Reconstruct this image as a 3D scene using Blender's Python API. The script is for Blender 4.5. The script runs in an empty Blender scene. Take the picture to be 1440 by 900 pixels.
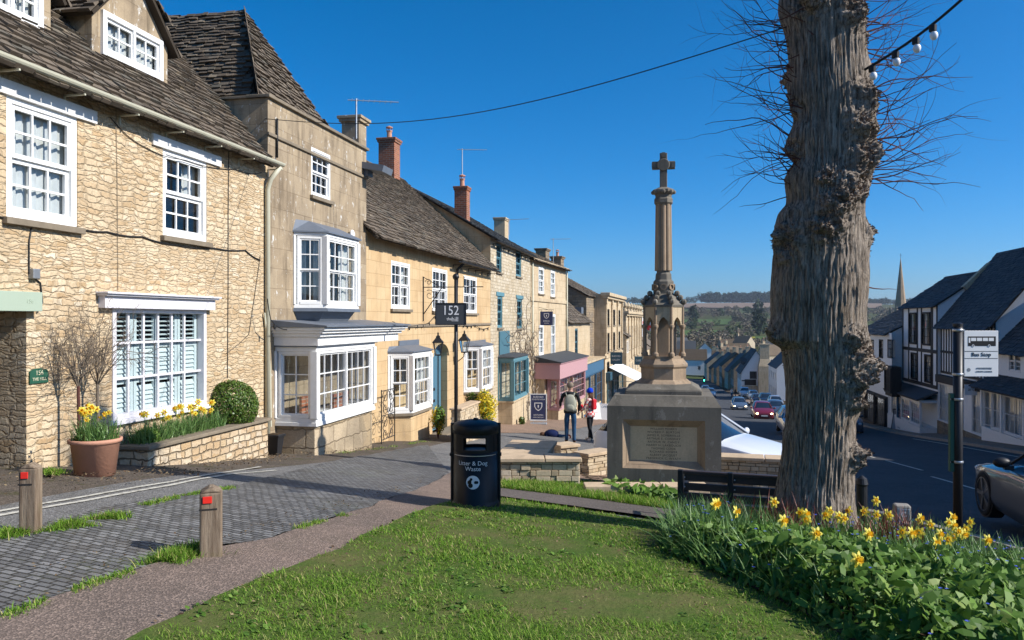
import bpy, bmesh, math, random
import numpy as np
from mathutils import Vector, Matrix, noise
R = math.radians
random.seed(7)
rng = np.random.default_rng(7)
SC = bpy.context.scene
COL = SC.collection
# ------------------------------------------------------------------ camera, sky, sun
FPX = 1130.0                      # focal length in pixels of the 1440 px wide photograph
CAMZ = 1.6
cam_d = bpy.data.cameras.new('camera')
cam = bpy.data.objects.new('camera', cam_d); COL.objects.link(cam)
cam.location = (0, 0, CAMZ); cam.rotation_euler = (R(90), 0, 0)
cam_d.sensor_width = 36; cam_d.lens = 36 * FPX / 1440
cam_d.clip_start = 0.05; cam_d.clip_end = 9000
SC.camera = cam
SUN_DIR = Vector((0.96, -0.275, 0)).normalized()
SUN_EL = R(35)
world = bpy.data.worlds.new('World'); SC.world = world; world.use_nodes = True
wn = world.node_tree.nodes; wl = world.node_tree.links
for n in list(wn): wn.remove(n)
wout = wn.new('ShaderNodeOutputWorld'); wbg = wn.new('ShaderNodeBackground'); wsky = wn.new('ShaderNodeTexSky')
wsky.sky_type = 'NISHITA'; wsky.sun_disc = False
wsky.sun_elevation = SUN_EL
wsky.sun_rotation = math.atan2(SUN_DIR.x, SUN_DIR.y)
wsky.altitude = 0; wsky.air_density = 0.75; wsky.dust_density = 1.0; wsky.ozone_density = 10.0
whs = wn.new('ShaderNodeHueSaturation'); whs.inputs['Saturation'].default_value = 1.2; whs.inputs['Hue'].default_value = 0.493
wl.new(wsky.outputs[0], whs.inputs['Color']); wl.new(whs.outputs[0], wbg.inputs[0])
wbg.inputs[1].default_value = 0.128
wl.new(wbg.outputs[0], wout.inputs[0])
sun_d = bpy.data.lights.new('sun', 'SUN'); sun_d.energy = 5.0; sun_d.angle = R(0.53); sun_d.color = (1.0, 0.95, 0.88)
sun = bpy.data.objects.new('sun', sun_d); COL.objects.link(sun)
sun.location = (30, -10, 30)
sd = Vector((SUN_DIR.x * math.cos(SUN_EL), SUN_DIR.y * math.cos(SUN_EL), math.sin(SUN_EL)))
sun.rotation_euler = (-sd).to_track_quat('-Z', 'Y').to_euler()
SC.view_settings.view_transform = 'Standard'; SC.view_settings.look = 'None'
SC.view_settings.exposure = 0.37; SC.view_settings.gamma = 1.0
SC.view_settings.use_curve_mapping = False
SC.cycles.max_bounces = 6; SC.cycles.transparent_max_bounces = 12; SC.cycles.caustics_reflective = False; SC.cycles.caustics_refractive = False

# ------------------------------------------------------------------ street frame and ground height
A = math.atan(235 / FPX); CA, SA = math.cos(A), math.sin(A)
U = Vector((SA, CA, 0)); V = Vector((CA, -SA, 0))     # down the street, across it
TL = -7.06                                             # facade line of the terrace
def W(s, t, z=0.0): return Vector((s * SA + t * CA, s * CA - t * SA, z))
def ST(x, y): return x * SA + y * CA, x * CA - y * SA
_S = [-60, -20, 0, 4, 7.2, 10, 13, 17.4, 22.7, 30, 38, 50, 65, 85, 120, 150, 200, 300, 420, 600, 800, 1200, 1700, 2200, 2700, 3600]
_Z = [6, 2.4, .5, .25, 0, -.38, -.75, -1.25, -1.75, -2.45, -3.2, -4.35, -5.5, -7.2, -9.7, -11.2, -13.2, -16, -17, -16, -9, 4, 24, 43, 47, 40]
_D = [-40, -12, 0, 5, 8, 10.5, 15, 21, 30, 60, 140]
_C = [.3, .1, 0, -.3, -.48, -.74, -.82, -.55, -.4, -1.0, -4]
def pchip(xs, ys):
    xs = np.array(xs, float); ys = np.array(ys, float); h = np.diff(xs); d = np.diff(ys) / h
    m = np.zeros(len(xs)); m[0] = d[0]; m[-1] = d[-1]
    for i in range(1, len(xs) - 1):
        if d[i-1] * d[i] > 0:
            w1 = 2*h[i] + h[i-1]; w2 = h[i] + 2*h[i-1]
            m[i] = (w1 + w2) / (w1 / d[i-1] + w2 / d[i])
    def f(x):
        x = np.clip(np.asarray(x, float), xs[0], xs[-1]); i = np.clip(np.searchsorted(xs, x) - 1, 0, len(xs) - 2)
        u = (x - xs[i]) / h[i]
        return (2*u**3 - 3*u**2 + 1) * ys[i] + (u**3 - 2*u**2 + u) * h[i] * m[i] + (-2*u**3 + 3*u**2) * ys[i+1] + (u**3 - u**2) * h[i] * m[i+1]
    return f
_zf = pchip(_S, _Z); _cf = pchip(_D, _C)
def gz(x, y):
    x = np.asarray(x, float); y = np.asarray(y, float)
    s = x * SA + y * CA; t = x * CA - y * SA
    far = np.clip((s - 250) / 300, 0, 1)
    hill = far * (np.sin(x / 310 + 1.0) * 3 + np.sin(x / 130 + y / 240) * 1.5)
    rise = np.clip((np.abs(t) - 200) / 900, 0, 1) * 10 * (1 - far)
    return _zf(s) + _cf(t - TL) * (1 - far) + hill + rise
def gzf(x, y): return float(gz(x, y))
def ray(px, py, Y): return Vector(((px - 720) / FPX * Y, Y, CAMZ - (py - 450) / FPX * Y))
def G(px, py, h=0.0):                                   # where a sight line meets the ground (or a height h above it)
    Y = 1.5
    while Y < 3000:
        p = ray(px, py, Y)
        if p.z <= gzf(p.x, p.y) + h: break
        Y += 0.02 if Y < 30 else 0.2
    return ray(px, py, Y)

# ------------------------------------------------------------------ mesh builder
class MB:
    def __init__(s): s.v = []; s.f = []; s.mi = []; s.sm = []; s.M = None; s.m = 0; s.smooth = False
    def add(s, vs, fs):
        b = len(s.v)
        if s.M is not None: vs = [s.M @ Vector(v) for v in vs]
        s.v.extend([tuple(v) for v in vs])
        for f in fs: s.f.append([b + i for i in f]); s.mi.append(s.m); s.sm.append(s.smooth)
    def box(s, x0, x1, y0, y1, z0, z1):
        if x0 > x1: x0, x1 = x1, x0
        if y0 > y1: y0, y1 = y1, y0
        if z0 > z1: z0, z1 = z1, z0
        s.add([(x0,y0,z0),(x1,y0,z0),(x1,y1,z0),(x0,y1,z0),(x0,y0,z1),(x1,y0,z1),(x1,y1,z1),(x0,y1,z1)],
              [(0,3,2,1),(4,5,6,7),(0,1,5,4),(1,2,6,5),(2,3,7,6),(3,0,4,7)])
    def obox(s, c, ex, ey, ez):                          # oriented box: centre and three half-extent vectors
        c = Vector(c); ex = Vector(ex); ey = Vector(ey); ez = Vector(ez)
        s.add([c + a*ex + b*ey + d*ez for d in (-1, 1) for a, b in ((-1,-1),(1,-1),(1,1),(-1,1))],
              [(0,3,2,1),(4,5,6,7),(0,1,5,4),(1,2,6,5),(2,3,7,6),(3,0,4,7)])
    def prism(s, pts, z0, z1, top=None):                 # polygon in xy (counter-clockwise), extruded; top: another polygon for the upper end
        n = len(pts); top = top or pts
        s.add([(p[0], p[1], z0) for p in pts] + [(p[0], p[1], z1) for p in top],
              [tuple(reversed(range(n))), tuple(range(n, 2*n))] + [(i, (i+1) % n, n + (i+1) % n, n + i) for i in range(n)])
    def slab(s, pts, th):                                # planar 3D polygon given thickness downwards along its normal
        p = [Vector(q) for q in pts]; nn = (p[1] - p[0]).cross(p[2] - p[0]).normalized(); n = len(p)
        s.add(p + [q - nn * th for q in p], [tuple(range(n)), tuple(reversed(range(n, 2*n)))] + [(i, n + i, n + (i+1) % n, (i+1) % n) for i in range(n)])
    def tube(s, pts, r, n=6, cap=True):
        pts = [Vector(p) for p in pts]; rs = r if isinstance(r, (list, tuple)) else [r] * len(pts)
        vs = []; up = None
        for i, p in enumerate(pts):
            d = (pts[min(i+1, len(pts)-1)] - pts[max(i-1, 0)]).normalized()
            if up is None: up = Vector((0, 0, 1)) if abs(d.z) < .9 else Vector((1, 0, 0))
            a = d.cross(up).normalized(); b = a.cross(d).normalized(); up = b
            for k in range(n):
                t = 2 * math.pi * k / n; vs.append(p + (a * math.cos(t) + b * math.sin(t)) * rs[i])
        fs = [(i*n + k, i*n + (k+1) % n, (i+1)*n + (k+1) % n, (i+1)*n + k) for i in range(len(pts)-1) for k in range(n)]
        if cap: fs += [tuple(range(n-1, -1, -1)), tuple(range((len(pts)-1)*n, len(pts)*n))]
        s.add(vs, [tuple(reversed(f)) for f in fs])
    def lathe(s, prof, n=16, c=(0,0,0), rot=0.0, sq=None):
        vs = []
        for r, z in prof:
            for k in range(n):
                t = 2 * math.pi * k / n + rot
                vs.append((c[0] + r * math.cos(t), c[1] + r * math.sin(t), c[2] + z))
        m = len(prof)
        s.add(vs, [(i*n + k, i*n + (k+1) % n, (i+1)*n + (k+1) % n, (i+1)*n + k) for i in range(m-1) for k in range(n)] + [tuple(range(n-1, -1, -1)), tuple(range((m-1)*n, m*n))])
    def ball(s, c, r, nu=12, nv=8):
        rx, ry, rz = r if isinstance(r, (tuple, list)) else (r, r, r)
        vs = [(c[0], c[1], c[2] - rz)]
        for j in range(1, nv):
            a = -math.pi/2 + math.pi * j / nv
            for k in range(nu):
                t = 2 * math.pi * k / nu; vs.append((c[0] + rx*math.cos(a)*math.cos(t), c[1] + ry*math.cos(a)*math.sin(t), c[2] + rz*math.sin(a)))
        vs.append((c[0], c[1], c[2] + rz)); last = len(vs) - 1
        fs = [(0, 1 + (k+1) % nu, 1 + k) for k in range(nu)]
        for j in range(nv-2):
            for k in range(nu): fs.append((1 + j*nu + k, 1 + j*nu + (k+1) % nu, 1 + (j+1)*nu + (k+1) % nu, 1 + (j+1)*nu + k))
        fs += [(last, 1 + (nv-2)*nu + k, 1 + (nv-2)*nu + (k+1) % nu) for k in range(nu)]
        s.add(vs, fs)
    def build(s, name, mats, parent=None, loc=None, bevel=0, smooth=None):
        me = bpy.data.meshes.new(name); me.from_pydata(s.v, [], s.f)
        if not isinstance(mats, (list, tuple)): mats = [mats]
        for m in mats: me.materials.append(m)
        me.polygons.foreach_set('material_index', s.mi)
        me.polygons.foreach_set('use_smooth', [smooth] * len(s.f) if smooth is not None else s.sm)
        me.update()
        o = bpy.data.objects.new(name, me); COL.objects.link(o)
        if parent is not None: o.parent = parent
        if loc is not None: o.location = loc
        if bevel:
            b = o.modifiers.new('bevel', 'BEVEL'); b.width = bevel; b.segments = 2; b.limit_method = 'ANGLE'; b.angle_limit = R(35)
        return o
def np_mesh(name, verts, faces, mat, parent=None, smooth=False, uniform=True):   # faces: (n,k) array
    me = bpy.data.meshes.new(name); verts = np.asarray(verts, np.float32); faces = np.asarray(faces, np.int32)
    me.vertices.add(len(verts)); me.vertices.foreach_set('co', verts.ravel())
    n, k = faces.shape
    me.loops.add(n * k); me.loops.foreach_set('vertex_index', faces.ravel())
    me.polygons.add(n); me.polygons.foreach_set('loop_start', np.arange(0, n*k, k, dtype=np.int32))
    me.polygons.foreach_set('use_smooth', np.full(n, smooth))
    for m in (mat if isinstance(mat, (list, tuple)) else [mat]): me.materials.append(m)
    me.update(calc_edges=True); me.validate()
    o = bpy.data.objects.new(name, me); COL.objects.link(o)
    if parent is not None: o.parent = parent
    return o
def tag(o, label=None, cat=None, group=None, kind=None):
    if label: o['label'] = label
    if cat: o['category'] = cat
    if group: o['group'] = group
    if kind: o['kind'] = kind
    return o
def thing(name, label, cat, loc=(0,0,0), rz=0.0, group=None):
    o = bpy.data.objects.new(name, None); COL.objects.link(o); o.empty_display_size = .2
    o.location = loc; o.rotation_euler = (0, 0, rz)
    return tag(o, label, cat, group)
def kids(o): return [c for c in bpy.data.objects if c.parent == o]
def dup(o, loc=None, rz=None, label=None, parent=None, scale=None):
    c = o.copy(); COL.objects.link(c)
    if parent is not None: c.parent = parent
    if loc is not None: c.location = loc
    if rz is not None: c.rotation_euler = (c.rotation_euler.x, c.rotation_euler.y, rz)
    if scale is not None: c.scale = (scale,) * 3
    if label: c['label'] = label
    for k in list(o.children): dup(k, parent=c)
    return c
def text(body, size, mat, parent, loc, rot=(R(90), 0, 0), depth=.002, align='CENTER', sx=1.0, name='lettering', spacing=1.0, bold=0.0):
    cu = bpy.data.curves.new(name, 'FONT'); cu.body = body; cu.size = size; cu.align_x = align; cu.align_y = 'CENTER'
    cu.extrude = depth; cu.space_character = spacing; cu.offset = bold; cu.resolution_u = 3
    o = bpy.data.objects.new(name, cu); COL.objects.link(o)
    dg = bpy.context.evaluated_depsgraph_get()
    me = bpy.data.meshes.new_from_object(o.evaluated_get(dg)); bpy.data.objects.remove(o); bpy.data.curves.remove(cu)
    me.materials.clear(); me.materials.append(mat)
    o = bpy.data.objects.new(name, me); COL.objects.link(o)
    if parent is not None: o.parent = parent
    o.location = loc; o.rotation_euler = rot; o.scale = (sx, 1, 1)
    return o

# ------------------------------------------------------------------ materials
class NT:
    def __init__(s, name):
        s.mat = bpy.data.materials.new(name); s.mat.use_nodes = True; s.t = s.mat.node_tree
        s.b = s.t.nodes['Principled BSDF']; s.out = s.t.nodes['Material Output']
    def n(s, typ, ins=None, **kw):
        nd = s.t.nodes.new('ShaderNode' + typ)
        for k, v in kw.items(): setattr(nd, k, v)
        for k, v in (ins or {}).items(): s.set(nd, k, v)
        return nd
    def set(s, nd, k, v):
        if isinstance(v, bpy.types.NodeSocket): s.t.links.new(v, nd.inputs[k])
        else: nd.inputs[k].default_value = v
    def math(s, op, a, b=0.0, c=0.0, clamp=False):
        return s.n('Math', {0: a, 1: b, 2: c}, operation=op, use_clamp=clamp).outputs[0]
    def mix(s, f, a, b, bt='MIX'):
        m = s.n('Mix', {}, data_type='RGBA', blend_type=bt); s.set(m, 0, f)
        s.set(m, 6, a if not isinstance(a, tuple) else (*a, 1)[:4]); s.set(m, 7, b if not isinstance(b, tuple) else (*b, 1)[:4])
        return m.outputs[2]
    def ramp(s, f, stops):
        r = s.n('ValToRGB'); s.set(r, 0, f); cr = r.color_ramp
        while len(cr.elements) < len(stops): cr.elements.new(.5)
        for e, (p, c) in zip(cr.elements, stops):
            e.position = p; e.color = (*c, 1) if isinstance(c, tuple) else (c, c, c, 1)
        return r.outputs[0]
    def noise(s, vec, scale, det=4, rough=.55, dist=0.0):
        return s.n('TexNoise', {'Vector': vec, 'Scale': scale, 'Detail': det, 'Roughness': rough, 'Distortion': dist}).outputs[0]
    def obj(s): return s.n('TexCoord').outputs['Object']
    def mapping(s, vec, sc): return s.n('Mapping', {'Vector': vec, 'Scale': sc}).outputs[0]
    def bump(s, h, st=.5, dist=.02):
        b = s.n('Bump', {'Height': h, 'Strength': st, 'Distance': dist}); s.t.links.new(b.outputs[0], s.b.inputs['Normal'])
    def col(s, c, rough=.8, spec=.3, metal=0.0):
        s.set(s.b, 'Base Color', c if not isinstance(c, tuple) else (*c, 1)[:4]); s.set(s.b, 'Roughness', rough)
        s.set(s.b, 'Specular IOR Level', spec); s.set(s.b, 'Metallic', metal); return s.mat
def flat(name, c, rough=.6, spec=.4, metal=0.0, var=.12, scale=6.0, bump=0.0):
    t = NT(name); p = t.obj(); nz = t.noise(p, scale, 5, .6)
    f = t.math('MULTIPLY_ADD', nz, 2*var, 1 - var)
    c2 = t.mix(1.0, c, t.n('CombineXYZ', {0: f, 1: f, 2: f}).outputs[0], 'MULTIPLY')
    if bump: t.bump(t.noise(p, scale * 8, 3), bump, .01)
    rr = t.math('MULTIPLY_ADD', nz, .15, rough - .07)
    return t.col(c2, rr, spec, metal)
def wallvec(t, su, sv, warp=.12, wscale=3.0):
    p = t.obj(); sx = t.n('SeparateXYZ', {0: p})
    u = t.math('ADD', sx.outputs[0], sx.outputs[1])
    v = t.n('CombineXYZ', {0: u, 1: sx.outputs[2], 2: 0.0}).outputs[0]
    nz = t.n('TexNoise', {'Vector': p, 'Scale': wscale, 'Detail': 3.0})
    off = t.n('VectorMath', {0: nz.outputs['Color'], 1: (.5, .5, .5)}, operation='SUBTRACT').outputs[0]
    off = t.n('VectorMath', {0: off, 'Scale': warp}, operation='SCALE').outputs[0]
    v = t.n('VectorMath', {0: v, 1: off}, operation='ADD').outputs[0]
    return p, t.mapping(v, (su, sv, 1))
def rubble(name, cols, mortar, su=3.2, sv=8.5, bump=.8, stain=(.5, .36, .2), stain_amt=.35, warp=.1, mw=.07, rnd=.8):
    t = NT(name); p, v = wallvec(t, su, sv, warp)
    c = t.n('TexVoronoi', {'Vector': v, 'Scale': 1.0, 'Randomness': rnd}, voronoi_dimensions='2D')
    e = t.n('TexVoronoi', {'Vector': v, 'Scale': 1.0, 'Randomness': rnd}, voronoi_dimensions='2D', feature='DISTANCE_TO_EDGE').outputs[0]
    sel = t.n('SeparateXYZ', {0: c.outputs['Color']})
    n = len(cols); base = t.ramp(sel.outputs[0], [((i + .5) / n, cc) for i, cc in enumerate(cols)])
    fine = t.noise(p, 28, 6, .7); big = t.noise(p, .9, 3, .5); med = t.noise(p, 5, 4, .6)
    k = t.math('MULTIPLY_ADD', fine, .9, .55)
    base = t.mix(1.0, base, t.n('CombineXYZ', {0: k, 1: k, 2: k}).outputs[0], 'MULTIPLY')
    base = t.mix(t.math('MULTIPLY', t.ramp(big, [(.4, 0.0), (.65, 1.0)]), stain_amt), base, stain)
    edge = t.ramp(t.math('ADD', e, t.math('MULTIPLY_ADD', med, .08, -.04)), [(0, 1.0), (mw, .85), (mw * 2.0, 0.0)])
    base = t.mix(edge, base, t.mix(med, mortar, tuple(x * .65 for x in mortar)))
    h = t.math('ADD', t.math('MULTIPLY', t.ramp(e, [(0, 0.0), (.14, .8), (.5, 1.0)]), 1.0), t.math('MULTIPLY', fine, .35))
    h = t.math('ADD', h, t.math('MULTIPLY', sel.outputs[1], .5))
    t.bump(h, bump, .03)
    return t.col(base, .92, .15)
def coursed(name, cols, mortar, w=.27, h=.105, bump=.8, stain=(.47,.32,.16), stain_amt=.35, warp=.07, ms=.014, mfac=.7, fine_amt=.9, vedge=0.0):
    t = NT(name); p, v = wallvec(t, 1, 1, warp, 3.2)
    n2 = t.n('TexNoise', {'Vector': p, 'Scale': 14.0, 'Detail': 3.0}); off = t.n('VectorMath', {0: n2.outputs['Color'], 'Scale': .05}, operation='SCALE').outputs[0]
    v = t.n('VectorMath', {0: v, 1: off}, operation='ADD').outputs[0]
    br = t.n('TexBrick', {'Vector': v, 'Scale': 1.0, 'Mortar Size': ms, 'Mortar Smooth': .8, 'Brick Width': w, 'Row Height': h, 'Color1': (0,0,0,1), 'Color2': (1,1,1,1), 'Mortar': (.5,.5,.5,1)}, offset=.37, offset_frequency=2, squash=.72, squash_frequency=3)
    v3 = t.mapping(v, (.95/w, 1.0/h*(.95 if vedge else .55), 1)); b2 = t.n('TexVoronoi', {'Vector': v3, 'Scale': 1.0, 'Randomness': .68}, voronoi_dimensions='2D'); sel2 = t.n('SeparateXYZ', {0: b2.outputs['Color']}).outputs[0]
    sel = t.math('ADD', t.math('MULTIPLY', br.outputs['Color'], .65), t.math('MULTIPLY', sel2, .35)); n = len(cols)
    base = t.ramp(sel, [((i + .5) / n, cc) for i, cc in enumerate(cols)])
    fine = t.noise(p, 30, 6, .72); big = t.noise(p, 1.1, 4, .55); med = t.noise(t.mapping(p, (1, 1, 2.2)), 7, 5, .65)
    k = t.math('MULTIPLY_ADD', fine, fine_amt, 1 - fine_amt/2)
    base = t.mix(1.0, base, t.n('CombineXYZ', {0: k, 1: k, 2: k}).outputs[0], 'MULTIPLY')
    base = t.mix(t.math('MULTIPLY', t.ramp(big, [(.42, 0.0), (.62, 1.0)]), stain_amt), base, stain)
    base = t.mix(t.math('MULTIPLY', t.ramp(med, [(.52, 0.0), (.72, 1.0)]), .45), base, tuple(min(.8, x*1.5) for x in mortar))
    if vedge:
        ve = t.n('TexVoronoi', {'Vector': v3, 'Scale': 1.0, 'Randomness': .68}, voronoi_dimensions='2D', feature='DISTANCE_TO_EDGE').outputs[0]
        vm = t.ramp(ve, [(.0, 1.0), (.05, .8), (.13, 0.0)]); base = t.mix(t.math('MULTIPLY', vm, vedge), base, tuple(x * .55 for x in mortar))
    base = t.mix(t.math('MULTIPLY', br.outputs['Fac'], mfac), base, t.mix(med, mortar, tuple(x * .5 for x in mortar)))
    hh = t.math('ADD', t.math('MULTIPLY', t.math('SUBTRACT', 1.0, br.outputs['Fac']), .8), t.math('MULTIPLY_ADD', fine, .5, t.math('MULTIPLY', med, .6)))
    hh = t.math('ADD', hh, t.math('MULTIPLY', sel2, .4))
    if vedge: hh = t.math('SUBTRACT', hh, t.math('MULTIPLY', vm, .9))
    t.bump(hh, bump, .03)
    return t.col(base, .92, .15)
def ashlar(name, c0, c1, c2, rw=.62, rh=.3, joint=.35, lichen=0.0, dirt=.5, jw=.008, bump=.25, dirtc=(.1, .075, .05)):
    t = NT(name); p, v = wallvec(t, 1, 1, .02, 2)
    br = t.n('TexBrick', {'Vector': v, 'Scale': 1.0, 'Mortar Size': jw, 'Mortar Smooth': .3, 'Brick Width': rw, 'Row Height': rh, 'Color1': (.25,.25,.25,1), 'Color2': (.85,.85,.85,1), 'Mortar': (0,0,0,1)})
    big = t.noise(p, .8, 5, .6, .6); med = t.noise(p, 3.5, 6, .65); fine = t.noise(p, 40, 4, .7)
    streak = t.noise(t.mapping(p, (5, 5, .7)), 1.0, 5, .6)
    base = t.mix(t.ramp(big, [(.36, 0.0), (.62, 1.0)]), c0, c1)
    base = t.mix(t.math('MULTIPLY', br.outputs['Color'], .6), base, c2)
    base = t.mix(t.math('MULTIPLY', t.ramp(streak, [(.5, 0.0), (.72, 1.0)]), dirt), base, dirtc)
    base = t.mix(t.math('MULTIPLY', t.ramp(med, [(.55, 0.0), (.7, 1.0)]), dirt * .6), base, tuple(x * .6 for x in c1))
    if lichen: base = t.mix(t.math('MULTIPLY', t.ramp(t.noise(t.mapping(p, (3, 3, 1.6)), 2.6, 7, .75), [(.585, 0.0), (.63, 1.0)]), lichen), base, (.62, .6, .55))
    base = t.mix(t.math('MULTIPLY', br.outputs['Fac'], joint), base, tuple(x * .45 for x in c0))
    k = t.math('MULTIPLY_ADD', fine, .5, .75)
    base = t.mix(1.0, base, t.n('CombineXYZ', {0: k, 1: k, 2: k}).outputs[0], 'MULTIPLY')
    t.bump(t.math('SUBTRACT', t.math('MULTIPLY_ADD', fine, .3, t.math('MULTIPLY', med, .6)), br.outputs['Fac']), bump, .015)
    return t.col(base, .9, .15)
def islands(name, stops, rough=.9, spec=.2, moss=None, bump=.4, var=.5):
    t = NT(name); p = t.obj(); r = t.n('NewGeometry').outputs['Random Per Island']
    base = t.ramp(r, stops); f = t.noise(p, 22, 6, .7); k = t.math('MULTIPLY_ADD', f, 2*var, 1 - var)
    base = t.mix(1.0, base, t.n('CombineXYZ', {0: k, 1: k, 2: k}).outputs[0], 'MULTIPLY')
    if moss: base = t.mix(t.math('MULTIPLY', t.ramp(t.noise(p, moss[1], 6, .7), [(moss[2], 0.0), (moss[2] + .08, 1.0)]), moss[3]), base, moss[0])
    t.bump(f, bump, .01)
    return t.col(base, rough, spec)
M = {}
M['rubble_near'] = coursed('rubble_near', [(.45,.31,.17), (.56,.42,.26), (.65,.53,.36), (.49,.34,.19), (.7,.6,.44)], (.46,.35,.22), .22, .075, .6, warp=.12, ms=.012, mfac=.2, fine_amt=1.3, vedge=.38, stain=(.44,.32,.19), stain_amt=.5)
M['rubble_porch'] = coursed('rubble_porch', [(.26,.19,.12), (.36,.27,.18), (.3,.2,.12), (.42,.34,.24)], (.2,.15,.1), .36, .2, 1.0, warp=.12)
M['rubble_grey'] = coursed('rubble_grey', [(.46,.38,.26), (.58,.5,.37), (.42,.33,.21), (.64,.57,.45)], (.42,.35,.25), .3, .13, .6, (.36,.29,.19), .3)
M['rubble_plinth'] = coursed('rubble_plinth', [(.4,.3,.18), (.32,.25,.16), (.5,.4,.27), (.44,.35,.24)], (.26,.2,.13), .62, .33, .6, (.17,.14,.1), .55, warp=.1, ms=.02)
M['planter_stone'] = coursed('planter_stone', [(.55,.42,.26), (.66,.55,.4), (.5,.35,.2), (.6,.5,.37)], (.34,.26,.17), .24, .105, 1.0, ms=.016, mfac=.9)
M['render_grey'] = ashlar('render_grey', (.38,.29,.185), (.2,.15,.1), (.46,.37,.25), .7, .36, .2, .9, .75)
M['honey'] = ashlar('honey', (.58,.41,.22), (.46,.3,.15), (.63,.48,.29), .62, .3, .4, .12, .4, dirtc=(.24,.16,.09))
M['cream_stone'] = ashlar('cream_stone', (.56,.44,.28), (.42,.31,.19), (.62,.51,.35), .7, .32, .3, .2, .5, dirtc=(.2,.15,.1))
M['cotswold'] = ashlar('cotswold', (.52,.41,.27), (.44,.33,.2), (.58,.48,.33), .6, .28, .3, .0, .45)
M['rubble_dark'] = coursed('rubble_dark', [(.2,.16,.11), (.28,.23,.17), (.16,.13,.1)], (.16,.13,.1), .4, .18, .8)
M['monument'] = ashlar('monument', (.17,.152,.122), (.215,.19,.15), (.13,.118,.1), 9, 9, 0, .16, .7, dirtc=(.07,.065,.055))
M['monument_warm'] = ashlar('monument_warm', (.36,.26,.17), (.28,.2,.13), (.4,.31,.22), 9, 9, 0, .1, .55, dirtc=(.08,.07,.055))
M['panel_stone'] = ashlar('panel_stone', (.66,.49,.3), (.56,.41,.25), (.68,.53,.35), 9, 9, 0, 0, .3, dirtc=(.2,.16,.11))
M['pave_slab'] = ashlar('pave_slab', (.58,.44,.29), (.5,.37,.24), (.6,.47,.33), 9, 9, 0, .1, .3, dirtc=(.2,.16,.11))
M['drystone'] = islands('drystone', [(0, (.46,.35,.22)), (.4, (.56,.46,.32)), (.7, (.36,.27,.17)), (1, (.62,.52,.38))], moss=((.2,.17,.1), 5, .6, .6))
M['slate_stone'] = islands('slate_stone', [(0, (.075,.06,.045)), (.35, (.12,.095,.07)), (.7, (.17,.135,.1)), (.93, (.11,.1,.08)), (1, (.26,.21,.15))], moss=((.2,.15,.07), 3.5, .6, .35))
M['slate_blue'] = islands('slate_blue', [(0, (.035,.04,.045)), (.5, (.05,.055,.06)), (1, (.075,.08,.08))], .75, .3, moss=((.09,.085,.05), 2.5, .62, .3), var=.3)
M['roof_under'] = flat('roof_under', (.05,.04,.03), .95, .1)
def white_paint(name, c, dirt=.25):
    t = NT(name); p = t.obj(); d = t.noise(p, 7, 6, .7)
    b = t.mix(t.math('MULTIPLY', t.ramp(d, [(.5, 0.0), (.8, 1.0)]), dirt), c, tuple(x * .72 for x in c))
    t.bump(t.noise(t.mapping(p, (20, 20, 4)), 3, 3), .08, .004)
    return t.col(b, .5, .4)
M['white'] = white_paint('white', (.8,.795,.77), .5); M['white_old'] = white_paint('white_old', (.72,.71,.68), .6)
M['silver_paint'] = white_paint('silver_paint', (.68,.66,.68), .8)
M['mint'] = white_paint('mint', (.66,.74,.72), .15); M['sage'] = white_paint('sage', (.36,.43,.33), .2)
M['teal'] = white_paint('teal', (.07,.16,.2), .3); M['teal_light'] = white_paint('teal_light', (.11,.24,.28), .3); M['door_blue'] = white_paint('door_blue', (.085,.19,.26), .4)
M['pink'] = white_paint('pink', (.5,.29,.3), .3); M['navy'] = white_paint('navy', (.03,.04,.11), .1); M['shop_blue'] = white_paint('shop_blue', (.05,.13,.22), .2)
M['cream'] = white_paint('cream', (.52,.5,.38), .5); M['limewash'] = white_paint('limewash', (.8,.79,.76), .4)
M['lead'] = flat('lead', (.13,.15,.18), .5, .5, .0, .25, 5)
M['timber_black'] = flat('timber_black', (.025,.022,.02), .7, .3)
M['iron'] = flat('iron', (.02,.02,.022), .45, .5, .3, .2, 20); M['cable'] = flat('cable', (.02,.02,.02), .6, .3)
M['curtain'] = flat('curtain', (.6,.59,.55), .95, .1, 0, .2, 9); M['room'] = flat('room', (.2,.15,.1), .9, .1)
M['sill_stone'] = flat('sill_stone', (.22,.18,.13), .9, .15, 0, .4, 7, .3)
M['steel'] = flat('steel', (.5,.5,.5), .35, .5, .9, .1, 10); M['grey_metal'] = flat('grey_metal', (.28,.29,.3), .45, .5, .5)
M['galv'] = flat('galv', (.35,.37,.4), .5, .5, .4)
M['brick'] = None
def mk_brick():
    t = NT('brick'); p, v = wallvec(t, 1, 1, .01)
    br = t.n('TexBrick', {'Vector': v, 'Scale': 1.0, 'Mortar Size': .008, 'Brick Width': .22, 'Row Height': .075, 'Color1': (.36,.12,.06,1), 'Color2': (.22,.08,.045,1), 'Mortar': (.32,.26,.2,1)})
    f = t.noise(p, 18, 5, .7); k = t.math('MULTIPLY_ADD', f, .8, .6)
    b = t.mix(1.0, br.outputs['Color'], t.n('CombineXYZ', {0: k, 1: k, 2: k}).outputs[0], 'MULTIPLY')
    t.bump(t.math('SUBTRACT', f, br.outputs['Fac']), .5, .01); return t.col(b, .9, .2)
M['brick'] = mk_brick()
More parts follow.
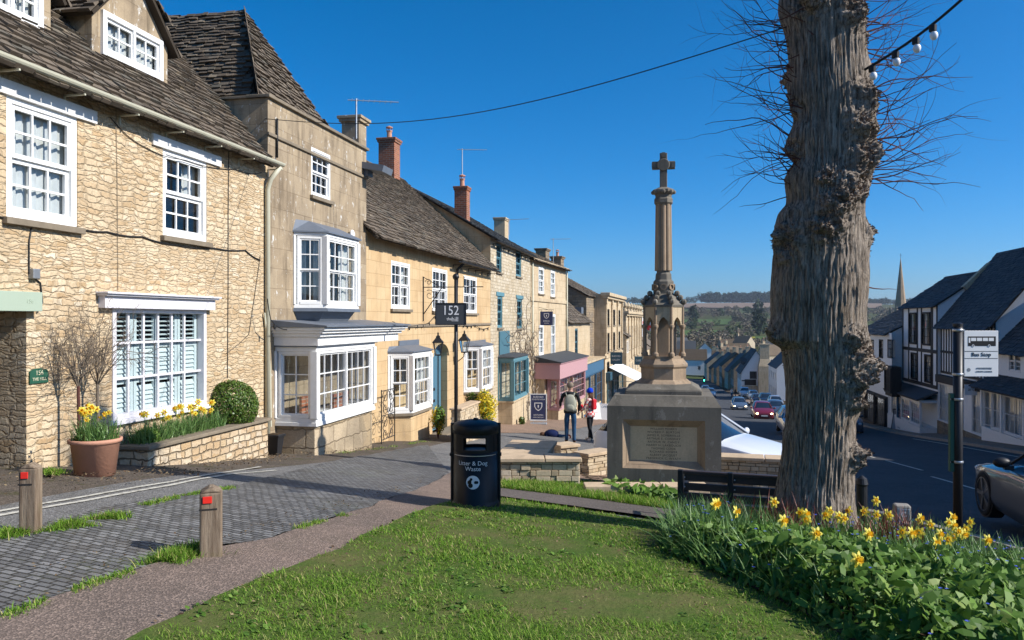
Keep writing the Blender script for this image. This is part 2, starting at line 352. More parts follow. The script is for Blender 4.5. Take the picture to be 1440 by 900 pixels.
def mk_glass(name, tint=(.86,.9,.92), refl=.07, dark=False):
    t = NT(name); t.t.nodes.remove(t.b)
    tr = t.n('BsdfTransparent', {0: (*tint, 1)}); gl = t.n('BsdfGlossy', {'Color': (.95,.97,1,1), 'Roughness': .02})
    fr = t.n('LayerWeight', {'Blend': .13}).outputs['Fresnel']
    nz = t.n('TexNoise', {'Vector': t.obj(), 'Scale': 1.7, 'Detail': 1.0}).outputs[0]
    b = t.n('Bump', {'Height': nz, 'Strength': .12, 'Distance': .03}); t.t.links.new(b.outputs[0], gl.inputs['Normal'])
    mx = t.n('MixShader', {0: t.math('ADD', fr, refl, clamp=True), 1: tr.outputs[0], 2: gl.outputs[0]})
    t.t.links.new(mx.outputs[0], t.out.inputs[0]); return t.mat
M['glass'] = mk_glass('glass'); M['glass_dark'] = mk_glass('glass_dark', (.45,.48,.5), .06)
def mk_asphalt(name, c, c2, scale=60, moss=0.0, brightspk=.5, patch=.5):
    t = NT(name); p = t.n('TexCoord').outputs['Object']
    big = t.noise(p, .55, 5, .6); med = t.noise(p, 4, 6, .7); vo = t.n('TexVoronoi', {'Vector': p, 'Scale': scale}); sp = t.n('SeparateXYZ', {0: vo.outputs['Color']}).outputs[0]
    b = t.mix(t.ramp(big, [(.4, 0.0), (.6, 1.0)]), c, c2)
    b = t.mix(t.math('MULTIPLY', t.ramp(sp, [(.5, 0.0), (1, 1.0)]), brightspk), b, tuple(min(1, x * 2.6) for x in c))
    b = t.mix(t.math('MULTIPLY', t.ramp(med, [(.42, 0.0), (.75, 1.0)]), patch), b, tuple(x * .45 for x in c))
    if moss:
        mm = t.ramp(t.math('MULTIPLY_ADD', t.noise(p, 2.2, 8, .75), .7, t.math('MULTIPLY', t.noise(p, 14, 4, .7), .3)), [(.53, 0.0), (.6, 1.0)])
        b = t.mix(t.math('MULTIPLY', mm, moss), b, (.06,.058,.018))
    t.bump(t.math('ADD', vo.outputs['Distance'], t.math('MULTIPLY', med, .6)), .5, .012)
    return t.col(b, .88, .25)
M['asphalt_old'] = mk_asphalt('asphalt_old', (.105,.085,.066), (.075,.062,.05), 70, .8)
M['asphalt_lane'] = mk_asphalt('asphalt_lane', (.155,.15,.142), (.125,.122,.117), 80, .1)
M['asphalt_road'] = mk_asphalt('asphalt_road', (.06,.063,.068), (.05,.052,.056), 50, 0, .3)
M['path_brown'] = mk_asphalt('path_brown', (.19,.14,.11), (.14,.108,.088), 90, .12, .5, .35)
M['path_dark'] = mk_asphalt('path_dark', (.12,.1,.088), (.1,.085,.075), 90, .12, .4, .35)
M['pave_brown'] = mk_asphalt('pave_brown', (.25,.17,.12), (.2,.14,.1), 40, .1, .4, .5)
M['kerb'] = flat('kerb', (.27,.25,.22), .85, .2, 0, .3, 4, .3)
def mk_setts():
    t = NT('setts'); p = t.obj()
    rot = t.n('Mapping', {'Vector': p, 'Rotation': (0, 0, A + R(8))}).outputs[0]
    nz = t.n('TexNoise', {'Vector': p, 'Scale': 2.5, 'Detail': 2.0}); off = t.n('VectorMath', {0: nz.outputs['Color'], 'Scale': .05}, operation='SCALE').outputs[0]
    v = t.n('VectorMath', {0: rot, 1: off}, operation='ADD').outputs[0]
    br = t.n('TexBrick', {'Vector': v, 'Scale': 1.0, 'Mortar Size': .009, 'Mortar Smooth': .6, 'Brick Width': .1, 'Row Height': .06, 'Color1': (.095,.094,.092,1), 'Color2': (.21,.207,.2,1), 'Mortar': (.035,.033,.028,1)})
    f = t.noise(p, 45, 4, .7); big = t.noise(p, .7, 5, .65); k = t.math('MULTIPLY_ADD', f, .7, .65)
    b = t.mix(1.0, br.outputs['Color'], t.n('CombineXYZ', {0: k, 1: k, 2: k}).outputs[0], 'MULTIPLY')
    mm = t.math('MULTIPLY', t.ramp(t.math('MULTIPLY_ADD', big, .6, t.math('MULTIPLY', t.noise(p, 9, 5, .7), .4)), [(.53, 0.0), (.62, 1.0)]), t.math('MULTIPLY_ADD', br.outputs['Fac'], .7, .12))
    b = t.mix(mm, b, (.08,.09,.03))
    tone = t.math('MULTIPLY_ADD', t.noise(p, .45, 6, .65), 1.3, .35); b = t.mix(1.0, b, t.n('CombineXYZ', {0: tone, 1: tone, 2: tone}).outputs[0], 'MULTIPLY')
    b = t.mix(t.math('MULTIPLY', t.ramp(t.noise(p, 2.6, 7, .7), [(.52, 0.0), (.66, 1.0)]), .5), b, (.075,.062,.045))
    h = t.math('ADD', t.math('MULTIPLY', t.math('SUBTRACT', 1.0, br.outputs['Fac']), 1.0), t.math('MULTIPLY', f, .3))
    t.bump(t.math('ADD', h, t.math('MULTIPLY', t.noise(p, 5, 3), .8)), .9, .02); return t.col(b, .62, .4)
M['setts'] = mk_setts()
def mk_soil(name, c, c2, sc=3):
    t = NT(name); p = t.obj(); f = t.noise(p, sc, 8, .7); g = t.noise(p, sc * 9, 4, .7)
    b = t.mix(t.ramp(f, [(.38, 0.0), (.62, 1.0)]), c, c2); t.bump(g, .8, .02); return t.col(b, .95, .1)
M['soil'] = mk_soil('soil', (.05,.035,.022), (.085,.06,.038)); M['turf'] = mk_soil('turf', (.06,.105,.018), (.115,.115,.04), 2)
M['field_land'] = None
def mk_land():
    t = NT('field_land'); p = t.n('NewGeometry').outputs['Position']
    n1 = t.noise(p, .006, 5, .6); n2 = t.noise(p, .05, 5, .7)
    b = t.mix(t.ramp(n1, [(.42, 0.0), (.55, 1.0)]), (.075,.075,.03), (.07,.1,.028)); b = t.mix(t.math('MULTIPLY', n2, .5), b, (.055,.045,.028))
    return t.col(b, .95, .05)
M['field_land'] = mk_land()
M['field_green'] = mk_soil('field_green', (.07,.12,.03), (.07,.105,.03), .02); M['field_brown'] = mk_soil('field_brown', (.22,.155,.105), (.19,.135,.095), .02)
M['field_yellow'] = mk_soil('field_yellow', (.3,.26,.03), (.2,.2,.04), .05)
M['paint_line'] = None
def mk_line():
    t = NT('paint_line'); p = t.obj(); f = t.noise(p, 14, 6, .75)
    b = t.mix(t.ramp(f, [(.5, 0.0), (.66, 1.0)]), (.52,.5,.43), (.17,.15,.12)); return t.col(b, .8, .2)
M['paint_line'] = mk_line()
def leafy(name, stops, rough=.45, trans=.25, spec=.35):
    t = NT(name); r = t.n('NewGeometry').outputs['Random Per Island']; c = t.ramp(r, stops)
    t.col(c, rough, spec); td = t.n('BsdfTranslucent', {0: c})
    mx = t.n('MixShader', {0: trans, 1: t.b.outputs[0], 2: td.outputs[0]}); t.t.links.new(mx.outputs[0], t.out.inputs[0]); return t.mat
M['grass'] = leafy('grass', [(0, (.09,.19,.015)), (.45, (.15,.29,.028)), (.8, (.24,.38,.05)), (.92, (.42,.42,.13)), (1, (.5,.42,.2))], .6, .35, .15)
M['leaf'] = leafy('leaf', [(0, (.055,.12,.016)), (.5, (.11,.21,.03)), (.85, (.17,.29,.05)), (1, (.26,.33,.09))], .5, .3, .2)
M['strap'] = leafy('strap', [(0, (.07,.15,.035)), (.5, (.12,.23,.06)), (1, (.22,.34,.11))], .45, .25)
M['box_leaf'] = leafy('box_leaf', [(0, (.05,.1,.015)), (.6, (.085,.15,.022)), (1, (.14,.2,.03))], .4, .2)
M['petal'] = leafy('petal', [(0, (.85,.66,.04)), (1, (.88,.76,.12))], .5, .35); M['trumpet'] = leafy('trumpet', [(0, (.85,.46,.015)), (1, (.88,.55,.03))], .5, .3)
M['forsythia'] = leafy('forsythia', [(0, (.8,.6,.02)), (1, (.85,.7,.06))], .5, .3); M['blue_petal'] = leafy('blue_petal', [(0, (.08,.12,.6)), (1, (.15,.2,.75))], .5, .2)
M['red_shoot'] = leafy('red_shoot', [(0, (.12,.03,.02)), (1, (.22,.06,.035))], .5, .1)
M['twig'] = flat('twig', (.11,.045,.035), .8, .2, 0, .3, 30); M['twig_grey'] = flat('twig_grey', (.2,.16,.12), .85, .15, 0, .3, 30)
M['terracotta'] = flat('terracotta', (.52,.27,.18), .8, .2, 0, .22, 5, .2); M['black_plastic'] = flat('black_plastic', (.02,.02,.022), .45, .4)
M['bin_black'] = flat('bin_black', (.008,.0085,.009), .42, .3, 0, .2, 3); M['letter_white'] = flat('letter_white', (.75,.75,.75), .6, .3, 0, .02)
M['letter_dark'] = flat('letter_dark', (.07,.05,.035), .9, .1, 0, .3, 20); M['letter_black'] = flat('letter_black', (.015,.015,.015), .6, .3)
M['sign_dark'] = flat('sign_dark', (.05,.055,.06), .5, .4, 0, .1); M['sign_white'] = flat('sign_white', (.8,.8,.78), .6, .3, 0, .06); M['sign_green'] = flat('sign_green', (.02,.09,.055), .5, .4)
M['letter_gold'] = flat('letter_gold', (.62,.6,.42), .5, .4); M['teal_sign'] = flat('teal_sign', (.03,.09,.13), .5, .4)
def mk_wood(name, c, c2):
    t = NT(name); p = t.obj(); f = t.noise(t.mapping(p, (14, 14, 1.3)), 2, 7, .7); g = t.noise(p, 3, 4, .6)
    b = t.mix(t.ramp(f, [(.35, 0.0), (.65, 1.0)]), c, c2); b = t.mix(t.math('MULTIPLY', t.ramp(g, [(.5, 0.0), (.7, 1.0)]), .5), b, (.14,.13,.05))
    t.bump(f, .7, .012); return t.col(b, .88, .15)
M['post_wood'] = mk_wood('post_wood', (.3,.23,.16), (.13,.09,.06)); M['reflector'] = flat('reflector', (.75,.03,.02), .3, .5, 0, .02)
M['bench_wood'] = flat('bench_wood', (.05,.035,.03), .45, .4, 0, .3, 8)
def mk_bark():
    t = NT('bark'); p = t.obj(); v = t.mapping(p, (30, 30, 3.0)); a = t.noise(v, 1.5, 8, .72, .5); g = t.noise(p, 2.2, 5, .6); f = t.noise(p, 40, 5, .7)
    b = t.mix(t.ramp(a, [(.38, 0.0), (.6, 1.0)]), (.06,.045,.034), (.42,.35,.28)); b = t.mix(t.ramp(g, [(.4, 0.0), (.75, .45)]), b, (.2,.15,.105))
    k = t.math('MULTIPLY_ADD', f, .7, .65); b = t.mix(1.0, b, t.n('CombineXYZ', {0: k, 1: k, 2: k}).outputs[0], 'MULTIPLY')
    t.bump(t.math('ADD', a, t.math('MULTIPLY', f, .3)), 1.0, .03); return t.col(b, .9, .15)
M['bark'] = mk_bark(); M['burl'] = islands('burl', [(0, (.09,.06,.04)), (.5, (.2,.14,.1)), (1, (.36,.26,.18))], bump=.6)
# ------------------------------------------------------------------ terrain and ground sheets
def terrain():
    def axis(near0, near1, step, lo, hi, g):
        a = list(np.arange(near0, near1 + 1e-6, step)); st = step
        while a[-1] < hi: st *= g; a.append(min(a[-1] + st, hi))
        st = step
        while a[0] > lo: st *= g; a.insert(0, max(a[0] - st, lo))
        return np.array(a)
    s = axis(-2, 60, .75, -40, 3600, 1.09); t = axis(-12, 34, 1.0, -1800, 2600, 1.12)
    S, T = np.meshgrid(s, t, indexing='ij'); X = S*SA + T*CA; Y = S*CA - T*SA
    near = (S < 200) & (S > -35) & (np.abs(T) < 30)
    Z = gz(X, Y) - np.where(near, .05 + np.clip(S, 0, 200) * .0012, .05)
    v = np.stack([X, Y, Z], -1).reshape(-1, 3); n, m = S.shape
    idx = np.arange(n*m).reshape(n, m); f = np.stack([idx[:-1,:-1], idx[:-1,1:], idx[1:,1:], idx[1:,:-1]], -1).reshape(-1, 4)
    o = np_mesh('ground', v, f, [M['soil'], M['field_land']], smooth=True)
    sc = S[:-1,:-1].reshape(-1); tc = T[:-1,:-1].reshape(-1)
    o.data.polygons.foreach_set('material_index', np.where((sc < 230) & (np.abs(tc) < 40), 0, 1).astype(np.int32)); tag(o, kind='structure')
terrain()
def resample(pl, n):
    p = np.array([(q[0], q[1]) for q in pl], float); d = np.r_[0, np.cumsum(np.hypot(*np.diff(p, axis=0).T))]
    k = np.linspace(0, d[-1], n); return np.stack([np.interp(k, d, p[:, 0]), np.interp(k, d, p[:, 1])], -1)
def sheet(name, la, lb, dz, mat, nl=60, nw=12, wob=0.0, kind='structure'):
    a = resample(la, nl); b = resample(lb, nl)
    if wob:
        for i in range(nl):
            for q, ph in ((a, 0), (b, 37)):
                q[i] += np.array([noise.noise(Vector((q[i][0]*2.1, q[i][1]*2.1, ph))), noise.noise(Vector((q[i][0]*2.1, q[i][1]*2.1, ph + 9)))]) * wob
    k = np.linspace(0, 1, nw)[None, :, None]; P = a[:, None] * (1 - k) + b[:, None] * k
    z = gz(P[..., 0], P[..., 1]) + dz; v = np.concatenate([P, z[..., None]], -1).reshape(-1, 3)
    idx = np.arange(nl*nw).reshape(nl, nw); f = np.stack([idx[:-1,:-1], idx[:-1,1:], idx[1:,1:], idx[1:,:-1]], -1).reshape(-1, 4)
    e = (v[f[0,1]] - v[f[0,0]]); g = (v[f[0,3]] - v[f[0,0]])
    if e[0]*g[1] - e[1]*g[0] < 0: f = f[:, ::-1]
    return tag(np_mesh(name, v, f, mat, smooth=True), kind=kind)
def sline(ts): return [W(s, t).to_2d() for s, t in ts]
def gl(pts): return [G(*p).to_2d() for p in pts]
# asphalt in front of the terrace, the paved square beyond, and the road on the far side of the green
sheet('asphalt_forecourt', sline([(-6, TL-.3), (160, TL-.3)]), sline([(-6, -3.2), (10, -3.2), (16, -3.4), (160, -3.4)]), .0, M['asphalt_old'], 240, 8)
sheet('asphalt_lane', sline([(-3, -5.0), (9, -5.6), (15, -5.5), (19, -5.75), (25, -5.7), (34, -5.3), (45, -4.9), (60, -4.6), (100, -3.0), (140,-1)]),
      sline([(-3, 1), (8, 1.3), (13, 1.6), (19, 1.5), (34, .6), (60, 0), (100, 1.5), (140, 3)]), .012, M['asphalt_lane'], 220, 12)
sheet('brown_pavement', sline([(24.5, TL+.0), (34, TL), (46, TL+.5), (60, TL+1)]), sline([(24.5, -6.0), (27, -4.6), (34, -4.0), (46, -3.4), (60, -3)]), .024, M['pave_brown'], 70, 8, .12)
sheet('road', sline([(-20, 4.2), (8, 4.2), (11, 3.9), (13.6, 3.2), (14.8, 1.3), (24, .9), (40, .4), (70, .2), (100, 2.2), (150, 3.6), (230, 2)]),
      sline([(-20, 12.1), (60, 12.1), (100, 10.2), (150, 9.4), (230, 8)]), .03, M['asphalt_road'], 300, 16)
def kerb_line(name, pts, w, h, base=.0):
    a = resample(sline(pts), 160); mb = MB(); n = len(a)
    for i in range(n - 1):
        p, q = a[i], a[i+1]; d = Vector((q[0]-p[0], q[1]-p[1], 0)).normalized(); nn = Vector((-d.y, d.x, 0)) * w
        z0, z1 = gzf(*p), gzf(*q); P = [Vector((*p, z0)), Vector((*q, z1)), Vector((*q, z1)) + nn, Vector((*p, z0)) + nn]
        mb.add([v + Vector((0,0,-.1)) for v in P] + [v + Vector((0,0,h)) for v in P], [(4,5,6,7), (0,1,5,4), (2,3,7,6), (1,2,6,5), (3,0,4,7)])
    return tag(mb.build(name, M['kerb']), kind='structure')
kerb_line('road_kerb', [(-20, 4.2), (8, 4.2), (11, 3.9), (13.6, 3.2), (14.8, 1.3), (24, .9), (40, .4), (70, .2), (100, 2.2)], .14, .13)
kerb_line('pavement_kerb', [(-20, 12.24), (60, 12.24), (100, 10.34), (150, 9.5)], .14, .14)
sheet('pavement_across_the_road', sline([(-20, 12.2), (60, 12.2), (100, 10.3), (150, 9.5)]), sline([(-20, 15), (60, 15), (100, 13), (150, 12)]), .12, M['pave_brown'], 200, 6)
# cobbled lane
up = [(-330, 850), (-120, 790), (0, 757), (60, 742), (130, 722), (180, 711), (270, 697), (340, 684), (400, 668), (470, 650), (560, 634), (600, 627)]
lo = [(-330, 1120), (-120, 950), (0, 880), (100, 840), (180, 814), (250, 786), (300, 772), (380, 762), (440, 742), (520, 716), (600, 686), (632, 668)]
sheet('cobbled_lane', gl(up), gl(lo), .03, M['setts'], 110, 20, .06)
# footpath by the lawn and its branch behind the bin
pu = [(-330, 1120), (-120, 950), (0, 880), (100, 840), (180, 816), (250, 790), (310, 776), (380, 764), (440, 744), (520, 718), (600, 687), (640, 664), (668, 648)]
pl = [(-120, 1300), (60, 1000), (200, 905), (300, 857), (400, 815), (480, 780), (540, 750), (600, 722), (640, 709), (690, 700), (706, 692)]
sheet('footpath', gl(pu), gl(pl), .042, M['path_brown'], 110, 14, .04)
pb = [(640, 706), (700, 702), (800, 716), (900, 730), (960, 740), (1040, 752)]; pt = [(660, 690), (704, 686), (800, 694), (900, 706), (960, 714), (1040, 722)]
sheet('footpath_branch', gl(pb), gl([(a, b - 4) for a, b in pt]), .048, M['path_dark'], 60, 8, .03)
# lawn
lawn_l = [(60, 1000), (200, 903), (300, 855), (400, 813), (480, 778), (540, 748), (600, 721), (650, 708), (704, 706)]
lawn_r = [(1500, 1500), (1400, 1100), (1300, 960), (1250, 905), (1200, 870), (1130, 830), (1060, 790), (1000, 760), (945, 744)]
LAWN_A, LAWN_B = gl(lawn_l), gl(lawn_r)
sheet('lawn', LAWN_A, LAWN_B, .055, M['turf'], 90, 30, .05)
vl = [(704, 691), (760, 698), (820, 705), (900, 716), (960, 724)]; vr = [(704, 684), (760, 684), (820, 684), (880, 690), (960, 694)]
VERGE_A, VERGE_B = gl(vl), gl(vr)
sheet('grass_verge', VERGE_A, VERGE_B, .05, M['turf'], 50, 8, .05)
# double yellow line faded almost white, and the road's white dashes
def mark(name, pts, w, dz=.036, n=40, wob=0.0, mat=None):
    a = [G(*p).to_2d() for p in pts] if len(pts[0]) == 2 else [W(p[0], p[1]).to_2d() for p in pts]
    a = resample(a, n); L = []; Rr = []
    for i in range(n):
        d = Vector(a[min(i+1, n-1)] - a[max(i-1, 0)]).normalized(); nn = Vector((-d.y, d.x)) * w / 2
        L.append(Vector(a[i]) + nn); Rr.append(Vector(a[i]) - nn)
    return sheet(name, L, Rr, dz, mat or M['paint_line'], n, 3, wob)
mark('painted_line', [(-150, 762), (0, 728), (120, 707), (240, 685), (330, 668), (388, 663)], .055, .02, 60, .012)
mark('painted_line', [(-150, 752), (0, 722), (120, 701), (240, 680), (330, 664), (366, 658)], .05, .02, 60, .012)
for a in ([(1246, 649), (1297, 663)], [(1310, 672), (1372, 690)], [(1190, 634), (1230, 645)], [(1110, 612), (1145, 622)]):
    mark('lane_dash', a, .1, .036, 8)
mark('edge_line', [(14, 11.6, 0), (44, 11.6, 0)], .1, .036, 60)
# fields and woods on the far valley side
def field(name, s0, s1, t0, t1, mat, sk=0.0):
    sheet(name, sline([(s0, t0), (s0, t1)]), sline([(s1, t0 + sk), (s1, t1 + sk)]), 2.0, mat, 40, 30, 0)
def field_px(name, pts_near, pts_far, mat, dz=1.2):
    sheet(name, gl(pts_near), gl(pts_far), dz, mat, 40, 24, 0)
# ------------------------------------------------------------------ houses: frame, walls, windows, roofs
class House:
    """Local x runs along the front, local -y is outward, z is kept in world metres (children are lowered by the base height)."""
    def __init__(s, name, label, x, y, phi, cat='house', group=None, zb=None):
        s.P = Vector((x, y)); s.phi = phi; s.c = Vector((math.cos(phi), math.sin(phi))); s.o = Vector((math.sin(phi), -math.cos(phi)))
        s.zb = gzf(x, y) if zb is None else zb
        s.e = thing(name, label, cat, (x, y, s.zb), phi, group)
    def hit(s, px, off=0.0):
        k = (px - 720) / FPX; q = s.P + s.o * off          # k*Y = q.x + x c.x ; Y = q.y + x c.y
        x = (k * q.y - q.x) / (s.c.x - k * s.c.y); return x, q.y + x * s.c.y
    def x(s, px, off=0.0): return s.hit(px, off)[0]
    def z(s, px, py, off=0.0): return CAMZ - (py - 450) / FPX * s.hit(px, off)[1]
    def rect(s, px0, yt, yb, px1, off=0.0): return s.x(px0, off), s.x(px1, off), s.z(px0, yb, off), s.z(px0, yt, off)
    def part(s, mb, name, mat, parent=None, bevel=0, smooth=None):
        return mb.build(name, mat, parent or s.e, (0, 0, -s.zb) if parent is None else None, bevel, smooth)
    def ground(s, x, off=0.0):
        p = s.P + s.c * x + s.o * off; return gzf(p.x, p.y)
def left_house(name, label, s0, t0, s1, t1, **k):
    a = W(s0, t0); b = W(s1, t1); return House(name, label, a.x, a.y, math.atan2(b.y - a.y, b.x - a.x), **k)
def right_house(name, label, s_far, t_far, s_near, t_near, **k):
    a = W(s_far, t_far); b = W(s_near, t_near); return House(name, label, a.x, a.y, math.atan2(b.y - a.y, b.x - a.x), **k)
def wall_front(mb, x0, x1, z0, z1, holes, reveal=.16, y=0.0):
    xs = sorted({x0, x1, *[h[0] for h in holes], *[h[1] for h in holes]}); zs = sorted({z0, z1, *[h[2] for h in holes], *[h[3] for h in holes]})
    for i in range(len(xs)-1):
        for j in range(len(zs)-1):
            cx = (xs[i]+xs[i+1])/2; cz = (zs[j]+zs[j+1])/2
            if any(h[0] < cx < h[1] and h[2] < cz < h[3] for h in holes): continue
            mb.add([(xs[i],y,zs[j]),(xs[i+1],y,zs[j]),(xs[i+1],y,zs[j+1]),(xs[i],y,zs[j+1])], [(0,1,2,3)])
    for h in holes:
        a, b, c, d = h[:4]; r = h[4] if len(h) > 4 else reveal
        mb.add([(a,y,c),(b,y,c),(b,y,d),(a,y,d),(a,y+r,c),(b,y+r,c),(b,y+r,d),(a,y+r,d)], [(0,3,7,4),(1,5,6,2),(0,4,5,1),(3,2,6,7)])
def shell(mb, x0, x1, z0, z1, D, zr=None, xr=0.0, y0=0.0, ends=(1, 1), rb=None):
    """side walls with gables, and the back wall; zr: ridge height, rb: ridge distance behind the front"""
    rb = D/2 if rb is None else rb
    for x, fl, on in ((x0, 0, ends[0]), (x1, 1, ends[1])):
        pts = [(x,y0,z0),(x,D,z0),(x,D,z1)] + ([(x,rb,zr)] if zr else []) + [(x,y0,z1)]
        if on: mb.add(pts, [tuple(range(len(pts))) if fl else tuple(reversed(range(len(pts))))])
    mb.add([(x0,D,z0),(x1,D,z0),(x1,D,z1),(x0,D,z1)], [(3,2,1,0)])
def inpoly(p, poly):
    c = False; n = len(poly)
    for i in range(n):
        a, b = poly[i], poly[(i+1) % n]
        if (a[1] > p[1]) != (b[1] > p[1]) and p[0] < (b[0]-a[0])*(p[1]-a[1])/(b[1]-a[1]) + a[0]: c = not c
    return c
def tiles(mb, pts, w=.24, ex=.14, th=.022, rnd=1.0):
    """courses of stone slates over the planar polygon pts, whose first edge is the eave (left to right seen from outside)"""
    P = [Vector(p) for p in pts]; e = (P[1]-P[0]).normalized(); nn = (P[1]-P[0]).cross(P[2]-P[1]).normalized(); u = nn.cross(e)
    poly = [((p-P[0]).dot(e), (p-P[0]).dot(u)) for p in P]; H = max(q[1] for q in poly); x0 = min(q[0] for q in poly); x1 = max(q[0] for q in poly)
    h = -.04; row = 0
    while h < H:
        exr = ex * (1 - .35 * h / max(H, .1)); x = x0 - random.uniform(0, w)
        while x < x1:
            ww = w * random.uniform(.6, 1.35) * (1 - .25 * h / max(H, .1)); c = (x + ww/2, h + exr * .5)
            if inpoly((c[0], max(c[1], .01)), poly):
                dh = random.uniform(-.02, .02) * rnd; dn = random.uniform(0, .014) * rnd; g = .006; t2 = th * random.uniform(.7, 1.4); tl = random.uniform(-.006, .006) * rnd
                a = P[0] + e*(x+g) + u*(h+dh); b = P[0] + e*(x+ww-g) + u*(h+dh+tl); L = exr * 1.5
                lift = t2 + .012 + dn
                top = [a + nn*(lift+t2), b + nn*(lift+t2+tl), b + u*L + nn*(t2*.6+dn), a + u*L + nn*(t2*.6+dn)]
                bot = [a + nn*lift*.4, b + nn*lift*.4]
                mb.add(top + bot, [(0,1,2,3), (4,5,1,0), (4,0,3), (5,2,1)])
            x += ww
        h += exr; row += 1
def window(H, x0, x1, z0, z1, cols=3, rows=4, y=.1, M_=None, mat=None, sash=True, curtain='curtain', sill=None, name='window', fw=.065, bw=.022, parent=None, leafs=1, label=None, detail=True, y_in=None):
    """frame > glazing_bars, pane, curtain, sill.  M_: matrix placing the window's own xz plane"""
    mat = mat or M['white']; w = x1-x0; h = z1-z0
    def mb_():
        m = MB(); m.M = M_; return m
    f = mb_()
    f.box(x0, x0+fw, y-.05, y+.05, z0, z1); f.box(x1-fw, x1, y-.05, y+.05, z0, z1)
    f.box(x0+fw, x1-fw, y-.05, y+.05, z1-fw, z1); f.box(x0+fw, x1-fw, y-.06, y+.05, z0, z0+fw*1.1)
    o = H.part(f, name, mat, parent, .004 if detail else 0)
    if label: o['label'] = label
    g = mb_(); lw = (w - 2*fw) / leafs; zm = (z0+z1)/2
    for L in range(leafs):
        a = x0+fw+lw*L; b = a+lw; st = fw*.6
        if leafs > 1 and L < leafs-1: g.box(b-.025, b+.025, y-.045, y+.04, z0+fw, z1-fw)
        for hz0, hz1, yy, rr in (((zm, z1-fw, y-.015, rows//2), (z0+fw, zm, y+.015, rows-rows//2)) if sash else ((z0+fw, z1-fw, y, rows),)):
            g.box(a, a+st, yy-.018, yy+.018, hz0, hz1); g.box(b-st, b, yy-.018, yy+.018, hz0, hz1)
            g.box(a+st, b-st, yy-.018, yy+.018, hz1-st, hz1); g.box(a+st, b-st, yy-.018, yy+.018, hz0, hz0+st)
            for i in range(1, cols): xc = a+st + (b-a-2*st)*i/cols; g.box(xc-bw/2, xc+bw/2, yy-.012, yy+.012, hz0+st, hz1-st)
            for j in range(1, rr): zc = hz0 + (hz1-hz0)*j/rr; g.box(a+st, b-st, yy-.0125, yy+.0125, zc-bw/2, zc+bw/2)
    H.part(g, 'glazing_bars', mat, o)
    p = mb_(); p.add([(x0+fw,y+.036,z0+fw),(x1-fw,y+.036,z0+fw),(x1-fw,y+.036,z1-fw),(x0+fw,y+.036,z1-fw)],[(0,1,2,3)]); H.part(p, 'pane', M['glass'] if curtain != 'dark' else M['glass'], o)
    if curtain in ('curtain', 'net', 'half', 'blind'):
        c = mb_(); yc = y+(.075 if curtain in ('net','blind') else .13); segs = [(x0+fw*.5, x1-fw*.5)] if curtain in ('net', 'blind') else [(x0+fw*.5, x0+w*.36), (x1-w*.36, x1-fw*.5)]
        for a, b in segs:
            if a != segs[0][0]: H.part(c, 'curtain', M['curtain'], o); c = mb_()
            n = max(6, int((b-a)/.03)); zt = z1-.02; zb = z0+.03 if curtain != 'half' else zm
            vs = []
            for i in range(n+1):
                xx = a+(b-a)*i/n; yy = yc + (.02*math.sin(i*1.9+a*7) + .012*math.sin(i*.83) if curtain != 'blind' else 0); vs += [(xx, yy, zb), (xx, yy, zt)]
            c.smooth = True; c.add(vs, [(2*i, 2*i+2, 2*i+3, 2*i+1) for i in range(n)])
        H.part(c, 'curtain', M['curtain'], o)
    if sill:
        s_ = mb_(); s_.box(x0-.06, x1+.06, -.07, y, z0-.075, z0-.002); H.part(s_, 'sill', sill, o, .006 if detail else 0)
    return o
def facet(p, q):
    d = Vector((q[0]-p[0], q[1]-p[1], 0)); L = d.length; d.normalize(); iy = Vector((-d.y, d.x, 0))
    m = Matrix.Identity(4)
    for i in range(3): m[i][0] = d[i]; m[i][1] = iy[i]; m[i][2] = (0,0,1)[i]; m[i][3] = (p[0], p[1], 0)[i]
    return m, L
def offset_poly(pts, d):
    out = []
    for i, p in enumerate(pts):
        ns = []
        for a, b in ((pts[max(i-1,0)], p), (p, pts[min(i+1, len(pts)-1)])):
            if a is b: continue
            v = Vector((b[0]-a[0], b[1]-a[1])); 
            if v.length > 1e-6: v.normalize(); ns.append(Vector((v.y, -v.x)))
        n = sum(ns, Vector((0,0))); n.normalize(); k = 1 / max(.4, n.dot(ns[0])); q = Vector(p[:2]) + n*d*k
        if i in (0, len(pts)-1): q.y = p[1]
        out.append((q.x, q.y))
    return out
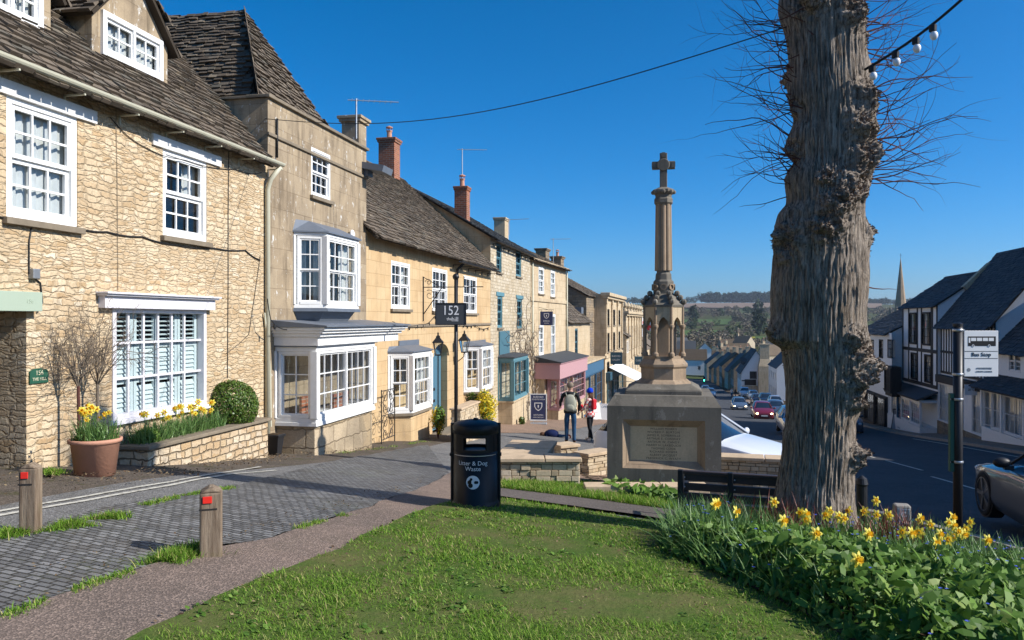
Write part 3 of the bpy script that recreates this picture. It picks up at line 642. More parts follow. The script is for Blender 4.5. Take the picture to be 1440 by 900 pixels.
def bay(H, pts, z0, z1, zb, facets, mat, base, roof=None, fh=.12, rh=.14, name='bay_window', roofup=.25, sillm=None, curtain='curtain', sash=True, fascia=.0, base_in=.02, posts=.09, roof_over=.08):
    """pts: plan from wall to wall (x, y), -y outward"""
    ring = [*pts]
    f = MB()
    for i, p in enumerate(pts): f.box(p[0]-posts/2, p[0]+posts/2, max(p[1]-posts/2, p[1]-.03 if i in (0, len(pts)-1) else -9), p[1]+posts/2, z0, z1)
    f.prism(offset_poly(ring, .035) , z1, z1+fh) ; f.prism(offset_poly(ring, .03), z0-.07, z0)
    if fascia: f.prism(offset_poly(ring, .07), z1+fh, z1+fh+fascia*.6); f.prism(offset_poly(ring, .13), z1+fh+fascia*.6, z1+fh+fascia)
    o = H.part(f, name, mat, None, .006)
    for i in range(len(pts)-1):
        fc = facets[i]
        if not fc: continue
        m, L = facet(pts[i], pts[i+1]); window(H, posts*.45, L-posts*.45, z0+.002, z1-.002, fc[0], fc[1], .03, m, mat, sash, curtain, None, 'window', .05, .02, o, fc[2] if len(fc) > 2 else 1)
    zt = z1+fh+fascia
    r = MB(); po = offset_poly(ring, roof_over + (.1 if fascia else 0)); r.prism(po, zt+.002, zt+.03); top = [(p[0]*.9+sum(q[0] for q in ring)/len(ring)*.1, p[1]*.25) for p in ring]; top[0] = (ring[0][0]+.05, 0.0); top[-1] = (ring[-1][0]-.05, 0.0)
    r.prism(po, zt+.03, zt+.03+roofup, top); H.part(r, 'roof', roof or M['lead'], o)
    if zb is not None:
        b = MB(); bp = offset_poly(ring, -base_in); b.prism(bp, zb, z0-.14); H.part(b, 'base', base, o, .01)
        b = MB(); b.prism(offset_poly(ring, .045), z0-.14, z0-.071); H.part(b, 'sill', sillm or base, o, .006)
    return o
def gable_roof(H, x0, x1, ze, zr, D, mat, w=.24, ex=.14, over=.2, rb=None, verge=.12, name='roof', th=.022, ridge=True, flat_tiles=False, parent=None):
    rb = D/2 if rb is None else rb; sl = (zr-ze)/rb; r = MB()
    a, b = x0-verge, x1+verge; ye = -over; zee = ze - over*sl
    r.slab([(a,ye,zee),(b,ye,zee),(b,rb,zr),(a,rb,zr)], .06)
    sb = (zr-ze)/(D-rb); r.slab([(b,D+over,ze-over*sb),(a,D+over,ze-over*sb),(a,rb,zr),(b,rb,zr)], .06)
    o = H.part(r, name, M['roof_under'] if not flat_tiles else mat, parent)
    if not flat_tiles:
        t = MB(); tiles(t, [(a,ye-.03,zee-.03*sl),(b,ye-.03,zee-.03*sl),(b,rb,zr),(a,rb,zr)], w, ex, th)
        H.part(t, 'slates', mat, o)
    if ridge:
        g = MB(); x = a
        while x < b - .05:
            L = min(random.uniform(.4, .5), b-x); g.slab([(x,rb-.12,zr-.09*sl+.05),(x+L-.01,rb-.12,zr-.09*sl+.05),(x+L-.01,rb,zr+.07),(x,rb,zr+.07)], .03); g.slab([(x+L-.01,rb+.12,zr-.09*sl+.05),(x,rb+.12,zr-.09*sl+.05),(x,rb,zr+.07),(x+L-.01,rb,zr+.07)], .03); x += L
        H.part(g, 'ridge_tiles', mat, o)
    return o
def chimney(H, x, y, z0, z1, w, d, mat, parent, pots=1, cap=.08, potm=None):
    m = MB(); m.box(x-w/2, x+w/2, y-d/2, y+d/2, z0, z1-.16); m.box(x-w/2-cap*.6, x+w/2+cap*.6, y-d/2-cap*.6, y+d/2+cap*.6, z1-.16, z1-.08); m.box(x-w/2-cap, x+w/2+cap, y-d/2-cap, y+d/2+cap, z1-.08, z1)
    o = H.part(m, 'chimney', mat, parent, .01)
    for i in range(pots):
        p = MB(); px = x + (i-(pots-1)/2)*.3; p.lathe([(.1,0),(.09,.25),(.11,.28),(.11,.32)], 12, (px, y, z1)); p.lathe([(.13,.42),(.13,.45),(.02,.5)], 12, (px, y, z1))
        for k in range(4): p.box(px-.1+.2*(k%2)-.008, px-.1+.2*(k%2)+.008, y-.07+.14*(k//2)-.008, y-.07+.14*(k//2)+.008, z1+.3, z1+.43)
        H.part(p, 'chimney_pot', potm or M['terracotta'], o, 0, True if False else None)
    return o
def pipe(H, pts, r, mat, name='downpipe', parent=None, n=8):
    m = MB(); m.smooth = True; m.tube(pts, r, n); return H.part(m, name, mat, parent)
def gutter(H, x0, x1, y, z, mat, r=.06, name='gutter', brackets=True):
    m = MB(); n = 8; vs = []
    for xx in (x0, x1):
        for k in range(n+1):
            a = math.pi * k / n; vs.append((xx, y - r*math.cos(a), z - r*math.sin(a)))
        for k in range(n+1):
            a = math.pi * (n-k) / n; vs.append((xx, y - (r-.01)*math.cos(a), z+.004 - (r-.01)*math.sin(a)))
    k = 2*(n+1); m.add(vs, [(i, (i+1) % k, k+(i+1) % k, k+i) for i in range(k)] + [tuple(reversed(range(k))), tuple(range(k, 2*k))])
    if brackets:
        xx = x0+.4
        while xx < x1: m.box(xx-.012, xx+.012, y-.02, .01, z-r-.05, z-r-.03); m.box(xx-.012, xx+.012, -.02, .0, z-r-.16, z-r-.03); xx += .95
    return H.part(m, name, mat)
def aerial(x, y, z, h, label, az=0.0, mast=.018, n=8):
    o = thing('television_aerial', label, 'aerial', (x, y, z), az)
    m = MB(); m.tube([(0,0,0),(0,0,h)], mast, 6); m.build('mast', M['galv'], o)
    m = MB(); m.tube([(-.2,0,h-.05),(1.0,0,h-.02)], .012, 5)
    for i in range(n): xx = -.1+i*1.05/n; m.tube([(xx,-.14,h-.04),(xx,.14,h-.04)], .006, 4)
    m.build('antenna_boom', M['galv'], o); return o

# ================================================================== 1: the near rubble house
H1 = left_house('stone_house', 'rubble stone house with dormers and a shuttered shop window behind two bare small trees', 3.0, TL, 12.92, TL)
X1 = 12.92 - 3.0; EA = 4.47
w1 = H1.rect(9, 131, 305, 109); w2 = H1.rect(229, 207, 331, 291); ws = H1.rect(157, 432, 592, 289)
pX = H1.x(37); porch = (pX-1.7, pX, H1.ground(pX)-.3, H1.z(37, 437), 1.6)
m = MB()
wall_front(m, 0, X1, -2.0, EA, [(*w1, .13), (*w2, .13), (*ws, .2), porch], .13)
shell(m, 0, X1, -2.0, EA, 6.4, 7.9); H1.part(m, 'wall', M['rubble_near'])
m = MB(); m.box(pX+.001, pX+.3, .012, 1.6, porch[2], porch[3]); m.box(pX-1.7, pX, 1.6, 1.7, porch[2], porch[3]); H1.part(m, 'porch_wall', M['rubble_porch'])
rf1 = gable_roof(H1, 0, X1-.12, EA+.03, 8.0, 6.4, M['slate_stone'], .21, .125, .2, 3.2, .0)
wA = window(H1, *w1, 3, 4, .06, None, M['white'], True, 'net', M['sill_stone'], fw=.085, bw=.026, label='large sash window with white net blinds')
wB = window(H1, *w2, 3, 4, .06, None, M['white'], True, 'half', M['sill_stone'], fw=.08, bw=.026)
for k, (a, yt, yb, b) in enumerate(((-6, 107, 122, 134), (213, 187, 199, 309))):
    x0, x1 = H1.x(a), H1.x(b); z1 = H1.z(a, yt); z0 = z1-.16
    m = MB(); m.box(x0, x1, -.035, .02, z0, z1); H1.part(m, 'lintel', M['white_old'], None, .006)
# shop window: painted grid outside, louvred shutters inside
x0, x1, z0, z1 = ws
m = MB(); fw = .07
for a, b, c, d in ((x0, x0+fw, z0, z1), (x1-fw, x1, z0, z1), (x0+fw, x1-fw, z0, z0+fw), (x0+fw, x1-fw, z1-fw, z1)): m.box(a, b, -.02, .1, c, d)
sw = H1.part(m, 'shop_window', M['silver_paint'], None, .005)
m = MB(); gx = [x0+fw+(x1-x0-2*fw)*f for f in (.155, .315, .475, .635, .79)]; gzs = [z0+(z1-z0)*f for f in (.36, .68)]
for g in gx: m.box(g-.018, g+.018, .035, .065, z0+fw, z1-fw)
for g in gzs: m.box(x0+fw, x1-fw, .036, .064, g-.015, g+.015)
H1.part(m, 'glazing_bars', M['silver_paint'], sw)
m = MB(); m.add([(x0+fw,.074,z0+fw),(x1-fw,.074,z0+fw),(x1-fw,.074,z1-fw),(x0+fw,.074,z1-fw)],[(0,1,2,3)]); H1.part(m, 'pane', M['glass'], sw)
n = 4; pw = (x1-x0-2*fw)/n
for i in range(n):
    a = x0+fw+pw*i; b = a+pw-.01; m = MB(); y = .1
    m.box(a, a+.06, y, y+.03, z0+.03, z1-.03); m.box(b-.06, b, y, y+.03, z0+.03, z1-.03); zs3 = [z0+.04, z0+(z1-z0)*.335, z0+(z1-z0)*.655, z1-.04]
    for zz in zs3: m.box(a+.06, b-.06, y, y+.03, zz-.045, zz+.045)
    for j in range(3):
        zz = zs3[j]+.075
        while zz < zs3[j+1]-.06:
            tilt = .034 if j < 2 else .008; m.add([(a+.06,y+.0,zz-tilt),(b-.06,y+.0,zz-tilt),(b-.06,y+.035,zz+tilt),(a+.06,y+.035,zz+tilt),(a+.06,y+.006,zz-tilt-.008),(b-.06,y+.006,zz-tilt-.008)], [(0,1,2,3),(4,5,1,0),(3,2,5,4)]); zz += .062
    H1.part(m, 'louvred_shutter', M['mint'], sw)
m = MB(); a, b = H1.x(148, .1), H1.x(303, .1); zt = H1.z(148, 410, .1); zb = H1.z(148, 433, .1)
m.box(a, b, -.1, .0, zb, zt-.05); m.box(a-.03, b+.03, -.15, .0, zt-.05, zt-.025); m.box(a-.05, b+.05, -.18, .0, zt-.025, zt)
H1.part(m, 'shop_cornice', M['silver_paint'], sw, .004)
m = MB(); m.box(x0-.05, x1+.05, -.06, .0, z0-.06, z0); H1.part(m, 'sill', M['silver_paint'], sw, .005)
# porch beam, gutter, pipes, plaque
m = MB(); a, b = H1.x(-90, .12), H1.x(60, .12); zt, zb = H1.z(58, 411, .12), H1.z(58, 438, .12); m.box(a, b, -.12, .3, zb, zt)
hb = H1.part(m, 'porch_beam', M['sage'], None, .006)
text('156', .07, M['sage'], hb, (b-.18, -.1215, zb+.11), name='number')
gutter(H1, 0, X1+.02, -.27, EA-.14, M['cream'], .062)
xp = H1.x(372); pipe(H1, [(X1-.05, -.27, EA-.2), (xp, -.12, EA-.42), (xp, -.06, EA-.6), (xp, -.06, H1.ground(xp)+.05)], .042, M['cream'])
m = MB(); px0, px1 = H1.x(40), H1.x(66); z0p, z1p = H1.z(40, 540), H1.z(40, 522)
pts = [(px0, z0p), (px1, z0p), (px1, z1p-.02)] + [(px0+(px1-px0)*(.5+.5*math.cos(t)) if 0 < t < math.pi else px0+(px1-px0)*(.5+.5*math.cos(t)), z1p-.02 + (.045*math.sin(t))) for t in [math.pi*i/10 for i in range(1, 10)]] + [(px0, z1p-.02)]
m.add([(p[0], -.02, p[1]) for p in pts] + [(p[0], .0, p[1]) for p in pts], [tuple(range(len(pts)))] + [(i, len(pts)+i, len(pts)+(i+1) % len(pts), (i+1) % len(pts)) for i in range(len(pts))])
pq = H1.part(m, 'number_plaque', M['sign_green'], None)
cxp = (px0+px1)/2; text('156', .075, M['letter_gold'], pq, (cxp, -.0225, z0p+.115)); text('THE HILL', .05, M['letter_gold'], pq, (cxp, -.0225, z0p+.045))
# cables
def wallcable(H, pts, r=.008, off=.012, name='cable', mat=None, sag=0):
    q = []
    for i, (a, b) in enumerate(pts): q.append(Vector((H.x(a, off), -off, H.z(a, b, off))))
    out = []
    for i in range(len(q)-1):
        for k in range(6):
            f = k/6; p = q[i].lerp(q[i+1], f); p.z -= sag*math.sin(math.pi*f); out.append(p)
    out.append(q[-1]); m = MB(); m.tube(out, r, 5); return H.part(m, name, mat or M['cable'])
wallcable(H1, [(-20, 296), (20, 309), (70, 317), (108, 320), (150, 326), (200, 333), (250, 345), (300, 349), (345, 352), (366, 366)], .011, sag=.02)
wallcable(H1, [(46, 310), (41, 340), (41, 385), (57, 398), (60, 425), (52, 440)], .009)
wallcable(H1, [(322, 200), (321, 300), (321, 400), (320, 532)], .006); wallcable(H1, [(163, 150), (165, 250), (166, 408)], .004, mat=M['sill_stone'])
wallcable(H1, [(155, 165), (200, 205), (260, 225), (330, 238), (368, 243)], .006, sag=.04); wallcable(H1, [(366, 360), (350, 470), (318, 497)], .005, sag=.02)
m = MB(); a = H1.x(45, .05); zc = H1.z(45, 384, .05); m.box(a, a+.1, -.07, 0, zc-.06, zc+.05); H1.part(m, 'junction_box', M['grey_metal'], None, .008)
# dormers
def dormer(H, px0, yt, yb, px1, b, label):
    x0, x1, z0, z1 = H.rect(px0, yt, yb, px1, -b); z0 = H.z(px0, yb, -b); sl = (8.0-EA)/3.2
    g = MB(); xm = (x0+x1)/2; e = .16; ap = z1+.62
    pts = [(x0-e, z0-.25), (x1+e, z0-.25), (x1+e, z1+.0), (xm+.2, ap), (xm-.2, ap), (x0-e, z1+.0)]
    hole = (x0, x1, z0, z1)
    wall_front(g, x0-e, x1+e, z0-.25, z1+.005, [hole], .08, b)
    g.add([(x0-e,b,z1),(x1+e,b,z1),(xm+.2,b,ap),(xm-.2,b,ap)], [(0,1,2,3)])
    for xx, fl in ((x0-e, 0), (x1+e, 1)):
        q = [(xx,b,z0-.25),(xx,b+2.2,z0-.25),(xx,b+2.2,z1),(xx,b,z1)]; g.add(q, [(3,2,1,0) if not fl else (0,1,2,3)])
    o = H.part(g, 'dormer', M['render_grey'])
    pend = []; u = MB()
    for sgn in (-1, 1):
        a = (x0-e-.14, b-.12, z1-.14) if sgn < 0 else (x1+e+.14, b-.12, z1-.14); bk = (a[0], b+2.6, a[2])
        top = xm+sgn*.16; tz = ap+.06
        q = [bk, a, (top, b-.12, tz), (top, b+2.6, tz)] if sgn < 0 else [a, bk, (top, b+2.6, tz), (top, b-.12, tz)]
        u.slab(q, .05); r = MB(); tiles(r, q, .2, .12); pend.append(r)
    q = [(xm-.2, b-.16, ap-.03), (xm+.2, b-.16, ap-.03), (xm+.05, b+.5, ap+.5), (xm-.05, b+.5, ap+.5)]; u.slab([(xm-.17, b-.12, ap+.03),(xm+.17,b-.12,ap+.03),(xm+.17,b+2.6,ap+.04),(xm-.17,b+2.6,ap+.04)], .04)
    H.part(u, 'dormer_roof', M['roof_under'], o); [H.part(r, 'slates', M['slate_stone'], o) for r in pend]
    window(H, *hole, 2, 2, b+.0, None, M['white'], False, 'net', None, fw=.075, bw=.024, parent=o, leafs=2)
dormer(H1, 141, 13, 76, 226, .58, ''); dormer(H1, -34, -70, 3, 57, .58, '')

# ================================================================== 2: rendered house with parapet
H2 = left_house('rendered_house', 'narrow parapeted house of patchy grey render with white oriel over a white shop bay', 12.92, TL, 17.45, TL)
X2 = 17.45 - 12.92; ZP = 5.5
u1 = H2.rect(437.5, 206, 274, 464.5)
m = MB(); wall_front(m, 0, X2, -2.6, ZP, [(*u1, .12)], .12); shell(m, 0, X2, -2.6, ZP, 6.0); H2.part(m, 'wall', M['render_grey'])
m = MB(); m.box(-.05, X2+.05, -.06, .4, ZP, ZP+.06); m.box(-.02, X2+.02, -.04, -.002, ZP-.66, ZP-.6); m.box(-.05, .35, .0, 5.9, ZP+.0, ZP+.05); H2.part(m, 'parapet_coping', M['sill_stone'], None, .01)
window(H2, *u1, 3, 4, .05, None, M['white'], True, None, M['sill_stone'], fw=.06, bw=.02)
# steep stone slate hip behind the parapet, its ridge running back from the street
ap = (1.35, 1.25, 7.62); bk = (1.35, 5.0, 7.62)
fl_, fr_ = (.32, .38, ZP+.05), (3.7, .38, ZP+.0)
r = MB(); t = MB(); bl = (.2, 5.0, ZP-.1); br = (3.9, 5.0, ZP-.1)
faces = [[(.32,.3,ZP-.0),(3.8,.3,ZP-.1),ap], [(.2,5.0,ZP-.5),(.28,.3,ZP-.5),ap,bk], [(3.8,.3,ZP-.1),(4.0,5.0,ZP-.1),bk,ap]]
for q in faces: r.slab(q, .05); tiles(t, q, .2, .105)
r2 = H2.part(r, 'roof', M['roof_under']); H2.part(t, 'slates', M['slate_stone'], r2)
m = MB()
for i in range(16):
    f = i/16; p = Vector((.3,.34,ZP)).lerp(Vector(ap), f); q = Vector((.3,.34,ZP)).lerp(Vector(ap), f+.075); m.obox((p+q)/2 + Vector((0,-.02,.05)), (q-p)*.5, (.06,.02,0), (0,0,.02))
H2.part(m, 'hip_tiles', M['slate_stone'], r2)
cx = H2.x(498, -1.6); chimney(H2, cx, 1.6, ZP-.4, H2.z(498, 166, -1.6), .52, .5, M['render_grey'], r2, 0, .1)
# oriel bay, first floor
a, c = H2.x(414), H2.x(458, .5); d = H2.x(502, .5)
oz0, oz1 = H2.z(414, 428), H2.z(414, 331)
bay(H2, [(a, 0), (c, -.5), (d, -.5), (d+.28, 0)], oz0, oz1, None, [(2, 4), (4, 4), (2, 4)], M['white'], M['lead'], fh=.06, roofup=.22, curtain='curtain', posts=.11, name='oriel_window')
m = MB(); m.prism(offset_poly([(a, 0), (c, -.5), (d, -.5), (d+.28, 0)], .06), oz0-.13, oz0-.072); m.prism([(a+.15,0),(c+.1,-.3),(d-.1,-.3),(d+.1,0)][::1], oz0-.36, oz0-.13, [(a+.02,0),(c,-.45),(d,-.45),(d+.26,0)]); H2.part(m, 'oriel_base', M['lead'])
# ground bay with its long moulded cornice
a, c = H2.x(388), H2.x(446, .75); c = max(c, a+.02); d = H2.x(524, .75)
gz0, gz1 = H2.z(446, 588, .75), H2.z(446, 494, .75)
bay(H2, [(a, 0), (a+.01, -.75), (d, -.75), (d+.01, 0)], gz0, gz1, -2.4, [(2, 3), (4, 3, 2), (2, 3)], M['white'], M['rubble_plinth'], fh=.08, fascia=.0, roofup=.0, curtain=None, posts=.13, sash=False, base_in=.01, sillm=M['white'], name='shop_bay')
m = MB(); e = H2.x(563, .9); zt = gz1+.1
for k, (o_, h0, h1) in enumerate(((.1, 0, .16), (.16, .16, .22), (.22, .22, .27), (.27, .27, .33))): m.box(a-.02-o_*.6, e-.1+o_, -.75-o_, .0, zt+h0, zt+h1)
cn = H2.part(m, 'cornice', M['white'], None, .008)
m = MB(); m.add([(a-.22,-1.08,zt+.332),(e+.22,-1.08,zt+.332),(e+.22,0,zt+.332),(a-.22,0,zt+.332),(a-.22,-1.08,zt+.36),(e+.22,-1.08,zt+.36),(e+.22,0,zt+.46),(a-.22,0,zt+.46)], [(0,3,2,1),(4,5,6,7),(0,1,5,4),(1,2,6,5),(2,3,7,6),(3,0,4,7)]); H2.part(m, 'canopy_roof', M['lead'], cn)
for q_ in ((a+.3, a+.9, -.35, -.3, gz0+.0, gz0+.35), (d-1.2, d-.5, -.42, -.37, gz0+.02, gz0+.3)): m = MB(); m.box(*q_); H2.part(m, 'display_board', M['brick'])
m = MB(); m.box(.1, X2-.1, .9, .95, gz0-.3, gz1+.2); H2.part(m, 'back_wall', M['room'])
m = MB(); lx = H2.x(497, .1); lz = H2.z(497, 330, .1); m.ball((lx, -.07, lz), (.09, .05, .11)); H2.part(m, 'alarm_box', M['white'], None, 0, True)
m = MB(); m.obox((X2+.03, -.25, ZP-.42), (.3, .0, .0), (0, .26, .05), (0, -.02, .07)); m.box(X2-.15, X2+.15, -.1, .02, ZP-.6, ZP-.42); H2.part(m, 'gutter_spout', M['lead'])
pipe(H2, [(.28, -.03, ZP-.3), (.28, -.03, ZP-1.0)], .02, M['cable'], 'cable')
wallcable(H2, [(372, 440), (380, 520), (381, 600)], .02, .04, 'downpipe', M['cream'])
# iron gate in the gap under the canopy
gx0, gx1 = H2.x(525, .1), H2.x(544, .1); gz_0, gz_1 = H2.z(535, 618, .1), H2.z(535, 546, .1)
og = W(12.92, TL); gt = thing('iron_gate', 'black wrought iron scroll gate in the gap between the two white bays', 'gate', (H2.P + H2.c*gx0 + H2.o*.3).to_3d() + Vector((0,0,gz_0)), H2.phi)
gw, gh = gx1-gx0, gz_1-gz_0; m = MB()
for xx in (0, gw): m.tube([(xx,0,-.1),(xx,0,gh)], .014, 6)
for zz in (.05, gh*.5, gh-.03): m.tube([(0,0,zz),(gw,0,zz)], .011, 5)
m.build('gate_frame', M['iron'], gt); m = MB()
def spiral(cx, cz, r0, turns, a0, sg=1, n=26): return [(cx + sg*r0*(1-i/n*.85)*math.cos(a0+turns*2*math.pi*i/n), 0, cz + r0*(1-i/n*.85)*math.sin(a0+turns*2*math.pi*i/n)) for i in range(n+1)]
for zc in (gh*.26, gh*.75):
    for sg in (-1, 1):
        m.tube(spiral(gw/2+sg*gw*.22, zc+gh*.1, gw*.2, 1.4, 0, sg), .008, 5); m.tube(spiral(gw/2+sg*gw*.22, zc-gh*.12, gw*.17, 1.4, math.pi, sg), .008, 5)
        m.tube([(gw/2, 0, zc-gh*.22), (gw/2+sg*gw*.4, 0, zc), (gw/2, 0, zc+gh*.22)], .008, 5)
m.build('scrollwork', M['iron'], gt)

# ================================================================== 3: long honey coloured cottage
H3 = left_house('honey_cottage', 'long low honey stone cottage with blue arched door between two white bays', 17.45, TL, 29.9, TL)
X3 = 29.9-17.45; E3 = 3.78
wins = [H3.rect(550, 366, 434, 576.5), H3.rect(608, 376, 437, 629), H3.rect(652, 387, 440, 670.5)]
dx0, dx1 = H3.x(608), H3.x(629); dz0, dz1 = H3.ground(dx0)-.0, H3.z(612, 484)
m = MB(); wall_front(m, 0, X3, -3.6, E3, [(*w, .12) for w in wins] + [(dx0, dx1, dz0-.2, dz1, .28)], .12); shell(m, 0, X3, -3.6, E3, 7.0, 7.05, ends=(1, 1)); H3.part(m, 'wall', M['honey'])
rf3 = gable_roof(H3, 0.02, X3, E3, 7.05, 7.0, M['slate_stone'], .27, .16, .28, 3.5, .05)
for i, w in enumerate(wins): window(H3, *w, 2, 4, .05, None, M['white'], True, 'curtain' if i == 0 else None, M['sill_stone'], fw=.07, bw=.022, leafs=2)
zs_ = H3.z(560, 458); m = MB(); m.box(0, X3, -.045, -.001, zs_-.05, zs_+.03); H3.part(m, 'string_course', M['sill_stone'], None, .008)
a = H3.x(546); c = H3.x(579, .5); d = H3.x(605, .5); z0_, z1_ = H3.z(579, 577, .5), H3.z(579, 500, .5)
bay(H3, [(a, 0), (c, -.5), (d, -.5), (d+.25, 0)], z0_, z1_, -3.2, [(2, 4), (4, 4), (2, 4)], M['white'], M['honey'], fh=.08, roofup=.12, posts=.12, sillm=M['sill_stone'], curtain='half')
a = H3.x(652); c = H3.x(676, .5); d = H3.x(691, .5); z0_, z1_ = H3.z(676, 548, .5), H3.z(676, 490, .5)
bay(H3, [(a, 0), (c, -.5), (d, -.5), (d+.25, 0)], z0_, z1_, -3.6, [(2, 4), (4, 4), (2, 4)], M['white'], M['honey'], fh=.08, roofup=.12, posts=.12, sillm=M['sill_stone'], curtain='half')
for pa, pb in ((560, 588), (657, 682)):                     # lead weathering on the wall above each bay
    m = MB(); a0, b0 = H3.x(pa), H3.x(pb); zz = H3.z(pa, 482); m.box(a0, b0, -.03, -.002, zz-.15, zz+.05); H3.part(m, 'lead_flashing', M['lead'])
# door: planked, arched head
m = MB(); wd = dx1-dx0; 
m.box(dx0+.02, dx1-.02, .2, .25, dz0, dz1-.02); dr = H3.part(m, 'door', M['door_blue'], None, .005)
m = MB()
for i in range(1, 7): xx = dx0+.02+(wd-.04)*i/7; m.box(xx-.006, xx+.006, .194, .2, dz0+.05, dz1-.1)
H3.part(m, 'plank_grooves', M['teal'], dr)
m = MB(); m.box(dx0+.5*wd-.08, dx0+.5*wd+.1, .185, .2, dz0+.85, dz0+.93); m.box(dx0+.5*wd-.05, dx0+.5*wd+.08, .18, .2, dz0+1.2, dz0+1.28); H3.part(m, 'letter_plate', M['iron'], dr)
m = MB(); n = 12; arc = [(dx0+wd/2+wd/2*math.cos(math.pi*i/n), dz1-.36+.36*math.sin(math.pi*i/n)) for i in range(n+1)]
for sgn in (0, 1):
    h = arc[:n//2+1] if sgn == 0 else arc[n//2:]; cx_ = dx1 if sgn == 0 else dx0
    q = [(cx_, dz1+.001)] + h if sgn == 0 else [(cx_, dz1+.001)] + h[::1]
    m.add([(x, -.003, z) for x, z in q] + [(x, .19, z) for x, z in q], [tuple(range(len(q))), tuple(reversed(range(len(q), 2*len(q))))] + [(i, i+1, len(q)+i+1, len(q)+i) for i in range(len(q)-1)])
H3.part(m, 'arch_head', M['honey'])
m = MB()
for i in range(n): t0, t1 = math.pi*i/n, math.pi*(i+1)/n; r0, r1 = wd/2+.02, wd/2+.2; q = [(dx0+wd/2+r*math.cos(t), dz1-.36+(r/(wd/2))*.36*math.sin(t)) for r, t in ((r0,t0),(r1,t0),(r1,t1),(r0,t1))]; m.add([(x,-.05,z) for x,z in q]+[(x,0,z) for x,z in q], [(0,1,2,3),(1,5,6,2),(4,0,3,7),(0,4,5,1),(3,2,6,7)])
H3.part(m, 'hood_mould', M['honey'])
m = MB(); m.box(dx0-.2, dx1+.3, -.5, .0, dz0-.3, dz0+.02); H3.part(m, 'door_step', M['sill_stone'], None, .01)
cx = H3.x(547.5, -3.5); zc = H3.z(547.5, 196, -3.5); chimney(H3, cx, 3.5, 6.4, zc, .62, .62, M['brick'], rf3, 1, .07)
pipe(H3, [(H3.x(640)-.0, -.35, E3-.3), (H3.x(640), -.08, E3-.55), (H3.x(640), -.05, E3-1.2), (H3.x(640), -.05, H3.ground(8)-.2)], .045, M['iron'])
gutter(H3, X3*.55, X3+.02, -.36, E3-.33, M['iron'], .055)

# ================================================================== 4: grey rubble house with teal windows
H4 = left_house('teal_windowed_house', 'grey rubble stone house with narrow teal sash windows, teal bay shop window and climbing stems', 29.92, TL, 38.3, TL)
X4 = 38.3-29.92; E4 = 4.84
wins = [H4.rect(698, 341, 382, 705.5), H4.rect(725.5, 351, 388, 733), H4.rect(699.5, 416, 461, 706.5), H4.rect(727, 420, 462, 734)]
m = MB(); wall_front(m, 0, X4, -5, E4, [(*w, .14) for w in wins], .14); shell(m, 0, X4, -5, E4, 6.4, 6.75); H4.part(m, 'wall', M['rubble_grey'])
m = MB(); m.add([(-.015,.0,E3-1.0),(-.015,6.4,E3-1.0),(-.015,6.4,E4),(-.015,3.2,6.72),(-.015,0,E4)], [(4,3,2,1,0)]); H4.part(m, 'gable_render', M['honey'])
rf4 = gable_roof(H4, 0, X4, E4, 6.75, 6.4, M['slate_blue'], .3, .2, .22, 3.2, .14, th=.012)
for w in wins: window(H4, *w, 2, 4, .07, None, M['teal_light'], True, None, M['sill_stone'], fw=.07, bw=.024)
for w in wins[2:]: m = MB(); m.box(w[0]-.25, w[1]+.25, -.03, .02, w[3]-.001, w[3]+.16); H4.part(m, 'lintel', M['teal_light'], None, .005)
gutter(H4, 0, X4, -.3, E4-.2, M['iron'], .055)
cx = H4.x(650, -1.3); chimney(H4, cx, 1.3, 5.3, H4.z(650, 263, -1.3), .5, .5, M['brick'], rf4, 1, .05)
cx = H4.x(705, -2.4); chimney(H4, cx, 2.4, 6.0, H4.z(705, 307, -2.4), .95, .6, M['cotswold'], rf4, 0, .06)
a = H4.x(700.5); c = H4.x(721, .6); d = H4.x(741, .6); z0_, z1_ = H4.z(721, 562, .6), H4.z(721, 508, .6)
bay(H4, [(a, 0), (a+.02, -.6), (d, -.6), (d+.02, 0)], z0_, z1_, -4.6, [(2, 3), (2, 3, 2), (2, 3)], M['teal_light'], M['cotswold'], fh=.12, roofup=.1, posts=.14, curtain=None, sash=False, roof=M['slate_blue'], name='shop_bay')
m = MB(); x0_, x1_ = H4.x(701), H4.x(715); m.box(x0_, x1_, -.06, -.002, H4.z(701, 500), H4.z(701, 466)); H4.part(m, 'painted_panel', M['teal'], None, .01)

# ================================================================== 5: cream stone house over the pink shop
H5 = left_house('cream_house', 'cream stone house with tall white sashes above a pink painted shop front', 38.32, TL, 47.0, -6.52)
X5 = 8.7; E5 = 4.62
wins = [H5.rect(757, 375, 412.5, 764.5), H5.rect(774, 380, 417, 780), H5.rect(757.5, 457, 500, 764), H5.rect(774.5, 442, 500, 780.5)]
m = MB(); wall_front(m, 0, X5, -5.6, E5, [(*w, .1) for w in wins], .1); shell(m, 0, X5, -5.6, E5, 6.2, 6.1); H5.part(m, 'wall', M['cream_stone'])
rf5 = gable_roof(H5, 0, X5, E5, 6.1, 6.2, M['slate_stone'], .3, .2, .25, 3.1, .1)
for w in wins: window(H5, *w, 2, 4, .03, None, M['white'], True, 'net', M['sill_stone'], fw=.08, bw=.03)
zz = H5.z(745, 420); m = MB(); m.box(0, X5, -.06, -.001, zz-.1, zz+.1); m.box(0, X5, -.2, -.001, E5-.12, E5+.0); H5.part(m, 'string_course', M['cream_stone'], None, .01)
pipe(H5, [(.15, -.08, E5-.1), (.15, -.08, -3.4)], .045, M['cream']); pipe(H5, [(X5-.1, -.08, E5-.1), (X5-.1, -.08, -2)], .045, M['cream'])
cx = H5.x(763, -2.9); chimney(H5, cx, 2.9, 5.2, H5.z(763, 350, -2.9), 1.1, .7, M['rubble_dark'], rf5, 0, .1)
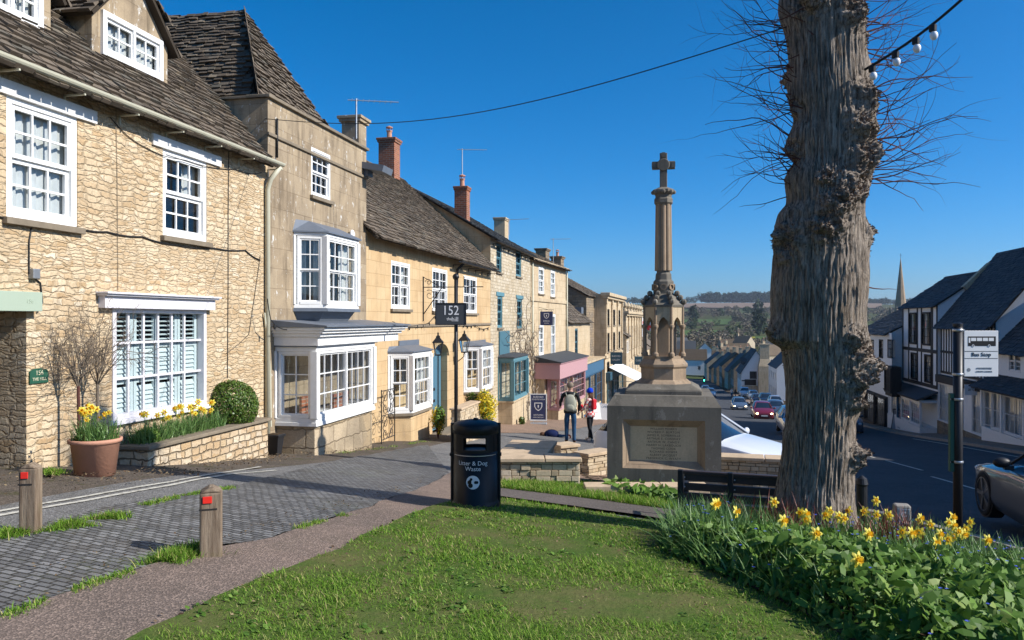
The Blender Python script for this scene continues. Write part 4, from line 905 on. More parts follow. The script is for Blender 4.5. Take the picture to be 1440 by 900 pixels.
cx = H5.x(784, -2.2); chimney(H5, cx, 2.2, 4.9, H5.z(784, 361, -2.2), 1.0, .7, M['rubble_dark'], rf5, 1, .1)
# pink shop front
o_ = 1.15; a = H5.x(752); sx = H5.x(785, o_); d = X5-.3; zb_ = H5.ground(4)-.8
f0, f1 = H5.z(785, 533, o_), H5.z(785, 512, o_+.15)
m = MB(); m.box(a-.1, d+.15, -o_-.15, 0, f0, f1-.03); m.box(a-.16, d+.2, -o_-.21, 0, f1-.03, f1+.03); pf = H5.part(m, 'pink_fascia', M['pink'], None, .01)
m = MB(); m.add([(a-.2,-o_-.25,f1+.032),(d+.25,-o_-.25,f1+.032),(d+.25,0,f1+.032),(a-.2,0,f1+.032),(a-.2,-o_-.25,f1+.06),(d+.25,-o_-.25,f1+.06),(d+.25,0,f1+.35),(a-.2,0,f1+.35)], [(0,3,2,1),(4,5,6,7),(0,1,5,4),(1,2,6,5),(2,3,7,6),(3,0,4,7)]); H5.part(m, 'shop_roof', M['slate_blue'], pf)
wz0 = H5.z(785, 576, o_); q = [(a+.02, -.25), (a+.35, -o_), (d, -o_), (d+.02, 0)]
xw = H5.x(767, .55)
plan = [(max(a+.35, .5), -.62), (max(a+.36, .52), -o_), (d, -o_), (d+.02, 0)]
bay(H5, plan, wz0, f0-.02, None, [(2, 4), (5, 4, 2), (2, 4)], M['pink'], M['pink'], fh=.01, roofup=.0, posts=.1, curtain=None, sash=False, name='pink_shop_window', roof=M['pink'])
m = MB(); m.prism([(p[0], p[1]) for p in [(plan[0][0], 0), (plan[1][0], -o_+.03), (d, -o_+.03), (d, 0)]], zb_, wz0-.08); m.box(a, plan[0][0], -.5, 0, zb_, f0); H5.part(m, 'shop_base', M['cotswold'])
m = MB()
for i in range(26):
    xx = random.uniform(plan[1][0]+.1, d-.2); zz = wz0 + random.choice((.15, .5, .9, 1.25)); m.m = i % 4; s_ = random.uniform(.06, .14); m.box(xx-s_, xx+s_, -o_+.25, -o_+.3+s_, zz, zz+random.uniform(.12, .3))
H5.part(m, 'display_goods', [M['sign_white'], M['reflector'], M['forsythia'], M['shop_blue']])
m = MB(); m.box(plan[0][0]+.1, d-.05, -.12, -.08, zb_, f0); H5.part(m, 'shop_back_wall', M['room'])

# ================================================================== 6: low cottage with blue shop, and tall gable behind it
H6 = left_house('small_stone_cottage', 'small stone cottage squeezed beside the cream house above a blue shop front', 47.02, -6.52, 56.5, -6.15)
X6 = 9.45; E6 = H6.z(793, 450)
wins = [H6.rect(795, 463, 501, 799.5), H6.rect(808.5, 462, 501, 812.5)]
m = MB(); wall_front(m, 0, X6, -6.4, E6, [(*w, .12) for w in wins], .12); shell(m, 0, X6, -6.4, E6, 6.4, E6+2.6); H6.part(m, 'wall', M['cotswold'])
gable_roof(H6, 0, X6, E6, E6+2.6, 6.4, M['slate_stone'], .34, .24, .2, 3.2, .05)
for w in wins: window(H6, *w, 2, 4, .06, None, M['teal'], True, None, M['teal'], fw=.08, bw=.03)
m = MB(); dxx = H6.x(798, .0); m.box(dxx-.6, dxx+.6, .5, 2.4, E6+.3, E6+1.7); dd = H6.part(m, 'dormer', M['lead']); window(H6, dxx-.5, dxx+.5, E6+.45, E6+1.6, 2, 2, .45, None, M['white'], False, None, None, parent=dd, leafs=1)
o_ = .9; a, d = .6, X6-.1; f0, f1 = H6.z(825, 529, o_), H6.z(825, 511, o_)
m = MB(); m.box(a, d, -o_-.1, 0, f0, f1); fs_ = H6.part(m, 'shop_fascia', M['shop_blue'], None, .01)
m = MB(); m.box(a-.1, d+.1, -o_-.2, 0, f1, f1+.12); H6.part(m, 'shop_cornice', M['cotswold'], fs_)
zb_ = H6.ground(5)-1; m = MB(); m.box(a, a+.3, -o_+.04, 0, zb_, f0); m.box(a, d, -o_+.06, 0, zb_, zb_+1.5); H6.part(m, 'shop_base', M['honey'])
for i in range(3):
    xa = a+.4+i*(d-a-.4)/3; window(H6, xa, xa+(d-a-.4)/3-.12, zb_+1.3 if i != 1 else zb_+1.0, f0-.03, 2, 3, -o_+.06, None, M['shop_blue'], False, None, None, name='shop_window')
# tall rubble gable house behind and above it
H6b = left_house('rubble_gabled_house', 'dark rubble house whose tall blank gable rises behind the small cottage', 56.52, -6.4, 66.0, -5.9)
zt_ = H6b.z(822, 402)
m = MB(); wall_front(m, 0, 9.4, -7.2, zt_-.6, [], .1); shell(m, 0, 9.4, -7.2, zt_-.6, 9.0, zt_+2.2, rb=5.2); H6b.part(m, 'wall', M['rubble_dark'])
gable_roof(H6b, 0, 9.4, zt_-.6, zt_+2.2, 9.0, M['slate_stone'], .4, .3, .1, 5.2, .1)
m = MB(); hx = .0; m.box(-.9, -.02, .2, 1.6, H6b.z(822, 455), H6b.z(822, 432)); H6b.part(m, 'stair_window_box', M['lead'])

# ================================================================== 7: tall classical building with pilasters
def classical(name, label, s0, t0, s1, t1, zt, mat, nb, D=9.0, win_rows=3, zb=-8.5, urns=False, wfrac=.42):
    H = left_house(name, label, s0, t0, s1, t1, cat='building'); L = math.hypot(s1-s0, t1-t0); hl = []
    bw = L/nb; hh = zt - H.ground(L/2)
    zs = [(.30, .44), (.52, .68), (.74, .88)][:win_rows] if win_rows == 3 else [(.36, .52), (.62, .86)]
    gb = H.ground(L/2)
    for i in range(nb):
        for a, b in zs: hl.append((i*bw+bw*(.5-wfrac/2), i*bw+bw*(.5+wfrac/2), gb+hh*a, gb+hh*b))
    m = MB(); wall_front(m, 0, L, zb-1.5, zt, hl, .18); shell(m, 0, L, zb-1.5, zt, D); H.part(m, 'wall', mat)
    m = MB(); m.add([(0,0,zt),(L,0,zt),(L,D,zt),(0,D,zt)], [(0,1,2,3)]); m.box(-.3, L+.3, -.4, .3, zt-.15, zt+.1); m.box(-.2, L+.2, -.25, .2, zt-.35, zt-.15); m.box(-.05, L+.05, -.12, -.001, gb+hh*.475, gb+hh*.5); H.part(m, 'cornice', mat, None, .02)
    for i in range(nb+1):
        m = MB(); xx = min(max(i*bw, .25), L-.25); m.box(xx-.22, xx+.22, -.12, -.001, gb+hh*.52, zt-.36); m.box(xx-.28, xx+.28, -.16, -.002, zt-.75, zt-.36); H.part(m, 'pilaster', mat, None, .01)
    for w in hl: window(H, *w, 2, 4, .1, None, M['timber_black'] if not urns else M['white_old'], True, None, M['sill_stone'], fw=.06, bw=.03, detail=False)
    if urns:
        for i in range(nb+1):
            m = MB(); m.lathe([(.22,0),(.2,.15),(.1,.25),(.26,.5),(.22,.7),(.05,.9)], 10, (min(max(i*bw, .3), L-.3), 0, zt+.1)); H.part(m, 'urn', mat)
    return H, L, hh, gb
H7, L7, hh7, gb7 = classical('classical_townhouse', 'tall narrow classical stone house with pilasters and heavy cornice beyond the cottages', 60.0, -5.4, 72.0, -5.0, 3.55, M['cream_stone'], 3)
o_ = 1.0; m = MB(); z0a = H7.ground(6)+2.7; m.box(.4, L7-.2, -.35, 0, z0a, z0a+.6); H7.part(m, 'shop_fascia', M['teal_sign'])
for i in range(3): window(H7, .5+i*3.8, 4.0+i*3.8, H7.ground(6)+.4, z0a-.02, 2, 3, -.12, None, M['teal'], False, None, None, name='shop_window', detail=False)
H8, L8, hh8, gb8 = classical('baroque_chapel', 'ornate pale stone chapel with pilasters and urns along its roofline far down the hill', 76.0, -5.0, 100.0, -4.6, 2.35, M['cream_stone'], 6, 12, 2, -10, True, .3)
H9 = left_house('gabled_shop', 'plain gabled stone shop between the classical house and the chapel', 72.2, -4.6, 75.9, -4.6)
m = MB(); z9 = H9.ground(2)+6.6; wall_front(m, 0, 3.7, -9, z9, [(.6, 1.5, z9-1.6, z9-.5), (2.1, 3.0, z9-1.6, z9-.5)], .1); shell(m, 0, 3.7, -9, z9, 8, z9+2.4); H9.part(m, 'wall', M['cotswold'])
for a in (.6, 2.1): window(H9, a, a+.9, z9-1.6, z9-.5, 2, 2, .05, None, M['white_old'], False, None, None, detail=False)
gable_roof(H9, 0, 3.7, z9, z9+2.4, 8, M['slate_stone'], .5, .35, .2, 4, .05)
# ================================================================== across the road
def timber(H, x0, x1, z0, z1, posts, rails, mat=None, w=.13, y=-.03):
    m = MB()
    for p in posts: m.box(p-w/2, p+w/2, y, .0, z0, z1)
    for r in rails: m.box(x0, x1, y-.006, -.001, r-w/2, r+w/2)
    return H.part(m, 'timber_framing', mat or M['timber_black'], None, .008)
TR = 13.95
# R0: nearest, cream gable and pentice shop
R0 = right_house('white_shop_house', 'low white rendered house with a long pentice roof over its white shop front', 39.85, TR, 28.5, TR)
E0 = .42; m = MB(); z0w = -5
up = R0.rect(1418, 492, 522, 1436); up2 = (up[0]+2.2, up[1]+2.2, up[2], up[3])
shopw = [(R0.x(1388)+.05+i*1.15, R0.x(1388)+1.05+i*1.15, -3.1, -1.55) for i in range(5)]
ups = [(up[0], up[0]+1.3, up[2], up[3]), (up[0]+3.2, up[0]+4.5, up[2], up[3]), (up[0]+6.4, up[0]+7.7, up[2], up[3])]
wall_front(m, 0, 11.35, z0w, E0, ups, .1); shell(m, 0, 11.35, z0w, E0, 6.0, 3.6); R0.part(m, 'wall', M['limewash'])
gable_roof(R0, 0, 11.35, E0, 3.6, 6.0, M['slate_blue'], .3, .22, .25, 3.0, .1, th=.014)
for w in ups: window(R0, *w, 2, 3, .05, None, M['white_old'], True, 'curtain', None, leafs=2)
fz0, fz1 = R0.z(1390, 612), -1.2
m = MB(); m.box(-.1, 11.3, -.55, 0, z0w, -3.2); m.box(-.1, 11.3, -.55, 0, -1.5, -1.3); sf = R0.part(m, 'shop_front', M['limewash'], None, .01)
m = MB(); m.slab([(-.3,-.95,-1.42),(11.5,-.95,-1.42),(11.5,0.02,-.85),(-.3,0.02,-.85)], .08); tiles(m, [(-.3,-.95,-1.42),(11.5,-.95,-1.42),(11.5,0.02,-.85),(-.3,0.02,-.85)], .3, .2, .014); R0.part(m, 'pentice_roof', M['slate_blue'], sf)
for i in range(6): xx = -.1+i*2.28; m = MB(); m.box(xx-.08, xx+.08, -.58, -.02, -3.2, -1.5); R0.part(m, 'pilaster', M['limewash'], sf)
for i in range(5):
    a = -.02+i*2.28
    if i == 0: 
        window(R0, a, a+.95, -3.9, -1.52, 1, 3, -.45, None, M['white_old'], False, None, None, name='shop_door'); window(R0, a+1.0, a+2.1, -3.18, -1.52, 3, 2, -.45, None, M['white_old'], False, None, None, name='shop_window')
    else: window(R0, a, a+2.12, -3.18, -1.52, 4, 2, -.45, None, M['white_old'], False, None, None, name='shop_window')
chimney(R0, 9, 3.0, 3.0, 5.2, .9, .7, M['cotswold'], None, 2)
# R1: the big dark slate roof, timbered front
R1 = right_house('steep_roofed_house', 'house with a huge steep dark slate roof above a close studded black and white front', 47.55, TR, 39.9, TR)
E1 = 1.62; L1 = 7.65; m = MB(); w1_ = [(R1.x(1345), R1.x(1352), -1.0, .6), (R1.x(1372), R1.x(1384), -1.0, .6)]
wall_front(m, 0, L1, -6, E1, w1_, .08); shell(m, 0, L1, -6, E1, 5.6, 5.15); R1.part(m, 'wall', M['limewash'])
gable_roof(R1, 0, L1, E1, 5.15, 5.6, M['slate_blue'], .3, .2, .35, 2.8, .15, th=.014)
for w in w1_: window(R1, *w, 2, 4, .04, None, M['timber_black'], False, 'curtain', None)
timber(R1, 0, L1, -1.25, E1, [.1+i*.42 for i in range(19)], [-1.2, -.1, 1.5])
m = MB(); m.box(0, L1, -.3, 0, -1.75, -1.35); fa = R1.part(m, 'shop_fascia', M['timber_black'], None, .01)
m = MB(); m.box(0, L1, -.2, -.003, -6, -3.85); R1.part(m, 'stall_riser', M['rubble_dark'], fa)
for i in range(3):
    a = .1+i*2.52
    window(R1, a, a+(2.4 if i != 1 else 1.3), -3.84 if i != 1 else -4.6, -1.77, 4 if i != 1 else 1, 3, -.12, None, M['white_old'], False, None, None, name='shop_window' if i != 1 else 'shop_door')
m = MB(); m.box(2.7+1.35, 2.7+1.5+.9, -.15, -.0, -4.0, -1.77); R1.part(m, 'doorway_surround', M['limewash'], fa)
# R2: leaning timber framed house
R2 = right_house('timber_framed_house', 'tall narrow black and white timber framed house with little white shop bays below', 54.6, TR-.15, 47.6, TR-.15)
E2 = 2.5; L2 = 7.0; wn_ = [(R2.x(1279), R2.x(1289.5), .15, 2.05), (R2.x(1297), R2.x(1309), .15, 2.05), (R2.x(1282), R2.x(1291), -1.95, -.35), (R2.x(1301), R2.x(1310.5), -1.95, -.35)]
m = MB(); wall_front(m, 0, L2, -6, E2, wn_, .08); shell(m, 0, L2, -6, E2, 5.0, 4.25); R2.part(m, 'wall', M['limewash'])
gable_roof(R2, 0, L2, E2, 4.25, 5.0, M['slate_blue'], .3, .2, .25, 2.5, .1, th=.014)
for w in wn_: window(R2, *w, 3, 4, -.02, None, M['timber_black'], False, 'curtain', None)
timber(R2, 0, L2, -2.2, E2, sorted([.1, L2-.1, L2-.9] + [w[0]-.12 for w in wn_[:2]] + [w[1]+.12 for w in wn_[:2]]), [-2.1, -.15, 2.42], w=.2)
m = MB(); m.slab([(-.3,-1.1,-2.75),(7.05,-1.1,-2.75),(7.05,.02,-2.3),(-.3,.02,-2.3)], .1); pr = R2.part(m, 'pentice_roof', M['slate_blue'])
m = MB(); m.box(-.1, 6.9, -.9, 0, -2.95, -2.8); m.box(-.1, 6.9, -.88, 0, -6, -4.3); R2.part(m, 'shop_front', M['white_old'], pr)
for a, b, z, nm, mt in ((0, 2.0, -4.28, 'shop_window', 'white_old'), (2.05, 2.95, -4.9, 'shop_door', 'shop_blue'), (3.0, 4.85, -4.28, 'shop_window', 'white_old'), (4.95, 6.85, -4.28, 'shop_window', 'white_old')):
    window(R2, a, b, z, -2.96, 4 if nm == 'shop_window' else 1, 4, -.82, None, M[mt], False, None, None, name=nm, parent=None)
# stone verge between R2 and R1
m = MB(); m.slab([(L2-.2,1.2,3.4),(L2+.25,1.2,3.4),(L2+.25,2.5,4.7),(L2-.2,2.5,4.7)], .25); R2.part(m, 'parapet_verge', M['cotswold'])
# R3: grey rendered house
R3 = right_house('grey_rendered_house', 'plain grey rendered house with dark slate roof and three small upper windows beside the trunk', 63.5, TR-.95, 54.75, TR-.95)
E3_ = .78; L3_ = 8.75; wn_ = [(R3.x(a), R3.x(b), R3.z(a, 503), R3.z(a, 477)) for a, b in ((1222, 1229), (1236, 1242), (1248, 1254))]
m = MB(); wall_front(m, 0, L3_, -7, E3_, wn_, .08); shell(m, 0, L3_, -7, E3_, 6.0, 2.45); R3.part(m, 'wall', M['limewash'])
gable_roof(R3, 0, L3_, E3_, 2.45, 6.0, M['slate_blue'], .3, .2, .25, 3.0, .05, th=.014)
for w in wn_: window(R3, *w, 2, 4, .04, None, M['timber_black'], True, 'curtain', None)
m = MB(); a = R3.x(1246, .5); m.box(a, a+1.6, -.55, 0, -3.0, -1.2); R3.part(m, 'oriel', M['timber_black'], None, .01)
window(R3, a+.05, a+1.55, -2.8, -1.3, 3, 3, -.58, None, M['timber_black'], False, None, None)
m = MB(); m.box(0, L3_, -.12, 0, -7, -3.3); R3.part(m, 'shop_front', M['timber_black'])
for i in range(3): window(R3, .2+i*2.9, 2.8+i*2.9, -5.4, -3.4, 4, 3, -.16, None, M['timber_black'], False, None, None, name='shop_window')
# unseen terrace house uphill, added and made tall to shade the road
R00 = right_house('unseen_uphill_house', 'unseen stone house next uphill from the low white shop house, made tall for shade', 28.4, TR, 12, TR)
m = MB(); wall_front(m, 0, 16.4, -4, 5.0, [(1+i*3, 2.2+i*3, .6, 2.0) for i in range(5)]); shell(m, 0, 16.4, -4, 5.0, 7, 8.6); R00.part(m, 'wall', M['cotswold'])
for i in range(5): window(R00, 1+i*3, 2.2+i*3, .6, 2.0, 2, 4)
gable_roof(R00, 0, 16.4, 5.0, 8.6, 7, M['slate_stone'], .4, .3, .2, 3.5, .1)
M['roof_brown'] = flat('roof_brown', (.085,.065,.045), .9, .1, 0, .35, 1.5)
M['roof_tan'] = flat('roof_tan', (.15,.115,.08), .9, .1, 0, .35, 1.5)
# simple but complete houses farther down
def far_house(name, label, pos, phi, L, D, h, rise, wall, roof, nw=3, rows=2, gw=0, chim=1, group=None, hipx=0, wm=None, cols=2):
    H = House(name, label, pos[0], pos[1], phi, group=group); g = H.zb - .4; ze = H.zb + h; hl = []
    for r in range(rows):
        for i in range(nw):
            c = L*(i+.5)/nw; zz = H.zb + .9 + r*2.5
            if zz+1.3 < ze: hl.append((c-.5, c+.5, zz, zz+1.3))
    m = MB(); wall_front(m, 0, L, g-2, ze, hl, .1); shell(m, 0, L, g-2, ze, D, ze+rise); H.part(m, 'wall', wall)
    gable_roof(H, 0, L, ze, ze+rise, D, roof, .6, .4, .2, None, .15, ridge=False, flat_tiles=True)
    for w in hl: window(H, *w, cols, 2, .05, None, wm or M['white_old'], False, None, None, detail=False)
    for k in range(gw):
        m = MB(); yy = D*(k+1)/(gw+1); m.box(L+.002, L+.03, yy-.45, yy+.45, H.zb+3.2, H.zb+4.5); H.part(m, 'gable_window', M['timber_black'])
    for c in range(chim): chimney(H, .5 if c == 0 else L-.5, D/2, ze+rise-.4, ze+rise+1.1, .9, .7, M['cotswold'], None, 1)
    return H
# A: white gabled inn with stone stack
a0 = G(1043, 553).to_2d(); pA = W(*(lambda s, t: (s+11, t))(*ST(a0.x, a0.y)))
HA = House('white_gabled_inn', 'white gabled black roofed inn with a broad stone stack facing up the street', pA.x, pA.y, -math.pi/2 - A + 0)
HA.e['category'] = 'inn'; LA = 11.0; DA = 5.2; gA = HA.zb; eA = gA+4.6; rA = gA+8.6
hl = [(1+i*2.4, 2+i*2.4, gA+2.7, gA+4.0) for i in range(4)]
m = MB(); wall_front(m, 0, LA, gA-2, eA, hl, .1); shell(m, 0, LA, gA-2, eA, DA, rA); HA.part(m, 'wall', M['limewash'])
gable_roof(HA, 0, LA, eA, rA, DA, M['slate_blue'], .5, .35, .3, None, .2, ridge=False)
for w in hl: window(HA, *w, 2, 3, .05, None, M['timber_black'], False, None, None, detail=False)
m = MB(); m.box(LA+.003, LA+.04, DA*.28, DA*.52, gA+3.2, gA+4.6); m.box(LA+.003, LA+.04, DA*.6, DA*.8, gA+5.3, gA+6.4); m.box(LA+.003, LA+.04, .0, DA*.48, gA+2.75, gA+2.95); HA.part(m, 'gable_window', M['timber_black'])
m = MB(); m.box(LA+.003, LA+.2, .05, DA*.55, gA-1, gA+1.9); HA.part(m, 'stone_plinth', M['cotswold'])
m = MB(); m.box(LA+.05, LA+.12, DA*.1, DA*.5, gA+2.0, gA+3.1); HA.part(m, 'hanging_panel', M['timber_black'])
m = MB(); m.box(LA+.01, LA+1.3, DA*.56, DA*1.1, gA-2, gA+5.6); m.prism([(LA+.01,DA*.56),(LA+1.3,DA*.56),(LA+1.3,DA*1.1),(LA+.01,DA*1.1)], gA+5.6, gA+7.0, [(LA+.01,DA*.62),(LA+.9,DA*.62),(LA+.9,DA*.95),(LA+.01,DA*.95)]); m.box(LA+.01, LA+.9, DA*.62, DA*.95, gA+7.0, gA+9.6); m.box(LA-.05, LA+.96, DA*.60, DA*.97, gA+9.6, gA+9.8); HA.part(m, 'chimney', M['cotswold'], None, .03)
for i in range(3):
    m = MB(); xx = 2+i*2.8; m.box(xx-.5, xx+.5, .5, 1.6, eA+.8, eA+1.6); m.slab([(xx-.6,.35,eA+1.5),(xx,.35,eA+2.1),(xx,2.2,eA+2.1),(xx-.6,2.2,eA+1.5)][::-1], .05); m.slab([(xx,.35,eA+2.1),(xx+.6,.35,eA+1.5),(xx+.6,2.2,eA+1.5),(xx,2.2,eA+2.1)][::-1], .05); HA.part(m, 'dormer', M['slate_blue'])
# B: white house nearer, half hidden by the trunk; and others in its row
sB, tB = ST(*G(1083, 560).to_2d())
pB = W(sB+8, tB+.6); far_house('white_street_house', 'white rendered house with dark shop front between the gabled inn and the trunk', pB, -math.pi/2 - A, 12, 6, 5.6, 3.0, M['limewash'], M['slate_blue'], 4, 2, 2)
k = 0
walls = ['rubble_dark', 'cotswold', 'rubble_dark', 'rubble_dark', 'rubble_dark', 'cotswold']  # dark rubble puts the shade over this row into the wall colour
descs = ['small shade-darkened gabled house below the inn', 'tan stone gabled house next below the inn row', 'shade-darkened stone house midway down the shaded row', 'shade-darkened gabled house near the green traffic light', 'low shade-darkened house far down the shaded row', 'last stone house of the shaded row by the bridge']
s_, t_ = ST(pA.x, pA.y)
s_ += 7; 
for i in range(6):
    L = [7, 9, 8, 10, 9, 11][i]; tt = t_ - .8*i - .5; p = W(s_ + L, tt)
    far_house('street_house', descs[i], p, -math.pi/2 - A + .03, L-.2, 7, [4.6, 4.0, 5.0, 4.4, 3.8, 5][i], [3.4, 3.8, 3.0, 3.6, 3.2, 3.0][i], M[walls[i]], M['slate_blue' if i % 2 else 'roof_brown'], 3, 2, 1, 1)
    s_ += L + [.0, .5, 2, 1, 3, 1][i]
# the left row beyond the chapel
s_ = 101
for i in range(5):
    L = [11, 9, 12, 10, 13][i]; p = W(s_, -4.2 + .9*i); far_house('terrace_house', ['gabled', 'tall', 'low', 'plain', 'far end'][i] + ' stone terrace house seen past the memorial beyond the chapel', p, math.pi/2 - A - .02, L-.2, 8, [6.5, 7, 5.5, 6, 5][i], 3.0, M[['cotswold', 'cream_stone', 'limewash', 'cotswold', 'rubble_grey'][i]], M['slate_stone'], 4, 3, 0, 1); s_ += L
# village roofs in the valley
vill = []
for i in range(34):
    px = random.uniform(930, 1115) if i < 26 else random.uniform(1215, 1300); Y = random.uniform(230, 420); X = (px-720)/FPX*Y
    if any(abs(X-q[0]) + abs(Y-q[1]) < 16 for q in vill): continue
    s_q, t_q = ST(X, Y)
    if -3 < t_q < 9 and s_q < 260: continue
    vill.append((X, Y))
sizes = ['wide', 'narrow', 'squat', 'tall', 'long']; tints = ['honey stone', 'grey stone', 'whitewashed', 'dark stone']
for i, (X, Y) in enumerate(sorted(vill, key=lambda q: q[1])):
    th = random.choice([-A, -A+.5, -A-.7, math.pi/2-A])
    far_house('valley_house', '%s %s village house in the valley, about %s' % (sizes[i % 5], tints[(i//2) % 4], ['nearest the road end', 'just past the bridge', 'in the middle of the roofs', 'behind the other roofs', 'at the foot of the fields'][min(4, i//5)]), (X, Y), th, [11, 7, 9, 8, 14][i % 5], 6.5, [4.5, 5, 3.6, 6, 4.2][i % 5], 3.2, M[['cotswold', 'rubble_grey', 'limewash', 'rubble_dark'][(i//2) % 4]], M[['roof_tan', 'roof_brown', 'slate_blue'][i % 3]], 3, 2, 0, 1, group='village houses in the valley')
# spire
Ys = 330; Xs = (1266.5-720)/FPX*Ys; cs = thing('church_spire', 'tall thin grey stone church spire rising beyond the slate roofs', 'church', (Xs, Ys, gzf(Xs, Ys)))
zg = gzf(Xs, Ys); zT = CAMZ + 88/FPX*Ys - zg; z1c = CAMZ + 8/FPX*Ys - zg
m = MB(); m.prism([(-3.6,-3.6),(3.6,-3.6),(3.6,3.6),(-3.6,3.6)], -1, z1c-1); m.build('tower', M['rubble_dark'], cs)
m = MB(); m.lathe([(2.6, z1c-1), (2.3, z1c+2), (.05, zT)], 8, (0,0,0), R(22.5)); m.build('spire', M['monument_warm'], cs, bevel=.02)
m = MB(); m.tube([(0,0,zT-.3),(0,0,zT+1.6)], .06, 6); m.box(-.5, .5, -.04, .04, zT+.9, zT+1.0); m.build('weathervane', M['iron'], cs)
for a, b in ((-3,-3),(3,-3),(3,3),(-3,3)): m = MB(); m.lathe([(.6, z1c-1), (.5, z1c+1.2), (.05, z1c+3.6)], 6, (a, b, 0)); m.build('pinnacle', M['monument_warm'], cs)
m = MB()
for a in (-1, 1): m.box(a*1.2-.5, a*1.2+.5, -3.64, -3.601, z1c-6, z1c-2.5)
m.build('belfry_opening', M['timber_black'], cs)
# fields on the valley side
def field_band(name, px0, px1, Ya, Yb, mat, dz=1.5, sk=0):
    sheet(name, [((px0-720)/FPX*Ya, Ya), ((px1-720)/FPX*Ya, Ya)], [((px0+sk-720)/FPX*Yb, Yb), ((px1+sk-720)/FPX*Yb, Yb)], dz, mat, 24, 24)
field_band('meadow', 930, 1020, 660, 740, M['field_green'], 1.2); field_band('meadow', 955, 1030, 860, 1020, M['field_green'], 1.2); field_band('meadow', 1040, 1110, 520, 640, M['field_green'], 1.4); field_band('meadow', 860, 915, 900, 1150, M['field_green'], 1.4)
field_band('rape_field', 1028, 1062, 560, 620, M['field_yellow'], 2.0); field_band('ploughed_field', 930, 1240, 1600, 2050, M['field_brown'], 2.5)
# woods: broken crowns on the slope and along the ridge
def wood(name, trees, mat, per=70):
    V_ = []; 
    for (x, y, h, w) in trees:
        z = gzf(x, y); n = int(per); d = rng.normal(size=(n, 3)); d /= np.linalg.norm(d, axis=1)[:, None]; r = rng.uniform(.45, 1, n)[:, None]
        c = np.array([x, y, z + h*.58]) + d*r*np.array([w/2, w/2, h*.45]); s = h*.075*rng.uniform(.6, 1.4, (n, 1))
        a = rng.normal(size=(n, 3)); a /= np.linalg.norm(a, axis=1)[:, None]; b = np.cross(a, rng.normal(size=(n, 3))); b /= np.linalg.norm(b, axis=1)[:, None]
        V_.append(np.stack([c-a*s, c+b*s*.8, c+a*s, c-b*s*.8], 1))
    v = np.concatenate(V_).reshape(-1, 3); f = np.arange(len(v)).reshape(-1, 4)
    return tag(np_mesh(name, v, f, mat), kind='stuff')
M['wood_bare'] = islands('wood_bare', [(0, (.12,.095,.07)), (.5, (.17,.14,.1)), (.8, (.21,.17,.12)), (1, (.13,.14,.07))], var=.2); M['wood_dark'] = islands('wood_dark', [(0, (.02,.035,.018)), (1, (.04,.06,.025))], var=.2); M['wood_green'] = islands('wood_green', [(0, (.05,.075,.025)), (1, (.1,.12,.045))], var=.2)
tr = []; td = []; tg = []
for i in range(560):
    px = random.uniform(840, 1320); Y = 430 * (1400/430)**random.random(); h = random.uniform(7, 13) * (.62 if Y < 640 else (.8 if Y < 900 else 1))
    inf = any(a < px < b and Ya-10 < Y < Yb+10 for a, b, Ya, Yb in ((928, 1018, 665, 730), (955, 1030, 870, 1010), (1040, 1110, 525, 620), (860, 915, 910, 1140), (1030, 1060, 562, 612)))
    if inf: continue
    (tr if random.random() < .8 else (tg if random.random() < .6 else td)).append(((px-720)/FPX*Y, Y, h, h*random.uniform(.9, 1.3)))
wood('woodland', tr, M['wood_bare'], 200); wood('green_woodland', tg, M['wood_green'], 200); 
for i in range(340):
    px = random.uniform(820, 1330) if i % 2 else random.uniform(990, 1110); Y = random.uniform(2080, 2240); td.append(((px-720)/FPX*Y, Y, random.uniform(14, 26) * (1.25 if 985 < px < 1095 else .8), random.uniform(18, 34)))
for px, Y, h in ((1066, 640, 22), (1070, 655, 18), (1066, 980, 26), (975, 900, 22)): td.append(((px-720)/FPX*Y, Y, h, h*.55))
wood('evergreen_woodland', td, M['wood_dark'], 160)
# ================================================================== street furniture and memorial
def at(px, py): p = G(px, py); return Vector((p.x, p.y, gzf(p.x, p.y)))
# oak bollards
def bollard(px, py, top, wpx, label, seed):
    p = at(px, py); d = p.y; h = (py - top)/FPX*d; w = wpx/FPX*d*.78
    b = thing('wooden_bollard', label, 'bollard', p, R(8 + seed*11), 'oak bollards beside the lane'); b.rotation_euler.x = R(1.2*seed - .6)
    m = MB(); hw = w/2; n = 10; rnd = random.Random(seed); z0 = -.25; zt = h - .035
    for j in range(n):
        a, c = z0+(zt-z0)*j/n, z0+(zt-z0)*(j+1)/n
        if j == 0: m.prism([(-hw,-hw),(hw,-hw),(hw,hw),(-hw,hw)], a, zt)
    m.prism([(-hw,-hw),(hw,-hw),(hw,hw),(-hw,hw)], zt, h, [(-hw*.15,-hw*.9),(hw*.15,-hw*.9),(hw*.15,hw*.9),(-hw*.15,hw*.9)])
    o = m.build('post', M['post_wood'], b, bevel=.012)
    m = MB(); m.box(-hw-.004, hw*.55, -hw-.003, -hw+.004, zt-.115, zt-.105); m.build('groove', M['timber_black'], b)
    m = MB(); m.box(-hw*.72, hw*.1, -hw-.008, -hw, zt-.068, zt-.022); m.build('reflector', M['reflector'], b, bevel=.002)
    return b
bollard(297, 789, 684, 38, 'short weathered oak bollard between the cobbled lane and the brown footpath', 1)
bollard(43, 753, 651, 29, 'short oak bollard on the house side of the cobbled lane', 0)
